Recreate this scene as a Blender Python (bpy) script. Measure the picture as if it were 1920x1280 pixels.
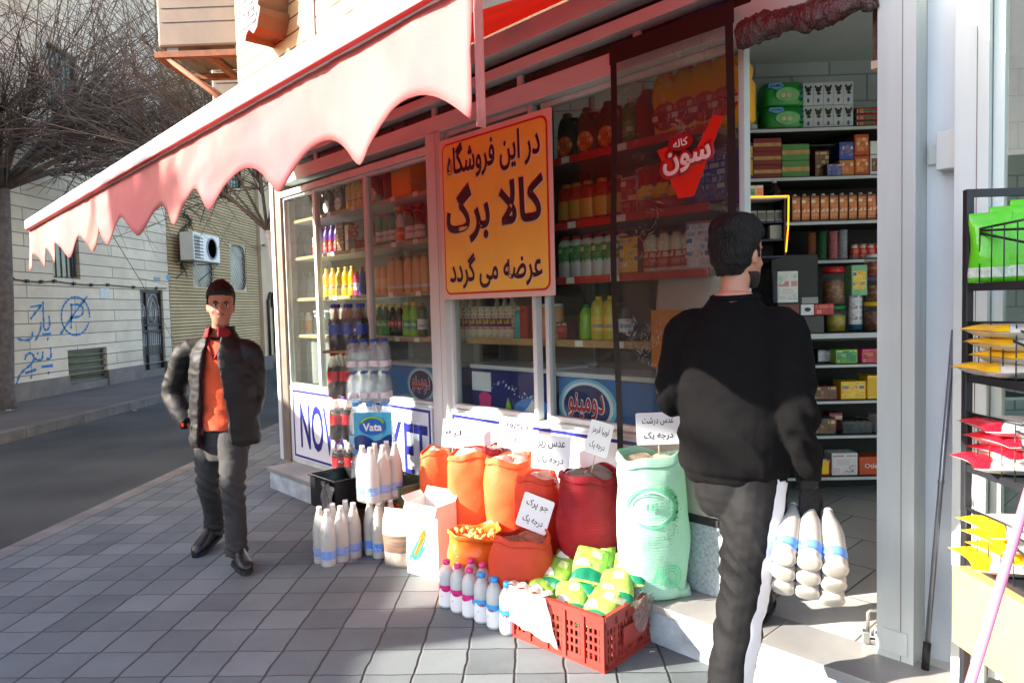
import bpy, bmesh, math, random
from mathutils import Vector, Matrix, noise
R = math.radians
scene = bpy.context.scene
for o in list(bpy.data.objects):
    bpy.data.objects.remove(o)
C = scene.collection

# ---------------------------------------------------------------- camera
FPX, CAMH = 1290.0, 1.5
PIT, ROL, YAW = R(2.9), R(1.46), R(-1.77)
FW = Vector((math.sin(YAW)*math.cos(PIT), math.cos(YAW)*math.cos(PIT), -math.sin(PIT)))
_r = FW.cross(Vector((0, 0, 1))).normalized()
_u = _r.cross(FW)
RT = _r*math.cos(ROL) - _u*math.sin(ROL)
UP = _u*math.cos(ROL) + _r*math.sin(ROL)
EYE = Vector((0, 0, CAMH))
cam = bpy.data.cameras.new('camera')
cam.sensor_width = 36.0
cam.lens = FPX/1920*36.0
cam.clip_start, cam.clip_end = 0.05, 500
co = bpy.data.objects.new('camera', cam)
m = Matrix((RT, UP, -FW)).transposed().to_4x4()
m.translation = EYE
co.matrix_world = m
C.objects.link(co)
scene.camera = co

# ---------------------------------------------------------------- light
SUN_EL, SUN_AZ = R(25.0), R(77.0)          # azimuth: degrees to the left of straight behind the camera
SD = Vector((-math.sin(SUN_AZ)*math.cos(SUN_EL), -math.cos(SUN_AZ)*math.cos(SUN_EL), math.sin(SUN_EL)))
w = bpy.data.worlds.new('World')
scene.world = w
w.use_nodes = True
nt = w.node_tree
bg = nt.nodes['Background']
sky = nt.nodes.new('ShaderNodeTexSky')
sky.sky_type = 'NISHITA'
sky.sun_disc = False
sky.sun_elevation = SUN_EL
sky.sun_rotation = math.atan2(SD.x, SD.y)
sky.altitude = 800
sky.dust_density = 3.0
sky.ozone_density = 0.7
nt.links.new(sky.outputs[0], bg.inputs[0])
bg.inputs[1].default_value = 0.15
sl = bpy.data.lights.new('sun', 'SUN')
sl.energy = 4.8
sl.angle = R(0.53)
sl.color = (1.0, 0.93, 0.82)
so = bpy.data.objects.new('sun', sl)
so.rotation_euler = SD.to_track_quat('Z', 'Y').to_euler()
C.objects.link(so)
vs = scene.view_settings
vs.view_transform = 'Standard'
vs.look = 'None'
vs.exposure = 2.12
vs.gamma = 1.0
scene.cycles.max_bounces = 10
scene.cycles.transparent_max_bounces = 24
scene.cycles.caustics_reflective = False
scene.cycles.caustics_refractive = False
scene.cycles.use_denoising = True

# ---------------------------------------------------------------- pixel -> place on a real plane
def ray(px, py):
    return FW + RT*((px-960)/FPX) - UP*((py-640)/FPX)
def onplane(px, py, n, c):
    d = ray(px, py)
    return EYE + d*((c - n.dot(EYE))/n.dot(d))
S2 = math.sqrt(.5)
U, N, CF = Vector((S2, -S2, 0)), Vector((S2, S2, 0)), 2.71     # shop front: along it, into it, its distance
ZV = Vector((0, 0, 1))
def gz(px, py, z=0.0): return onplane(px, py, ZV, z)
def atY(px, py, Y): return onplane(px, py, Vector((0, 1, 0)), Y)
def atX(px, py, X): return onplane(px, py, Vector((1, 0, 0)), X)
def F(s, o, z): return U*s + N*(CF-o) + ZV*z                  # s along the front, o out of it
def fac(px, py, o=0.0):
    p = onplane(px, py, N, CF-o)
    return p.dot(U), p.z
FRZ = R(-45)                                                    # local x along the front, local y into it
def proj(p):
    d = Vector(p)-EYE
    k = d.dot(FW)
    return 960+FPX*d.dot(RT)/k, 640-FPX*d.dot(UP)/k

# ---------------------------------------------------------------- materials
def lin(c):
    return tuple(((x/255)/12.92 if x/255 <= .04045 else ((x/255+.055)/1.055)**2.4) for x in c)
MATS = {}
def M(name, rgb, rough=.6, var=.12, scale=6.0, bump=0.0, bscale=60.0, metal=0.0, spec=.5, rgb2=None, sheen=0.0, coat=0.0, sub=0.0, emit=0.0, stretch=(1, 1, 1), detail=4):
    """procedural surface: colour (sRGB 0-255) broken up by noise, optional second colour, optional bump"""
    if name in MATS: return MATS[name]
    mt = bpy.data.materials.new(name)
    mt.use_nodes = True
    t = mt.node_tree
    b = t.nodes['Principled BSDF']
    c = lin(rgb)
    b.inputs['Roughness'].default_value = rough
    b.inputs['Metallic'].default_value = metal
    b.inputs['Specular IOR Level'].default_value = spec
    if sheen: b.inputs['Sheen Weight'].default_value = sheen
    if coat: b.inputs['Coat Weight'].default_value = coat
    if sub:
        b.inputs['Subsurface Weight'].default_value = sub
        b.inputs['Subsurface Radius'].default_value = (.01, .006, .004)
        b.inputs['Subsurface Scale'].default_value = 1.0
    tc = t.nodes.new('ShaderNodeTexCoord')
    mp = t.nodes.new('ShaderNodeMapping')
    mp.inputs['Scale'].default_value = stretch
    t.links.new(tc.outputs['Object'], mp.inputs['Vector'])
    if var or rgb2:
        nz = t.nodes.new('ShaderNodeTexNoise')
        nz.inputs['Scale'].default_value = scale
        nz.inputs['Detail'].default_value = detail
        t.links.new(mp.outputs[0], nz.inputs['Vector'])
        cr = t.nodes.new('ShaderNodeValToRGB')
        cr.color_ramp.elements[0].position = .3
        cr.color_ramp.elements[1].position = .7
        if rgb2:
            a0, a1 = c, lin(rgb2)
        else:
            a0, a1 = tuple(x*(1-var) for x in c), tuple(min(.95, x*(1+var)) for x in c)
        cr.color_ramp.elements[0].color = (*a0, 1)
        cr.color_ramp.elements[1].color = (*a1, 1)
        t.links.new(nz.outputs['Fac'], cr.inputs[0])
        t.links.new(cr.outputs[0], b.inputs['Base Color'])
        mr = t.nodes.new('ShaderNodeMapRange')
        mr.inputs[3].default_value = max(.03, rough-.08)
        mr.inputs[4].default_value = min(1, rough+.1)
        t.links.new(nz.outputs['Fac'], mr.inputs[0])
        t.links.new(mr.outputs[0], b.inputs['Roughness'])
    else:
        b.inputs['Base Color'].default_value = (*c, 1)
    if bump:
        n2 = t.nodes.new('ShaderNodeTexNoise')
        n2.inputs['Scale'].default_value = bscale
        n2.inputs['Detail'].default_value = 3
        t.links.new(mp.outputs[0], n2.inputs['Vector'])
        bp = t.nodes.new('ShaderNodeBump')
        bp.inputs['Strength'].default_value = bump
        bp.inputs['Distance'].default_value = .01
        t.links.new(n2.outputs['Fac'], bp.inputs['Height'])
        t.links.new(bp.outputs[0], b.inputs['Normal'])
    if emit:
        b.inputs['Emission Color'].default_value = (*c, 1)
        b.inputs['Emission Strength'].default_value = emit
    MATS[name] = mt
    return mt
def patchy(name, rgb, rgb2, rgb3, scale=30, rough=.4):
    """printed packaging: blotches of three inks"""
    if name in MATS: return MATS[name]
    mt = M(name, rgb, rough, 0)
    t = mt.node_tree
    b = t.nodes['Principled BSDF']
    L = t.links.new
    tc = t.nodes.new('ShaderNodeTexCoord')
    sp = t.nodes.new('ShaderNodeSeparateXYZ'); L(tc.outputs['Object'], sp.inputs[0])
    sx = t.nodes.new('ShaderNodeMath'); sx.operation = 'SUBTRACT'; L(sp.outputs[0], sx.inputs[0]); L(sp.outputs[1], sx.inputs[1])
    cb = t.nodes.new('ShaderNodeCombineXYZ'); L(sx.outputs[0], cb.inputs[0]); L(sp.outputs[2], cb.inputs[1])
    def bricks(bw, rh, c1, c2, mo, off):
        n = t.nodes.new('ShaderNodeTexBrick'); n.inputs['Scale'].default_value = 1; n.inputs['Brick Width'].default_value = bw; n.inputs['Row Height'].default_value = rh
        n.inputs['Mortar Size'].default_value = rh*.16; n.offset = off; n.squash = .6; n.squash_frequency = 3
        for k, c in (('Color1', c1), ('Color2', c2), ('Mortar', mo)): n.inputs[k].default_value = (*lin(c), 1)
        L(cb.outputs[0], n.inputs['Vector']); return n
    big = bricks(2.3/scale, 1.25/scale, rgb, rgb2, rgb, .37)          # picture blocks
    fine = bricks(.42/scale, .24/scale, rgb3, rgb, rgb, .61)          # lines of small print
    nz = t.nodes.new('ShaderNodeTexNoise'); nz.inputs['Scale'].default_value = scale*.55; nz.inputs['Detail'].default_value = 0
    L(tc.outputs['Object'], nz.inputs['Vector'])
    st = t.nodes.new('ShaderNodeMath'); st.operation = 'GREATER_THAN'; st.inputs[1].default_value = .56; L(nz.outputs['Fac'], st.inputs[0])
    mx = t.nodes.new('ShaderNodeMix'); mx.data_type = 'RGBA'
    L(st.outputs[0], mx.inputs['Factor']); L(big.outputs['Color'], mx.inputs['A']); L(fine.outputs['Color'], mx.inputs['B'])
    L(mx.outputs['Result'], b.inputs['Base Color'])
    return mt
def clear(name, tint=(255, 255, 255), haze=0.0, hazecol=(230, 235, 240), gloss=.05, bump=0.0, bscale=40.0, fres=1.45, glint=0.0):
    """thin clear sheet: lets light through, mirrors by Fresnel, optional milky share"""
    if name in MATS: return MATS[name]
    mt = bpy.data.materials.new(name)
    mt.use_nodes = True
    t = mt.node_tree
    t.nodes.remove(t.nodes['Principled BSDF'])
    out = t.nodes['Material Output']
    tr = t.nodes.new('ShaderNodeBsdfTransparent')
    tr.inputs[0].default_value = (*lin(tint), 1)
    gl = t.nodes.new('ShaderNodeBsdfGlossy')
    gl.inputs['Roughness'].default_value = gloss
    fr = t.nodes.new('ShaderNodeFresnel')
    fr.inputs[0].default_value = fres
    last = tr.outputs[0]
    if haze:
        df = t.nodes.new('ShaderNodeBsdfDiffuse')
        df.inputs[0].default_value = (*lin(hazecol), 1)
        tl = t.nodes.new('ShaderNodeBsdfTranslucent')
        tl.inputs[0].default_value = (*lin(hazecol), 1)
        a = t.nodes.new('ShaderNodeMixShader')
        a.inputs[0].default_value = .5
        t.links.new(df.outputs[0], a.inputs[1]); t.links.new(tl.outputs[0], a.inputs[2])
        b = t.nodes.new('ShaderNodeMixShader')
        b.inputs[0].default_value = haze
        if glint:                      # white lines painted into the haze for glints on crinkled film
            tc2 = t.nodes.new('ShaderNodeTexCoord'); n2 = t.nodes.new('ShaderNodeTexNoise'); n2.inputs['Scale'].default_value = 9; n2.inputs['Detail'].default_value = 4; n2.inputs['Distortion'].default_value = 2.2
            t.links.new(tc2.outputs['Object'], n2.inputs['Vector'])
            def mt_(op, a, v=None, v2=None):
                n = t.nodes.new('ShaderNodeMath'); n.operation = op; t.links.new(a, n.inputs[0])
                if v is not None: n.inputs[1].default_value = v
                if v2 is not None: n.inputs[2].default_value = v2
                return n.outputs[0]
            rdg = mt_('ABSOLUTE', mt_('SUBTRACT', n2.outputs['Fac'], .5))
            k1 = t.nodes.new('ShaderNodeMapRange'); k1.inputs[1].default_value = .0; k1.inputs[2].default_value = .016; k1.inputs[3].default_value = glint; k1.inputs[4].default_value = 0
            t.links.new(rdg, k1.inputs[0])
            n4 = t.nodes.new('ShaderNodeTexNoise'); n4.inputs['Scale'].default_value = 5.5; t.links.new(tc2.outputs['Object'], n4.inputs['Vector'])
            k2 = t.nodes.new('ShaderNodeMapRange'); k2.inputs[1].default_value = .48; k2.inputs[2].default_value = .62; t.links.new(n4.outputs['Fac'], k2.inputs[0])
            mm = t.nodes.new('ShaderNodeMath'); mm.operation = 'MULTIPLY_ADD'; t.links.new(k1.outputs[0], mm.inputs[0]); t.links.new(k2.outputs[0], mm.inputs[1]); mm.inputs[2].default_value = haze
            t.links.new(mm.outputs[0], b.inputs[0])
        t.links.new(last, b.inputs[1]); t.links.new(a.outputs[0], b.inputs[2])
        last = b.outputs[0]
    mx = t.nodes.new('ShaderNodeMixShader')
    ge = t.nodes.new('ShaderNodeNewGeometry')
    ml = t.nodes.new('ShaderNodeMath'); ml.operation = 'MULTIPLY_ADD'; ml.inputs[1].default_value = -1; ml.inputs[2].default_value = 1
    t.links.new(ge.outputs['Backfacing'], ml.inputs[0])
    m3 = t.nodes.new('ShaderNodeMath'); m3.operation = 'MULTIPLY'
    t.links.new(fr.outputs[0], m3.inputs[0]); t.links.new(ml.outputs[0], m3.inputs[1])
    t.links.new(m3.outputs[0], mx.inputs[0])
    t.links.new(last, mx.inputs[1]); t.links.new(gl.outputs[0], mx.inputs[2])
    t.links.new(mx.outputs[0], out.inputs[0])
    if bump:
        tc = t.nodes.new('ShaderNodeTexCoord')
        nz = t.nodes.new('ShaderNodeTexNoise')
        nz.inputs['Scale'].default_value = bscale
        nz.inputs['Detail'].default_value = 3
        nz.inputs['Distortion'].default_value = 1.5
        t.links.new(tc.outputs['Object'], nz.inputs['Vector'])
        bp = t.nodes.new('ShaderNodeBump')
        bp.inputs['Strength'].default_value = bump
        bp.inputs['Distance'].default_value = .02
        t.links.new(nz.outputs['Fac'], bp.inputs['Height'])
        t.links.new(bp.outputs[0], gl.inputs['Normal'])
        t.links.new(bp.outputs[0], fr.inputs['Normal'])
    MATS[name] = mt
    return mt
def cloth(name, rgb, transl=.35, rough=.8, var=.1, scale=5, rgb2=None, stretch=(1, 1, 1), bump=.15, bscale=30):
    """fabric or woven plastic that lets some light through"""
    if name in MATS: return MATS[name]
    mt = M(name, rgb, rough, var, scale, bump, bscale, rgb2=rgb2, spec=.25, stretch=stretch)
    t = mt.node_tree
    b = t.nodes['Principled BSDF']
    out = t.nodes['Material Output']
    tl = t.nodes.new('ShaderNodeBsdfTranslucent')
    src = b.inputs['Base Color'].links
    if src: t.links.new(src[0].from_socket, tl.inputs[0])
    else: tl.inputs[0].default_value = b.inputs['Base Color'].default_value
    mx = t.nodes.new('ShaderNodeMixShader')
    mx.inputs[0].default_value = transl
    t.links.new(b.outputs[0], mx.inputs[1]); t.links.new(tl.outputs[0], mx.inputs[2])
    t.links.new(mx.outputs[0], out.inputs[0])
    return mt

# ---------------------------------------------------------------- mesh collector
class MB:
    def __init__(s): s.v, s.f, s.m, s.s = [], [], [], []
    def add(s, vs, fs, mi=0, smooth=False):
        k = len(s.v)
        s.v += [Vector(a) for a in vs]
        for f in fs:
            s.f.append([i+k for i in f]); s.m.append(mi); s.s.append(smooth)
        return s
    def box(s, a, b, mi=0):
        x0, y0, z0 = a; x1, y1, z1 = b
        return s.add([(x0, y0, z0), (x1, y0, z0), (x1, y1, z0), (x0, y1, z0), (x0, y0, z1), (x1, y0, z1), (x1, y1, z1), (x0, y1, z1)],
                     [(0, 3, 2, 1), (4, 5, 6, 7), (0, 1, 5, 4), (1, 2, 6, 5), (2, 3, 7, 6), (3, 0, 4, 7)], mi)
    def quad(s, a, b, c, d, mi=0): return s.add([a, b, c, d], [(0, 1, 2, 3)], mi)
    def loft(s, rings, mi=0, cap0=True, cap1=True, smooth=True):
        n = len(rings[0]); vs = [p for r in rings for p in r]; fs = []
        for i in range(len(rings)-1):
            for j in range(n):
                a, b = i*n+j, i*n+(j+1) % n
                fs.append((a, b, b+n, a+n))
        if cap0: fs.append(tuple(range(n))[::-1])
        if cap1: fs.append(tuple(range((len(rings)-1)*n, len(rings)*n)))
        return s.add(vs, fs, mi, smooth)
    def lathe(s, prof, n=14, at=(0, 0, 0), mi=0, sx=1, sy=1, smooth=True):
        rings = [[(at[0]+r*sx*math.cos(2*math.pi*j/n), at[1]+r*sy*math.sin(2*math.pi*j/n), at[2]+z) for j in range(n)] for r, z in prof]
        return s.loft(rings, mi, smooth=smooth)
    def tube(s, pts, rad, n=8, mi=0, smooth=True, flat=1.0):
        pts = [Vector(p) for p in pts]
        if not isinstance(rad, (list, tuple)): rad = [rad]*len(pts)
        rings = []; ref = None
        for i, p in enumerate(pts):
            d = (pts[min(i+1, len(pts)-1)]-pts[max(i-1, 0)])
            if d.length < 1e-9: d = Vector((0, 0, 1))
            d.normalize()
            if ref is None: ref = Vector((0, 0, 1)) if abs(d.z) < .9 else Vector((1, 0, 0))
            a = (ref - d*ref.dot(d))
            if a.length < 1e-4: a = d.orthogonal()
            a.normalize(); b = d.cross(a); ref = a
            rings.append([p + (a*math.cos(2*math.pi*j/n)*flat + b*math.sin(2*math.pi*j/n))*rad[i] for j in range(n)])
        return s.loft(rings, mi, smooth=smooth)
    def grid(s, fn, nu, nv, mi=0, smooth=True):
        vs = [fn(i/nu, j/nv) for j in range(nv+1) for i in range(nu+1)]
        fs = [(j*(nu+1)+i, j*(nu+1)+i+1, (j+1)*(nu+1)+i+1, (j+1)*(nu+1)+i) for j in range(nv) for i in range(nu)]
        return s.add(vs, fs, mi, smooth)
    def prism(s, poly, y0, y1, mi=0):
        """poly in local x,z pushed along y"""
        n = len(poly)
        vs = [(x, y0, z) for x, z in poly]+[(x, y1, z) for x, z in poly]
        fs = [tuple(range(n)), tuple(range(n, 2*n))[::-1]]+[(i, i+n, (i+1) % n+n, (i+1) % n) for i in range(n)]
        return s.add(vs, fs, mi)
    def xf(s, mat):
        s.v = [mat @ p for p in s.v]; return s
    def build(s, name, mats, parent=None, bevel=0, label=None, solid=0, subd=0):
        me = bpy.data.meshes.new(name)
        me.from_pydata([tuple(p) for p in s.v], [], s.f)
        for mt in (mats if isinstance(mats, (list, tuple)) else [mats]): me.materials.append(mt)
        me.polygons.foreach_set('material_index', s.m)
        me.polygons.foreach_set('use_smooth', s.s)
        me.update()
        bm = bmesh.new(); bm.from_mesh(me)
        bmesh.ops.recalc_face_normals(bm, faces=bm.faces)
        bm.to_mesh(me); bm.free()
        o = bpy.data.objects.new(name, me); C.objects.link(o)
        if parent: o.parent = parent
        if bevel:
            b = o.modifiers.new('bevel', 'BEVEL'); b.width = bevel; b.segments = 2; b.limit_method = 'ANGLE'; b.angle_limit = R(40)
        if solid:
            b = o.modifiers.new('solid', 'SOLIDIFY'); b.thickness = solid; b.offset = 0
        if subd:
            b = o.modifiers.new('sub', 'SUBSURF'); b.levels = b.render_levels = subd
        if label: o['label'] = label
        return o
def tag(o, label=None, cat=None, group=None, kind=None):
    if label: o['label'] = label
    if cat: o['category'] = cat
    if group: o['group'] = group
    if kind: o['kind'] = kind
    return o
def thing(name, label, cat, loc=(0, 0, 0), rz=0.0, group=None):
    o = bpy.data.objects.new(name, None)
    o.empty_display_size = .1
    C.objects.link(o)
    o.location = loc; o.rotation_euler = (0, 0, rz)
    return tag(o, label, cat, group)
def kids(o): return [c for c in C.objects if c.parent == o]
KID = {}
def dup(root, loc, rz=None, label=None, group=None, scale=None):
    """copy of a thing, its parts and sub-parts"""
    if root.name not in KID:
        KID[root.name] = [(c, list(c.children)) for c in root.children]
    r = root.copy(); C.objects.link(r); r.location = loc
    if rz is not None: r.rotation_euler = (r.rotation_euler[0], r.rotation_euler[1], rz)
    if scale: r.scale = scale
    if label: r['label'] = label
    if group: r['group'] = group
    for c, gs in KID[root.name]:
        d = c.copy(); C.objects.link(d); d.parent = r
        for g in gs:
            e = g.copy(); C.objects.link(e); e.parent = d
    return r
def structure(mb, name, mats, bevel=0):
    return tag(mb.build(name, mats, bevel=bevel), kind='structure')

# ---------------------------------------------------------------- lettering
AR = {'ا': 'FE8D FE8E', 'ب': 'FE8F FE90 FE91 FE92', 'پ': 'FB56 FB57 FB58 FB59', 'ج': 'FE9D FE9E FE9F FEA0', 'چ': 'FB7A FB7B FB7C FB7D',
      'د': 'FEA9 FEAA', 'ر': 'FEAD FEAE', 'س': 'FEB1 FEB2 FEB3 FEB4', 'ش': 'FEB5 FEB6 FEB7 FEB8', 'ض': 'FEBD FEBE FEBF FEC0',
      'ع': 'FEC9 FECA FECB FECC', 'ف': 'FED1 FED2 FED3 FED4', 'ق': 'FED5 FED6 FED7 FED8', 'ک': 'FB8E FB8F FB90 FB91', 'گ': 'FB92 FB93 FB94 FB95',
      'ل': 'FEDD FEDE FEDF FEE0', 'م': 'FEE1 FEE2 FEE3 FEE4', 'ن': 'FEE5 FEE6 FEE7 FEE8', 'و': 'FEED FEEE', 'ه': 'FEE9 FEEA FEEB FEEC',
      'ی': 'FBFC FBFD FBFE FBFF', 'ت': 'FE95 FE96 FE97 FE98', 'ز': 'FEAF FEB0', 'ي': 'FBFC FBFD FBFE FBFF'}
def farsi(t):
    """joined letter shapes in drawing order for a left-to-right text object"""
    L = []
    i = 0
    while i < len(t):
        if t[i:i+2] == 'لا': L.append('LA'); i += 2
        else: L.append(t[i]); i += 1
    forms = {k: [chr(int(x, 16)) for x in v.split()] for k, v in AR.items()}
    forms['LA'] = ['\uFEFB', '\uFEFC']
    out = []
    for k, ch in enumerate(L):
        if ch not in forms: out.append(ch); continue
        prev = k > 0 and L[k-1] in forms and len(forms[L[k-1]]) == 4
        nxt = k+1 < len(L) and L[k+1] in forms and len(forms[ch]) == 4
        f = forms[ch]
        out.append(f[3] if prev and nxt else f[1] if prev else f[2] if nxt else f[0])
    return ''.join(out[::-1])
def text(name, body, mat, parent, mtx, width=None, height=None, bold=0.0, thick=.002, shear=0.0, spacing=1.0, label=None):
    """lettering as a mesh part, centred on mtx (local x right, local y up), fitted into width x height"""
    c = bpy.data.curves.new('t', 'FONT')
    c.body = body; c.size = 1.0; c.extrude = .001; c.bevel_depth = bold; c.bevel_resolution = 0; c.shear = shear; c.space_character = spacing
    c.resolution_u = 3
    o = bpy.data.objects.new('t', c); C.objects.link(o)
    dg = bpy.context.evaluated_depsgraph_get()
    me = bpy.data.meshes.new_from_object(o.evaluated_get(dg))
    bpy.data.objects.remove(o); bpy.data.curves.remove(c)
    xs = [v.co.x for v in me.vertices]; ys = [v.co.y for v in me.vertices]; zs = [v.co.z for v in me.vertices]
    cx, cy = (min(xs)+max(xs))/2, (min(ys)+max(ys))/2
    kx = width/(max(xs)-min(xs)) if width else None
    ky = height/(max(ys)-min(ys)) if height else None
    kx = kx or ky; ky = ky or kx
    z0, z1 = min(zs), max(zs)
    for v in me.vertices: v.co = Vector(((v.co.x-cx)*kx, (v.co.y-cy)*ky, (v.co.z-z0)/(z1-z0)*thick))
    me.transform(mtx)
    me.name = name
    me.materials.clear(); me.materials.append(mat)
    ob = bpy.data.objects.new(name, me); C.objects.link(ob)
    if parent: ob.parent = parent
    if label: ob['label'] = label
    return ob
def fm(s, y, z):      # frame for lettering on a front-facing panel (local x right, z up, faces -y)
    return Matrix.Translation((s, y, z)) @ Matrix.Rotation(R(90), 4, 'X')
def rrect(w, h, r, n=5, cx=0, cz=0):
    p = []
    for qx, qz, a0 in ((1, 1, 0), (-1, 1, 90), (-1, -1, 180), (1, -1, 270)):
        for k in range(n+1):
            a = R(a0+90*k/n)
            p.append((cx+qx*(w/2-r)+r*math.cos(a), cz+qz*(h/2-r)+r*math.sin(a)))
    return p
def ell(rx, rz, n=28, cx=0, cz=0): return [(cx+rx*math.cos(2*math.pi*k/n), cz+rz*math.sin(2*math.pi*k/n)) for k in range(n)]
rnd = random.Random(7)
# ---------------------------------------------------------------- ground
def tile_material():
    mt = M('grey paving tiles', (128, 128, 131), .75, 0)
    t = mt.node_tree; b = t.nodes['Principled BSDF']
    L = t.links.new
    tc = t.nodes.new('ShaderNodeTexCoord')
    nz = t.nodes.new('ShaderNodeTexNoise'); nz.inputs['Scale'].default_value = 9; nz.inputs['Detail'].default_value = 4
    L(tc.outputs['Object'], nz.inputs['Vector'])
    wv = t.nodes.new('ShaderNodeVectorMath'); wv.operation = 'SCALE'; wv.inputs[3].default_value = .022
    sb = t.nodes.new('ShaderNodeVectorMath'); sb.operation = 'SUBTRACT'; sb.inputs[1].default_value = (.5, .5, .5)
    L(nz.outputs['Color'], sb.inputs[0]); L(sb.outputs[0], wv.inputs[0])
    ad = t.nodes.new('ShaderNodeVectorMath'); L(tc.outputs['Object'], ad.inputs[0]); L(wv.outputs[0], ad.inputs[1])
    sp = t.nodes.new('ShaderNodeSeparateXYZ'); L(ad.outputs[0], sp.inputs[0])
    def mth(op, a, b_=None, c=None):
        n = t.nodes.new('ShaderNodeMath'); n.operation = op
        for i, x in enumerate((a, b_, c)):
            if x is None: continue
            if isinstance(x, (int, float)): n.inputs[i].default_value = x
            else: L(x, n.inputs[i])
        return n.outputs[0]
    T = .2075
    gx = mth('DIVIDE', mth('ADD', sp.outputs[0], .73), T)
    gy = mth('DIVIDE', mth('SUBTRACT', sp.outputs[1], 2.745), T)
    ex = mth('MULTIPLY', mth('SUBTRACT', .5, mth('ABSOLUTE', mth('SUBTRACT', mth('FRACT', gx), .5))), T)   # metres to the joint
    ey = mth('MULTIPLY', mth('SUBTRACT', .5, mth('ABSOLUTE', mth('SUBTRACT', mth('FRACT', gy), .5))), T)
    jx = mth('SMOOTH_MIN', mth('DIVIDE', ex, .0072), 1, .4)
    jy = mth('SMOOTH_MIN', mth('DIVIDE', ey, .0042), 1, .4)
    j = mth('MINIMUM', jx, jy)
    cv = t.nodes.new('ShaderNodeCombineXYZ'); L(mth('FLOOR', gx), cv.inputs[0]); L(mth('FLOOR', gy), cv.inputs[1])
    wn = t.nodes.new('ShaderNodeTexWhiteNoise'); wn.noise_dimensions = '2D'; L(cv.outputs[0], wn.inputs['Vector'])
    n3 = t.nodes.new('ShaderNodeTexNoise'); n3.inputs['Scale'].default_value = 2.3; n3.inputs['Detail'].default_value = 7; n3.inputs['Roughness'].default_value = .65
    L(tc.outputs['Object'], n3.inputs['Vector'])
    n4 = t.nodes.new('ShaderNodeTexNoise'); n4.inputs['Scale'].default_value = 160; n4.inputs['Detail'].default_value = 2
    L(tc.outputs['Object'], n4.inputs['Vector'])
    val = mth('ADD', mth('ADD', mth('MULTIPLY', wn.outputs['Value'], .42), mth('MULTIPLY', n3.outputs['Fac'], .75)), mth('MULTIPLY', n4.outputs['Fac'], .3))
    cr = t.nodes.new('ShaderNodeValToRGB')
    cr.color_ramp.elements[0].position = .25; cr.color_ramp.elements[0].color = (*lin((66, 73, 76)), 1)
    cr.color_ramp.elements[1].position = 1.0; cr.color_ramp.elements[1].color = (*lin((115, 123, 125)), 1)
    L(val, cr.inputs[0])
    mx = t.nodes.new('ShaderNodeMix'); mx.data_type = 'RGBA'
    mx.inputs['A'].default_value = (*lin((24, 21, 20)), 1)
    L(j, mx.inputs['Factor']); L(cr.outputs[0], mx.inputs['B'])
    # chalky scuffs
    n5 = t.nodes.new('ShaderNodeTexNoise'); n5.inputs['Scale'].default_value = 5; n5.inputs['Detail'].default_value = 9; n5.inputs['Roughness'].default_value = .75
    mp = t.nodes.new('ShaderNodeMapping'); mp.inputs['Scale'].default_value = (1, 2.4, 1); mp.inputs['Rotation'].default_value = (0, 0, .5)
    L(tc.outputs['Object'], mp.inputs[0]); L(mp.outputs[0], n5.inputs['Vector'])
    sc = t.nodes.new('ShaderNodeMapRange'); sc.inputs[1].default_value = .66; sc.inputs[2].default_value = .8; sc.inputs[4].default_value = .35
    L(n5.outputs['Fac'], sc.inputs[0])
    m2 = t.nodes.new('ShaderNodeMix'); m2.data_type = 'RGBA'
    L(sc.outputs[0], m2.inputs['Factor']); L(mx.outputs['Result'], m2.inputs['A']); m2.inputs['B'].default_value = (*lin((150, 147, 143)), 1)
    L(m2.outputs['Result'], b.inputs['Base Color'])
    bp = t.nodes.new('ShaderNodeBump'); bp.inputs['Strength'].default_value = .8; bp.inputs['Distance'].default_value = .006
    hh = mth('ADD', j, mth('MULTIPLY', n4.outputs['Fac'], .12))
    L(mth('ADD', hh, mth('MULTIPLY', wn.outputs['Value'], .15)), bp.inputs['Height'])
    L(bp.outputs[0], b.inputs['Normal'])
    return mt
asph = M('street asphalt', (54, 58, 59), .85, .2, .9, .5, 220, rgb2=(84, 88, 86), detail=10)
conc = M('old kerb concrete', (116, 114, 110), .85, .3, 3.5, .35, 60)
fsw = M('far pavement concrete', (104, 98, 92), .85, .2, 1.6, .2, 40)
STZ = -.10
mb = MB(); mb.box((-60, -40, -.6), (60, 80, STZ)); structure(mb, 'street', asph)
mb = MB(); mb.box((-3.36, -10, -.4), (14, 60, 0)); structure(mb, 'pavement', tile_material())
mb = MB()
y = -10.0
while y < 40:
    mb.box((-3.51, y, -.4), (-3.365, y+.79, .002)); y += .8
structure(mb, 'kerb', conc)
mb = MB(); mb.box((-9.6, -14, -.4), (-7.06, 60, .03)); structure(mb, 'far_pavement', fsw)
mb = MB()
y = -14.0
while y < 50:
    mb.box((-7.05, y, -.4), (-6.86, y+.58, .035)); y += .59
structure(mb, 'far_kerb', conc)

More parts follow.
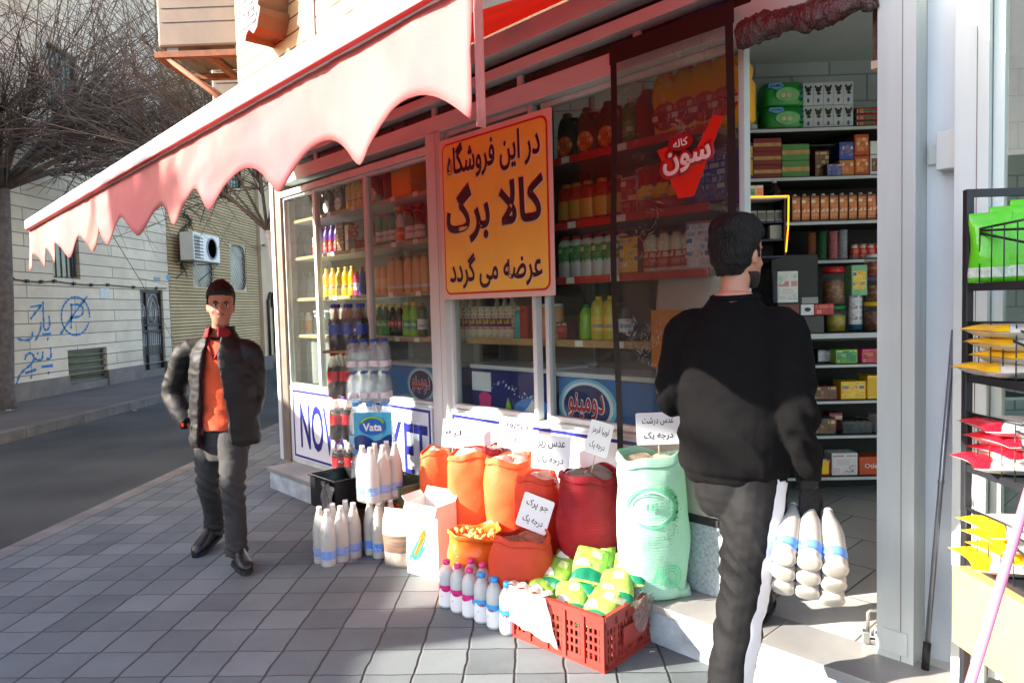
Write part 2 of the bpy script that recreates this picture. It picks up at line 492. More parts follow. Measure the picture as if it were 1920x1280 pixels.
# ---------------------------------------------------------------- wall with openings (local x along, z up, front at y=0 facing -y)
def holed(mb, x0, x1, z0, z1, holes, depth=.15, mi=0, mr=None):
    xs = sorted({x0, x1}|{h[0] for h in holes}|{h[1] for h in holes}); zs = sorted({z0, z1}|{h[2] for h in holes}|{h[3] for h in holes})
    for a, b in zip(xs, xs[1:]):
        for c, d in zip(zs, zs[1:]):
            if any(h[0] <= a and b <= h[1] and h[2] <= c and d <= h[3] for h in holes): continue
            mb.quad((a, 0, c), (b, 0, c), (b, 0, d), (a, 0, d), mi)
    for a, b, c, d in holes:
        k = mi if mr is None else mr
        mb.quad((a, 0, c), (a, depth, c), (a, depth, d), (a, 0, d), k); mb.quad((b, 0, c), (b, 0, d), (b, depth, d), (b, depth, c), k)
        mb.quad((a, 0, c), (b, 0, c), (b, depth, c), (a, depth, c), k); mb.quad((a, 0, d), (a, depth, d), (b, depth, d), (b, 0, d), k)
def courses(name, rgb, rgb2, joint, step, jw, vstep=0, rough=.8, mortar=.35):
    """facing laid in level courses: thin joints at a fixed height step, optional upright joints"""
    mt = M(name, rgb, rough, 0)
    t = mt.node_tree; b = t.nodes['Principled BSDF']; L = t.links.new
    tc = t.nodes.new('ShaderNodeTexCoord')
    sp = t.nodes.new('ShaderNodeSeparateXYZ'); L(tc.outputs['Object'], sp.inputs[0])
    cb = t.nodes.new('ShaderNodeCombineXYZ'); L(sp.outputs[0], cb.inputs[0]); L(sp.outputs[2], cb.inputs[1])
    br = t.nodes.new('ShaderNodeTexBrick')
    br.inputs['Scale'].default_value = 1
    br.inputs['Brick Width'].default_value = vstep or 50
    br.inputs['Row Height'].default_value = step
    br.inputs['Mortar Size'].default_value = jw
    br.inputs['Mortar Smooth'].default_value = .3
    br.inputs['Color1'].default_value = (*lin(rgb), 1); br.inputs['Color2'].default_value = (*lin(rgb2), 1); br.inputs['Mortar'].default_value = (*lin(joint), 1)
    L(cb.outputs[0], br.inputs['Vector'])
    nz = t.nodes.new('ShaderNodeTexNoise'); nz.inputs['Scale'].default_value = .9; nz.inputs['Detail'].default_value = 8; nz.inputs['Roughness'].default_value = .7
    L(tc.outputs['Object'], nz.inputs['Vector'])
    mr = t.nodes.new('ShaderNodeMapRange'); mr.inputs[1].default_value = .3; mr.inputs[2].default_value = .75; mr.inputs[3].default_value = .72; mr.inputs[4].default_value = 1.08
    L(nz.outputs['Fac'], mr.inputs[0])
    mx = t.nodes.new('ShaderNodeMix'); mx.data_type = 'RGBA'; mx.blend_type = 'MULTIPLY'; mx.inputs['Factor'].default_value = 1
    L(br.outputs['Color'], mx.inputs['A']); L(mr.outputs[0], mx.inputs['B'])
    L(mx.outputs['Result'], b.inputs['Base Color'])
    bp = t.nodes.new('ShaderNodeBump'); bp.inputs['Strength'].default_value = .7; bp.inputs['Distance'].default_value = .01; bp.invert = True
    L(br.outputs['Fac'], bp.inputs['Height']); L(bp.outputs[0], b.inputs['Normal'])
    return mt
stone = courses('pale stone cladding', (236, 218, 190), (224, 206, 178), (120, 108, 98), .235, .009, 2.6)
stonedk = M('dark window reveal', (70, 62, 56), .8, .2)
plinth = M('grey plinth render', (128, 118, 108), .85, .2, 3)
brick = courses('yellow ribbed brick', (206, 178, 128), (190, 160, 112), (112, 84, 56), .085, .016, .0)
beige = M('beige render', (200, 172, 138), .85, .15, 1.2)
iron = M('grey painted iron', (112, 110, 108), .5, .15, 20, metal=.3)
darkiron = M('dark iron', (52, 48, 46), .5, .2, 20, metal=.4)
glassdk = M('dark green window glass', (42, 48, 40), .15, .25, 3, spec=.8)
glassgr = M('greenish window glass', (120, 140, 118), .2, .3, 4, spec=.8)
olive = M('olive backing board', (98, 98, 62), .6, .2, 4)
WX = -9.2
def wl(px, py):                      # pixel -> (local x, z) on the far street front
    p = atX(px, py, WX); return p.y-11, p.z
# --- white stone building across the street
bld = thing('apartment_building', 'pale stone-clad building across the street with blue graffiti and an ornate grey iron door', 'building', (WX, 11, 0), R(90))
ups = [(2.2, 3.1, 5.2, 6.8), (4.6, 5.5, 5.35, 6.7), (-.9, .2, 5.3, 6.8)]
holes = [(2.02, 2.82, 2.28, 3.4), (2.3, 3.55, .18, .86), (4.92, 5.92, .2, 2.13)]+ups
mb = MB(); holed(mb, -4.6, 6.22, .36, 10.5, [h if h[2] > .36 else (h[0], h[1], .36, h[3]) for h in holes])
mb.box((-4.6, .6, 0), (6.22, 8, 10.5)); mb.quad((-4.6, 0, .36), (-4.6, 0, 10.5), (-4.6, .6, 10.5), (-4.6, .6, .36)); mb.quad((6.22, 0, .03), (6.22, .6, .03), (6.22, .6, 10.5), (6.22, 0, 10.5))
mb.build('wall', stone, bld)
mb = MB()
for a, b in ((-4.6, 2.3), (3.55, 4.92), (5.92, 6.22)): mb.box((a, -.025, .02), (b, .1, .36))
mb.box((2.3, .0, .02), (3.55, .1, .178)); mb.box((4.92, .02, .02), (5.92, .14, .2))
mb.build('plinth', plinth, bld)
def window(par, h, gm, bars='v', nb=5, fmt=iron, yb=.05, name='window'):
    x0, x1, z0, z1 = h
    m_ = MB(); m_.box((x0+.002, .11, z0+.002), (x1-.002, .13, z1-.002)); wn_ = m_.build(name, gm, par)
    m_ = MB(); t_ = .045
    for a, b, c, d in ((x0, x1, z0, z0+t_), (x0, x1, z1-t_, z1), (x0, x0+t_, z0+t_, z1-t_), (x1-t_, x1, z0+t_, z1-t_)): m_.box((a+.003, .07, c+.003), (b-.003, .109, d-.003))
    m_.build('frame', fmt, wn_)
    m_ = MB()
    for k in range(1, nb):
        if bars == 'v':
            x = x0+(x1-x0)*k/nb; m_.tube([(x, yb, z0), (x, yb, z1)], .013, 6)
        elif bars == 'h':
            z = z0+(z1-z0)*k/nb; m_.tube([(x0, yb, z), (x1, yb, z)], .016, 6)
        else:
            W_, H_ = x1-x0, z1-z0
            for s_ in (0, ):
                q = -H_+(W_+H_)*k/nb
                a = max(0, q); b = min(W_, q+H_)
                m_.tube([(x0+a, yb, z1-(a-q)), (x0+b, yb, z1-(b-q))], .011, 5)
    m_.build('grille', M('pale grille paint', (196, 190, 178), .5, .1) if bars == 'd' else fmt, wn_)
    return wn_
window(bld, holes[0], glassdk, 'v', 5)
window(bld, holes[1], olive, 'h', 5)
for h in ups: window(bld, h, glassgr, 'v', 6, darkiron)
# ornate iron door
x0, x1, z0, z1 = holes[2]
mb = MB(); mb.box((x0+.003, .1, z0), (x1-.003, .14, z1-.002)); dr = mb.build('door', M('grey door sheet', (96, 94, 92), .45, .15, 8, metal=.3), bld)
mb = MB()
for a, b, c, d in ((x0, x0+.06, z0, z1), (x1-.06, x1, z0, z1), (x0+.06, x1-.06, z1-.07, z1), (x0+.32, x0+.37, z0, z1-.07), (x0+.06, x1-.06, z0+.9, z0+.96), (x0+.06, x1-.06, z0+1.06, z0+1.1)): mb.box((a+.004, .05, c), (b-.004, .099, d-.004))
mb.build('door_frame', darkiron, dr)
mb = MB()
gl_ = M('silver scrollwork', (170, 166, 160), .4, .1, metal=.5)
for xa, xb in ((x0+.08, x0+.3), (x0+.39, x1-.08)):
    n = 3 if xb-xa < .3 else 6
    for k in range(n+1):
        x = xa+(xb-xa)*k/n
        mb.tube([(x, .075, z0+.35), (x, .075, z0+.88)], .009, 5); mb.tube([(x, .075, z0+1.12), (x, .075, z0+1.55)], .009, 5)
    cx, r = (xa+xb)/2, (xb-xa)/2-.02
    mb.tube([(cx-r*math.cos(R(a)), .075, z0+1.45+r*1.5*math.sin(R(a))) for a in range(0, 181, 15)], .012, 5)
    mb.tube([(cx-.5*r*math.cos(R(a)), .075, z0+1.4+r*1.1*math.sin(R(a))) for a in range(0, 361, 20)], .010, 5)
    mb.tube([(xa, .075, z0+.6), (xb, .075, z0+.6)], .01, 5); mb.tube([(xa, .075, z0+1.3), (xb, .075, z0+1.3)], .01, 5)
mb.build('scrollwork', gl_, dr)
# graffiti: strokes of blue paint, read off the photograph onto the wall
gp = M('blue spray paint', (38, 110, 168), .6, .25, 9)
mb = MB()
def stroke(pts, w_=.030):
    q = []
    for x, y in pts:
        a, b = wl(x/3.2, 380+y/3.2); q.append((a, -.004, b))
    # smooth
    for _ in range(2 if len(pts) > 2 else 0):
        qq = [q[0]]
        for a, b in zip(q, q[1:]): qq += [tuple(.75*Vector(a)+.25*Vector(b)), tuple(.25*Vector(a)+.75*Vector(b))]
        q = qq+[q[-1]]
    vs, fs = [], []
    for i, p in enumerate(q):
        d = Vector(q[min(i+1, len(q)-1)])-Vector(q[max(i-1, 0)])
        d = d.normalized() if d.length > 1e-6 else Vector((1, 0, 0))
        nn = Vector((-d.z, 0, d.x))*w_*(.7+.3*math.sin(i*1.7))
        vs += [Vector(p)+nn, Vector(p)-nn]
        if i: fs.append((2*i-2, 2*i-1, 2*i+1, 2*i))
    mb.add(vs, fs)
stroke([(452+85*math.cos(R(a)), 680+115*math.sin(R(a))) for a in range(20, 376, 15)], .028)
stroke([(425, 755), (428, 680), (430, 610)]); stroke([(420, 612), (480, 610), (502, 640), (490, 680), (432, 690)]); stroke([(362, 790), (440, 670), (522, 562)], .035)
stroke([(258, 592), (258, 660), (262, 722)]); stroke([(292, 678), (300, 740), (282, 766), (262, 758), (260, 720)]); stroke([(252, 790), (306, 788)]); stroke([(282, 812), (290, 820)], .035)
stroke([(246, 716), (244, 765), (210, 828)]); stroke([(104, 812), (120, 824), (190, 824), (194, 772)]); stroke([(182, 698), (215, 655), (248, 615)]); stroke([(180, 626), (248, 614)], .02)
stroke([(302, 865), (308, 936), (276, 936)]); stroke([(256, 892), (254, 940), (226, 946), (206, 930)]); stroke([(222, 900), (228, 908)], .035)
stroke([(148, 942), (158, 908), (186, 898), (206, 925), (196, 962), (150, 998), (116, 1030), (98, 1085)]); stroke([(150, 1022), (216, 1000)]); stroke([(248, 984), (316, 976)]); stroke([(182, 1042), (190, 1050)], .035); stroke([(286, 1016), (294, 1024)], .035)
mb.build('graffiti', gp, bld)
# cable with clips, small notices
mb = MB()
cp = [(*wl(20, 523),), (*wl(100, 527),), (*wl(200, 534),), (*wl(330, 540),)]
pts = []
for (a, b), (c, d) in zip(cp, cp[1:]):
    for k in range(6):
        t_ = k/6; pts.append((a+(c-a)*t_, -.03, b+(d-b)*t_-.03*math.sin(math.pi*t_)))
mb.tube(pts, .012, 5)
for p in pts[::2]: mb.box((p[0]-.03, -.05, p[2]-.03), (p[0]+.03, 0, p[2]+.03))
mb.build('cable', darkiron, bld)
for (a, b, c, d), cl in (((312, 515, 319, 525), (70, 150, 190)), ((288, 519, 300, 526), (110, 150, 165)), ((187, 540, 205, 560), (205, 205, 200))):
    u0, v1 = wl(a, b); u1, v0 = wl(c, d)
    mb = MB(); mb.box((u0, -.008, v0), (u1, -.001, v1)); mb.build('notice', M('notice%d' % cl[0], cl, .6, .2, 30), bld)
# --- brick building
bb = thing('brick_building', 'yellow ribbed brick building with rounded windows beyond the pale stone building', 'building', (WX-.0, 11, 0), R(90))
bh = [(7.5, 8.75, 2.22, 3.7), (9.85, 11.05, 2.2, 3.68), (7.5, 8.75, 5.4, 6.9), (9.85, 11.05, 5.4, 6.9)]
mb = MB(); holed(mb, 6.24, 12.0, .03, 10.2, bh, .18); mb.box((6.24, .7, 0), (12.0, 8, 10.2)); mb.quad((12, 0, 0), (12, .7, 0), (12, .7, 10.2), (12, 0, 10.2))
mb.build('wall', brick, bb)
for h in bh:      # rounded corners and stone surround of the openings
    mb = MB()
    x0, x1, z0, z1 = h
    outer = rrect(x1-x0+.002, z1-z0+.002, .02, 2, (x0+x1)/2, (z0+z1)/2); inner = rrect(x1-x0-.08, z1-z0-.08, .3, 4, (x0+x1)/2, (z0+z1)/2)
    n = len(inner); oo = []
    for i in range(n):
        j = int(i*len(outer)/n); oo.append(outer[j])
    vs = [(x, .02, z) for x, z in inner]+[(x, .02, z) for x, z in oo]
    mb.add(vs, [(i, (i+1) % n, (i+1) % n+n, i+n) for i in range(n)])
    mb.build('window_surround', M('pale surround', (196, 176, 140), .8, .1), bb)
for h in bh[:2]: window(bb, h, M('curtained glass', (168, 160, 144), .3, .3, 3), 'd', 16, iron, .05)
for h in bh[2:]: window(bb, h, glassgr, 'v', 6, darkiron)
# --- air conditioner on the brick wall
a0 = wl(364, 487); a1 = wl(412, 444)
a0 = atX(364, 487, WX+.55); a1 = atX(411, 445, WX+.55)
ac = thing('air_conditioner', 'white outdoor air conditioner on a bracket in front of the yellow brick wall', 'air conditioner', (WX+.55, a0.y, a0.z), R(90))
acw, ach = a1.y-a0.y, a1.z-a0.z
acm = M('cream appliance paint', (222, 218, 208), .45, .06)
mb = MB(); mb.box((0, 0, 0), (acw, .36, ach)); mb.build('casing', acm, ac, bevel=.015)
mb = MB(); mb.lathe([(ach*.42, 0), (ach*.42, .02), (ach*.36, .02), (ach*.36, 0)], 24); mb.xf(Matrix.Translation((acw*.68, 0, ach*.5)) @ Matrix.Rotation(R(90), 4, 'X')); mb.build('fan_ring', M('grey plastic', (150, 148, 145), .5, .05), ac)
mb = MB()
for k in range(7): mb.box((.04, -.012, .05+k*.085*ach/.7), (acw*.34, -.001, .075+k*.085*ach/.7))
for k in range(5): mb.box((.05+k*.06, -.018, .04), (.06+k*.06, -.0125, ach-.06))
mb.build('side_grille', darkiron, ac)
for x in (.1, acw-.1):
    mb = MB(); mb.tube([(x, 0, -.03), (x, .62, -.03)], .018, 5); mb.tube([(x, .03, -.04), (x, .6, -.5)], .014, 5); mb.build('bracket', iron, ac)
# dead creeper hanging on the brick
mb = MB(); q = []
for k in range(14):
    a = wl(340+9*math.sin(k*.9)+k*.6, 400+8*k); q.append((a[0], -.05-.03*math.sin(k), a[1]))
mb.tube(q, [.03+.016*math.sin(k*2.1) for k in range(14)], 6)
for k in range(130):
    p = Vector(q[rnd.randrange(14)]); d = Vector((rnd.uniform(-.2, .2), rnd.uniform(-.1, 0), rnd.uniform(-.25, .1))); mb.tube([p, p+d*.5, p+d], [.012, .009, .004], 4)
o = mb.build('creeper', M('dead creeper', (84, 70, 58), .9, .3, 14)); o.location = (WX, 11, 0); o.rotation_euler = (0, 0, R(90))
tag(o, 'dry brown creeper hanging down the yellow brick wall beside the window', 'creeper')
# --- beige building
b3 = thing('house', 'plain beige rendered house beyond the yellow brick building', 'building', (WX+.1, 23.0, 0), R(90))
mb = MB(); holed(mb, 0.04, 16, .03, 9.5, [(3, 4.2, 4, 5.6), (7, 8.2, 4, 5.6)], .15); mb.box((0.04, .6, 0), (16, 8, 9.5)); mb.quad((0.04, 0, 0), (0.04, .6, 0), (0.04, .6, 9.5), (0.04, 0, 9.5)); mb.build('wall', beige, b3)
for h in ((3, 4.2, 4, 5.6), (7, 8.2, 4, 5.6)): window(b3, h, glassgr, 'v', 5, darkiron)
mb = MB()
for x in (.35, .85): mb.tube([(x, -.06, .03), (x, -.06, 1.9), (x+.25, -.06, 2.2)], .045, 6)
mb.box((.7, -.16, 1.7), (1.0, -.01, 2.2)); mb.build('pipe', darkiron, b3)
a = wl(483, 462)
cc = thing('security_camera', 'small white security camera on the far house wall', 'camera', (WX+.45, 11+a[0], a[1]), R(90))
mb = MB(); mb.box((-.35, -.1, -.08), (.1, .08, .08)); mb.build('body', acm, cc, bevel=.02)
mb = MB(); mb.tube([(0, .06, 0), (.15, .33, .05)], .03, 6); mb.build('bracket', iron, cc)
# --- low house off to the left, across the street
b4 = thing('low_house', 'low plain rendered house across the street to the left of the frame', 'building', (WX, -8, 0), R(90))
mb = MB(); holed(mb, 0, 14.3, .03, 4.05, [(10.2, 11.4, 1.3, 2.6), (5, 6.2, 1.3, 2.6)], .15); mb.box((0, .6, 0), (14.3, 7, 4.05)); mb.quad((0, 0, 4.05), (14.3, 0, 4.05), (14.3, .6, 4.05), (0, .6, 4.05)); mb.quad((14.3, 0, 0), (14.3, .6, 0), (14.3, .6, 4.05), (14.3, 0, 4.05)); mb.build('wall', beige, b4)
for h in ((10.2, 11.4, 1.3, 2.6), (5, 6.2, 1.3, 2.6)): window(b4, h, glassgr, 'v', 5, darkiron)

# ---------------------------------------------------------------- trees
bark = M('dark bark', (104, 94, 88), .9, .3, 12, .5, 40)
barkl = M('brown twig bark', (118, 106, 96), .9, .3, 12)
def bare_tree(name, label, base, fork, limbs, twigs_per, seed, lean, r0, tw, mats, spread=1.0, droop=.25, trunk_mat=None):
    rg = random.Random(seed)
    t = thing(name, label, 'tree', base)
    mb = MB()
    f = Vector(fork)
    mb.tube([Vector((0, 0, -.15)), Vector((0, 0, .3)), f*.5+Vector((.06, -.04, 0)), f], [r0*1.25, r0, r0*.85, r0*.8], 10)
    mb.build('trunk', trunk_mat or bark, t)
    cr = MB()
    for k in range(limbs):
        az = 2*math.pi*k/limbs+rg.uniform(-.4, .4); el = rg.uniform(.25, 1.1)
        d = Vector((math.cos(az)*math.cos(el), math.sin(az)*math.cos(el), math.sin(el)))+Vector(lean)
        d.normalize(); ln = rg.uniform(.9, 1.6)*spread
        p1 = f+d*ln*.5+Vector((0, 0, .08)); p2 = f+d*ln
        cr.tube([f-d*.05, p1, p2], [r0*.4, r0*.26, r0*.15], 6)
        for j in range(twigs_per):
            q = rg.uniform(.45, 1.0); p = f.lerp(p2, q) if q < .9 else p2
            dd = (d+Vector((rg.gauss(0, .55), rg.gauss(0, .55), rg.gauss(.1, .4)))).normalized()
            l2 = rg.uniform(.8, 2.3)*spread
            pts = [p]; v = dd.copy()
            for s_ in range(5):
                v = (v+Vector((rg.gauss(0, .07), rg.gauss(0, .07), rg.gauss(0, .05)-droop*.16*s_))).normalized(); pts.append(pts[-1]+v*l2/5)
            r_ = tw*rg.uniform(.7, 1.5)
            cr.tube(pts, [r_*1.4, r_*1.2, r_, r_*.8, r_*.6, r_*.35], 3)
            for u_ in range(3):
                i = rg.randrange(1, 5); w_ = (v+Vector((rg.gauss(0, .5), rg.gauss(0, .5), rg.gauss(0, .4)))).normalized(); l3 = rg.uniform(.3, .9)*spread
                cr.tube([pts[i], pts[i]+w_*l3*.5, pts[i]+w_*l3+Vector((0, 0, -.06))], [r_*.7, r_*.5, r_*.3], 3)
    cr.build('crown', mats, t)
    return t
p = atX(4, 740, -8.75)
bare_tree('bare_tree', 'dark bare street tree with dense long shoots at the left edge', (-8.75, p.y, .03), (.1, .1, 3.6), 14, 62, 3, (.3, .12, .0), .17, .0060, bark, 1.55, .22)
bare_tree('bare_tree', 'slim bare tree with sunlit white trunk and fine brown twigs behind the shop corner', (-3.78, 10.6, 0), (-.25, -.1, 2.75), 10, 46, 11, (-.25, .1, .55), .065, .0065, barkl, 1.55, .0, M('sunlit white trunk', (214, 200, 182), .85, .15, 10))  # trunk colour near white carries the sunlight falling on it
bare_tree('bare_tree', 'thick bare tree across the street to the left of the frame', (-8.3, 1.42, .03), (.0, .0, 4.6), 8, 10, 23, (0, 0, .4), .25, .012, bark, 1.2, .1)
# litter on the road
pp = M('white paper scrap', (225, 222, 215), .8, .1)
for q, lb in (((264, 752), 'crumpled white paper scrap on the road near the far kerb'), ((16, 772), 'small white paper scrap on the far pavement at the left edge'), ((252, 771), 'tiny white paper scrap on the road just below the bigger one')):
    z = .035 if q[0] == 16 else STZ
    g = gz(*q, z); mb = MB()
    mb.grid(lambda u, v: (u*.11-.05+.01*math.sin(9*v), v*.09-.04, .012+.025*abs(math.sin(7*u+5*v))), 5, 5)
    o = mb.build('paper_scrap', pp); o.location = g; o.scale = (.6,)*3 if q[0] == 252 else (1, 1, 1); tag(o, lb, 'litter')

# ---------------------------------------------------------------- parked cars (one far up the street, one beside the camera that the windows mirror)
def make_car(loc, rz, label, paint):
    t = thing('parked_car', label, 'car', loc, rz, None)
    def ring(y, w_, z0, z1, e=.35, n=20): return [(w_*math.copysign(abs(math.cos(2*math.pi*j/n))**e, math.cos(2*math.pi*j/n)), y, (z0+z1)/2+(z1-z0)/2*math.copysign(abs(math.sin(2*math.pi*j/n))**e, math.sin(2*math.pi*j/n))) for j in range(n)]
    mb = MB(); mb.loft([ring(y, w_, a, b) for y, w_, a, b in ((-2.1, .70, .42, .62), (-2.05, .78, .28, .72), (-1.7, .82, .24, .84), (-.95, .84, .22, .93), (-.5, .845, .22, .95), (.9, .845, .22, .96), (1.5, .83, .24, .95), (1.95, .80, .28, .90), (2.1, .72, .42, .80))]); mb.build('body', paint, t)
    mb = MB(); mb.loft([ring(y, w_, .90, b, .5) for y, w_, b in ((-.95, .70, .93), (-.45, .68, 1.28), (-.15, .66, 1.40), (.6, .66, 1.42), (1.05, .67, 1.32), (1.55, .70, .96))]); mb.build('cabin', M('car window glass', (30, 34, 36), .08, .1, 3, spec=.9), t)
    mb = MB(); mb.loft([ring(y, w_, b-.05, b+.015, .5) for y, w_, b in ((-.3, .62, 1.34), (-.1, .64, 1.41), (.6, .64, 1.43), (.95, .62, 1.37))]); mb.build('roof', paint, t)
    for s in (-1, 1):
        for y0, z0, y1, z1 in ((-.95, .94, -.25, 1.37), (.25, .95, .25, 1.42), (1.55, .96, .98, 1.35)):
            mb = MB(); mb.tube([(s*.70, y0, z0), (s*.675, y1, z1)], .03, 6); mb.build('window_pillar', paint, t)
        for y in (-1.3, 1.3):
            mb = MB(); mb.lathe([(.3, -.1), (.31, -.08), (.31, .08), (.3, .1)], 24); mb.xf(Matrix.Translation((s*.76, y, .31)) @ Matrix.Rotation(R(90), 4, 'Y')); wh = mb.build('wheel', M('tyre rubber', (24, 24, 24), .85, .1), t)
            mb = MB(); mb.lathe([(.19, -.105), (.19, .105), (.06, .112)], 20); mb.xf(Matrix.Translation((s*.76, y, .31)) @ Matrix.Rotation(R(90), 4, 'Y')); mb.build('rim', iron, wh)
        for y, c in ((-2.06, (220, 220, 214)), (2.06, (150, 20, 20))):
            mb = MB(); mb.box((s*.56-.13, y-.03, .62), (s*.56+.13, y+.03, .74)); mb.build('headlight' if y < 0 else 'tail_light', M('lamp%d' % c[1], c, .15, .05), t, bevel=.02)
        mb = MB(); mb.box((s*.90-.07, -.75, .95), (s*.90+.07, -.62, 1.06)); mb.build('wing_mirror', paint, t, bevel=.03)
    return t
sil = M('silver car paint', (176, 174, 170), .25, .05, 3, metal=.5, coat=.6)
make_car((-5.0, 17.1, STZ), R(0), 'pale silver car parked up the street behind the walking man', sil)
make_car((-4.9, 2.2, STZ), R(180), 'white car parked on the street to the left of the frame', M('white car paint', (214, 212, 206), .25, .05, 3, coat=.6))
# ---------------------------------------------------------------- the corner shop (local x along the front, y into it)
shop = thing('corner_shop', 'corner grocery shop with white framed windows and an open doorway under the red awning', 'shop', F(0, 0, 0), FRZ)
white = M('white painted frame', (216, 222, 218), .45, .06, 7, .06, 30, rgb2=(192, 196, 190), stretch=(1, 1, .12), detail=8)
taupe = M('weathered aluminium', (128, 116, 104), .45, .12, 6, metal=.2)
marble = M('grey veined marble', (168, 164, 158), .35, .22, 2.2, detail=8, rgb2=(132, 132, 132))
plaster = M('painted step front', (170, 180, 186), .85, .3, 7, .4, 50)
inwall = M('pale grey block wall', (120, 124, 124), .9, .1, 1.5)
ceilm = M('shop ceiling', (196, 198, 196), .9, .05)
black = M('black rubber edging', (22, 21, 22), .6, .2)
FLZ = .18
def floor_material():
    return courses('marble floor tiles', (222, 216, 206), (206, 202, 194), (120, 114, 106), .4, .005, .4, .3)
def swap_brick_axes(mt):             # floor: joints in x,y instead of x,z
    t = mt.node_tree
    for n in t.nodes:
        if n.type == 'COMBXYZ':
            sp = n.inputs[1].links[0].from_node
            t.links.new(sp.outputs[1], n.inputs[1])
    return mt
mb = MB(); mb.box((-5.7, -.235, -.2), (3, 8, FLZ)); mb.build('shop_floor', [swap_brick_axes(floor_material())], shop)
# step: rough painted riser with a marble tread
mb = MB(); mb.box((-5.705, -.24, -.2), (3, -.2355, FLZ-.032)); mb.build('step_riser', plaster, shop)
mb = MB(); mb.box((-5.72, -.262, FLZ-.03), (-1.262, .0, FLZ+.004)); mb.box((-1.255, -.268, FLZ-.034), (-.5, .0, FLZ+.006)); mb.box((-.494, -.262, FLZ-.03), (3, 0, FLZ+.004))
mb.build('step_tread', marble, shop, bevel=.004)
# uprights of the front
def upright(s0, s1, z0, z1, y0, y1, mt, name='pillar', groove=True):
    m_ = MB(); m_.box((s0, y0, z0), (s1, y1, z1))
    if groove:
        for q in (.66,): x = s0+(s1-s0)*q; m_.box((x-.0015, y0-.0015, z0), (x+.0015, y0+.001, z1), 1)
    return m_.build(name, [mt, taupe], shop, bevel=.004)
upright(-5.95, -5.885, FLZ, 3.3, -.03, .12, white, 'corner_post', False)
upright(-5.88, -5.775, FLZ, 3.3, -.015, .12, taupe, 'corner_post', False)
upright(-3.63, -3.475, FLZ, 2.62, -.02, .1, white)
upright(-.905, -.782, FLZ, 3.0, -.05, .12, white)
upright(-.672, -.575, FLZ, 3.0, -.03, .12, white)
m_ = MB(); m_.box((-.781, .07, FLZ), (-.673, .1, 3.0)); m_.build('recess_panel', M('bluish white sheet', (206, 212, 218), .4, .05, 3), shop)
m_ = MB(); m_.box((-.735, .0, 1.93), (-.675, .068, 2.06)); m_.box((-.775, .055, 1.96), (-.735, .0675, 2.03)); m_.build('junction_box', white, shop, bevel=.004)
m_ = MB(); m_.box((-.885, -.058, FLZ+.03), (-.80, -.0515, FLZ+.115)); m_.build('foot_plate', white, shop, bevel=.02)
# header beams and transom
pinkw = M('off-white beam paint', (214, 226, 222), .5, .08, 5, rgb2=(190, 196, 190), stretch=(.3, 1, 1), detail=8)
def beam(s0, s1, z0, z1, y0, y1, name='header_beam', mt=pinkw):
    m_ = MB(); m_.box((s0, y0, z0), (s1, y1, z1)); return m_.build(name, mt, shop, bevel=.003)
beam(-5.774, -.906, 2.605, 2.71, -.02, .1)
beam(-5.774, -.906, 2.79, 2.85, -.03, .1)
beam(-5.774, 3, 2.915, 3.02, -.06, .1)
beam(-5.774, -3.631, 2.495, 2.545, -.012, .06, 'window_rail', white)
beam(-.574, 3, 2.62, 2.72, -.02, .1)
m_ = MB(); m_.box((-5.774, .05, 2.712), (-.906, .06, 2.788)); m_.build('transom_glass', M('dusty brown glass', (52, 44, 38), .25, .4, 5), shop)
m_ = MB(); m_.box((-5.774, .06, 2.852), (-.906, .07, 2.912)); m_.build('transom_slot', M('dark slot', (26, 24, 24), .8, .2), shop)
for s in (-5.2, -4.4, -3.6, -2.8, -2.0, -1.4):
    m_ = MB(); m_.box((s-.02, .03, 2.7125), (s+.02, .049, 2.7875)); m_.build('transom_bar', pinkw, shop)
m_ = MB(); m_.box((-1.75, .03, 2.725), (-1.55, .045, 2.78)); m_.build('transom_sticker', M('blue transom sticker', (38, 48, 92), .5, .2), shop)
# windows: frame + pane
pane_m = clear('shop window glass', (236, 244, 242), .015, (200, 205, 205), gloss=.01, fres=1.5)
pane_sunlit = clear('sunlit shop window glass', (240, 246, 244), .035, (225, 225, 220), gloss=.01, fres=1.4)  # lit copy of the glass: extra haze stands for sunlight on it
def shop_window(s0, s1, z0, z1, yo=.0, gm=pane_m, fw=.03, nm='shop_window'):
    m_ = MB()
    for a, b, c, d in ((s0, s0+fw, z0, z1), (s1-fw, s1, z0, z1), (s0+fw, s1-fw, z0, z0+fw), (s0+fw, s1-fw, z1-fw, z1)): m_.box((a+.001, yo, c+.001), (b-.001, yo+.05, d-.001))
    f = m_.build(nm, white, shop, bevel=.003)
    m_ = MB(); m_.box((s0+fw+.001, yo+.022, z0+fw+.001), (s1-fw-.001, yo+.027, z1-fw-.001)); m_.build('pane', gm, f)
    return f
for a, b in ((-5.774, -5.215), (-5.215, -4.43), (-4.43, -3.631)): shop_window(a, b, .86, 2.494, .008, pane_sunlit, .022)
shop_window(-3.474, -2.695, .86, 2.604, .012, pane_m, .032)
shop_window(-2.66, -1.46, .86, 2.604, .045, pane_m, .03)
shop_window(-.574, .9, .2, 2.619, .01, pane_m, .035)
shop_window(.9, 2.9, .2, 2.619, .01, pane_m, .035)
# lower panels (white) behind the signs
m_ = MB(); m_.box((-5.774, .002, FLZ+.006), (-3.631, .06, .858)); m_.box((-3.474, .002, FLZ+.006), (-1.46, .06, .858)); m_.build('apron_panel', white, shop)
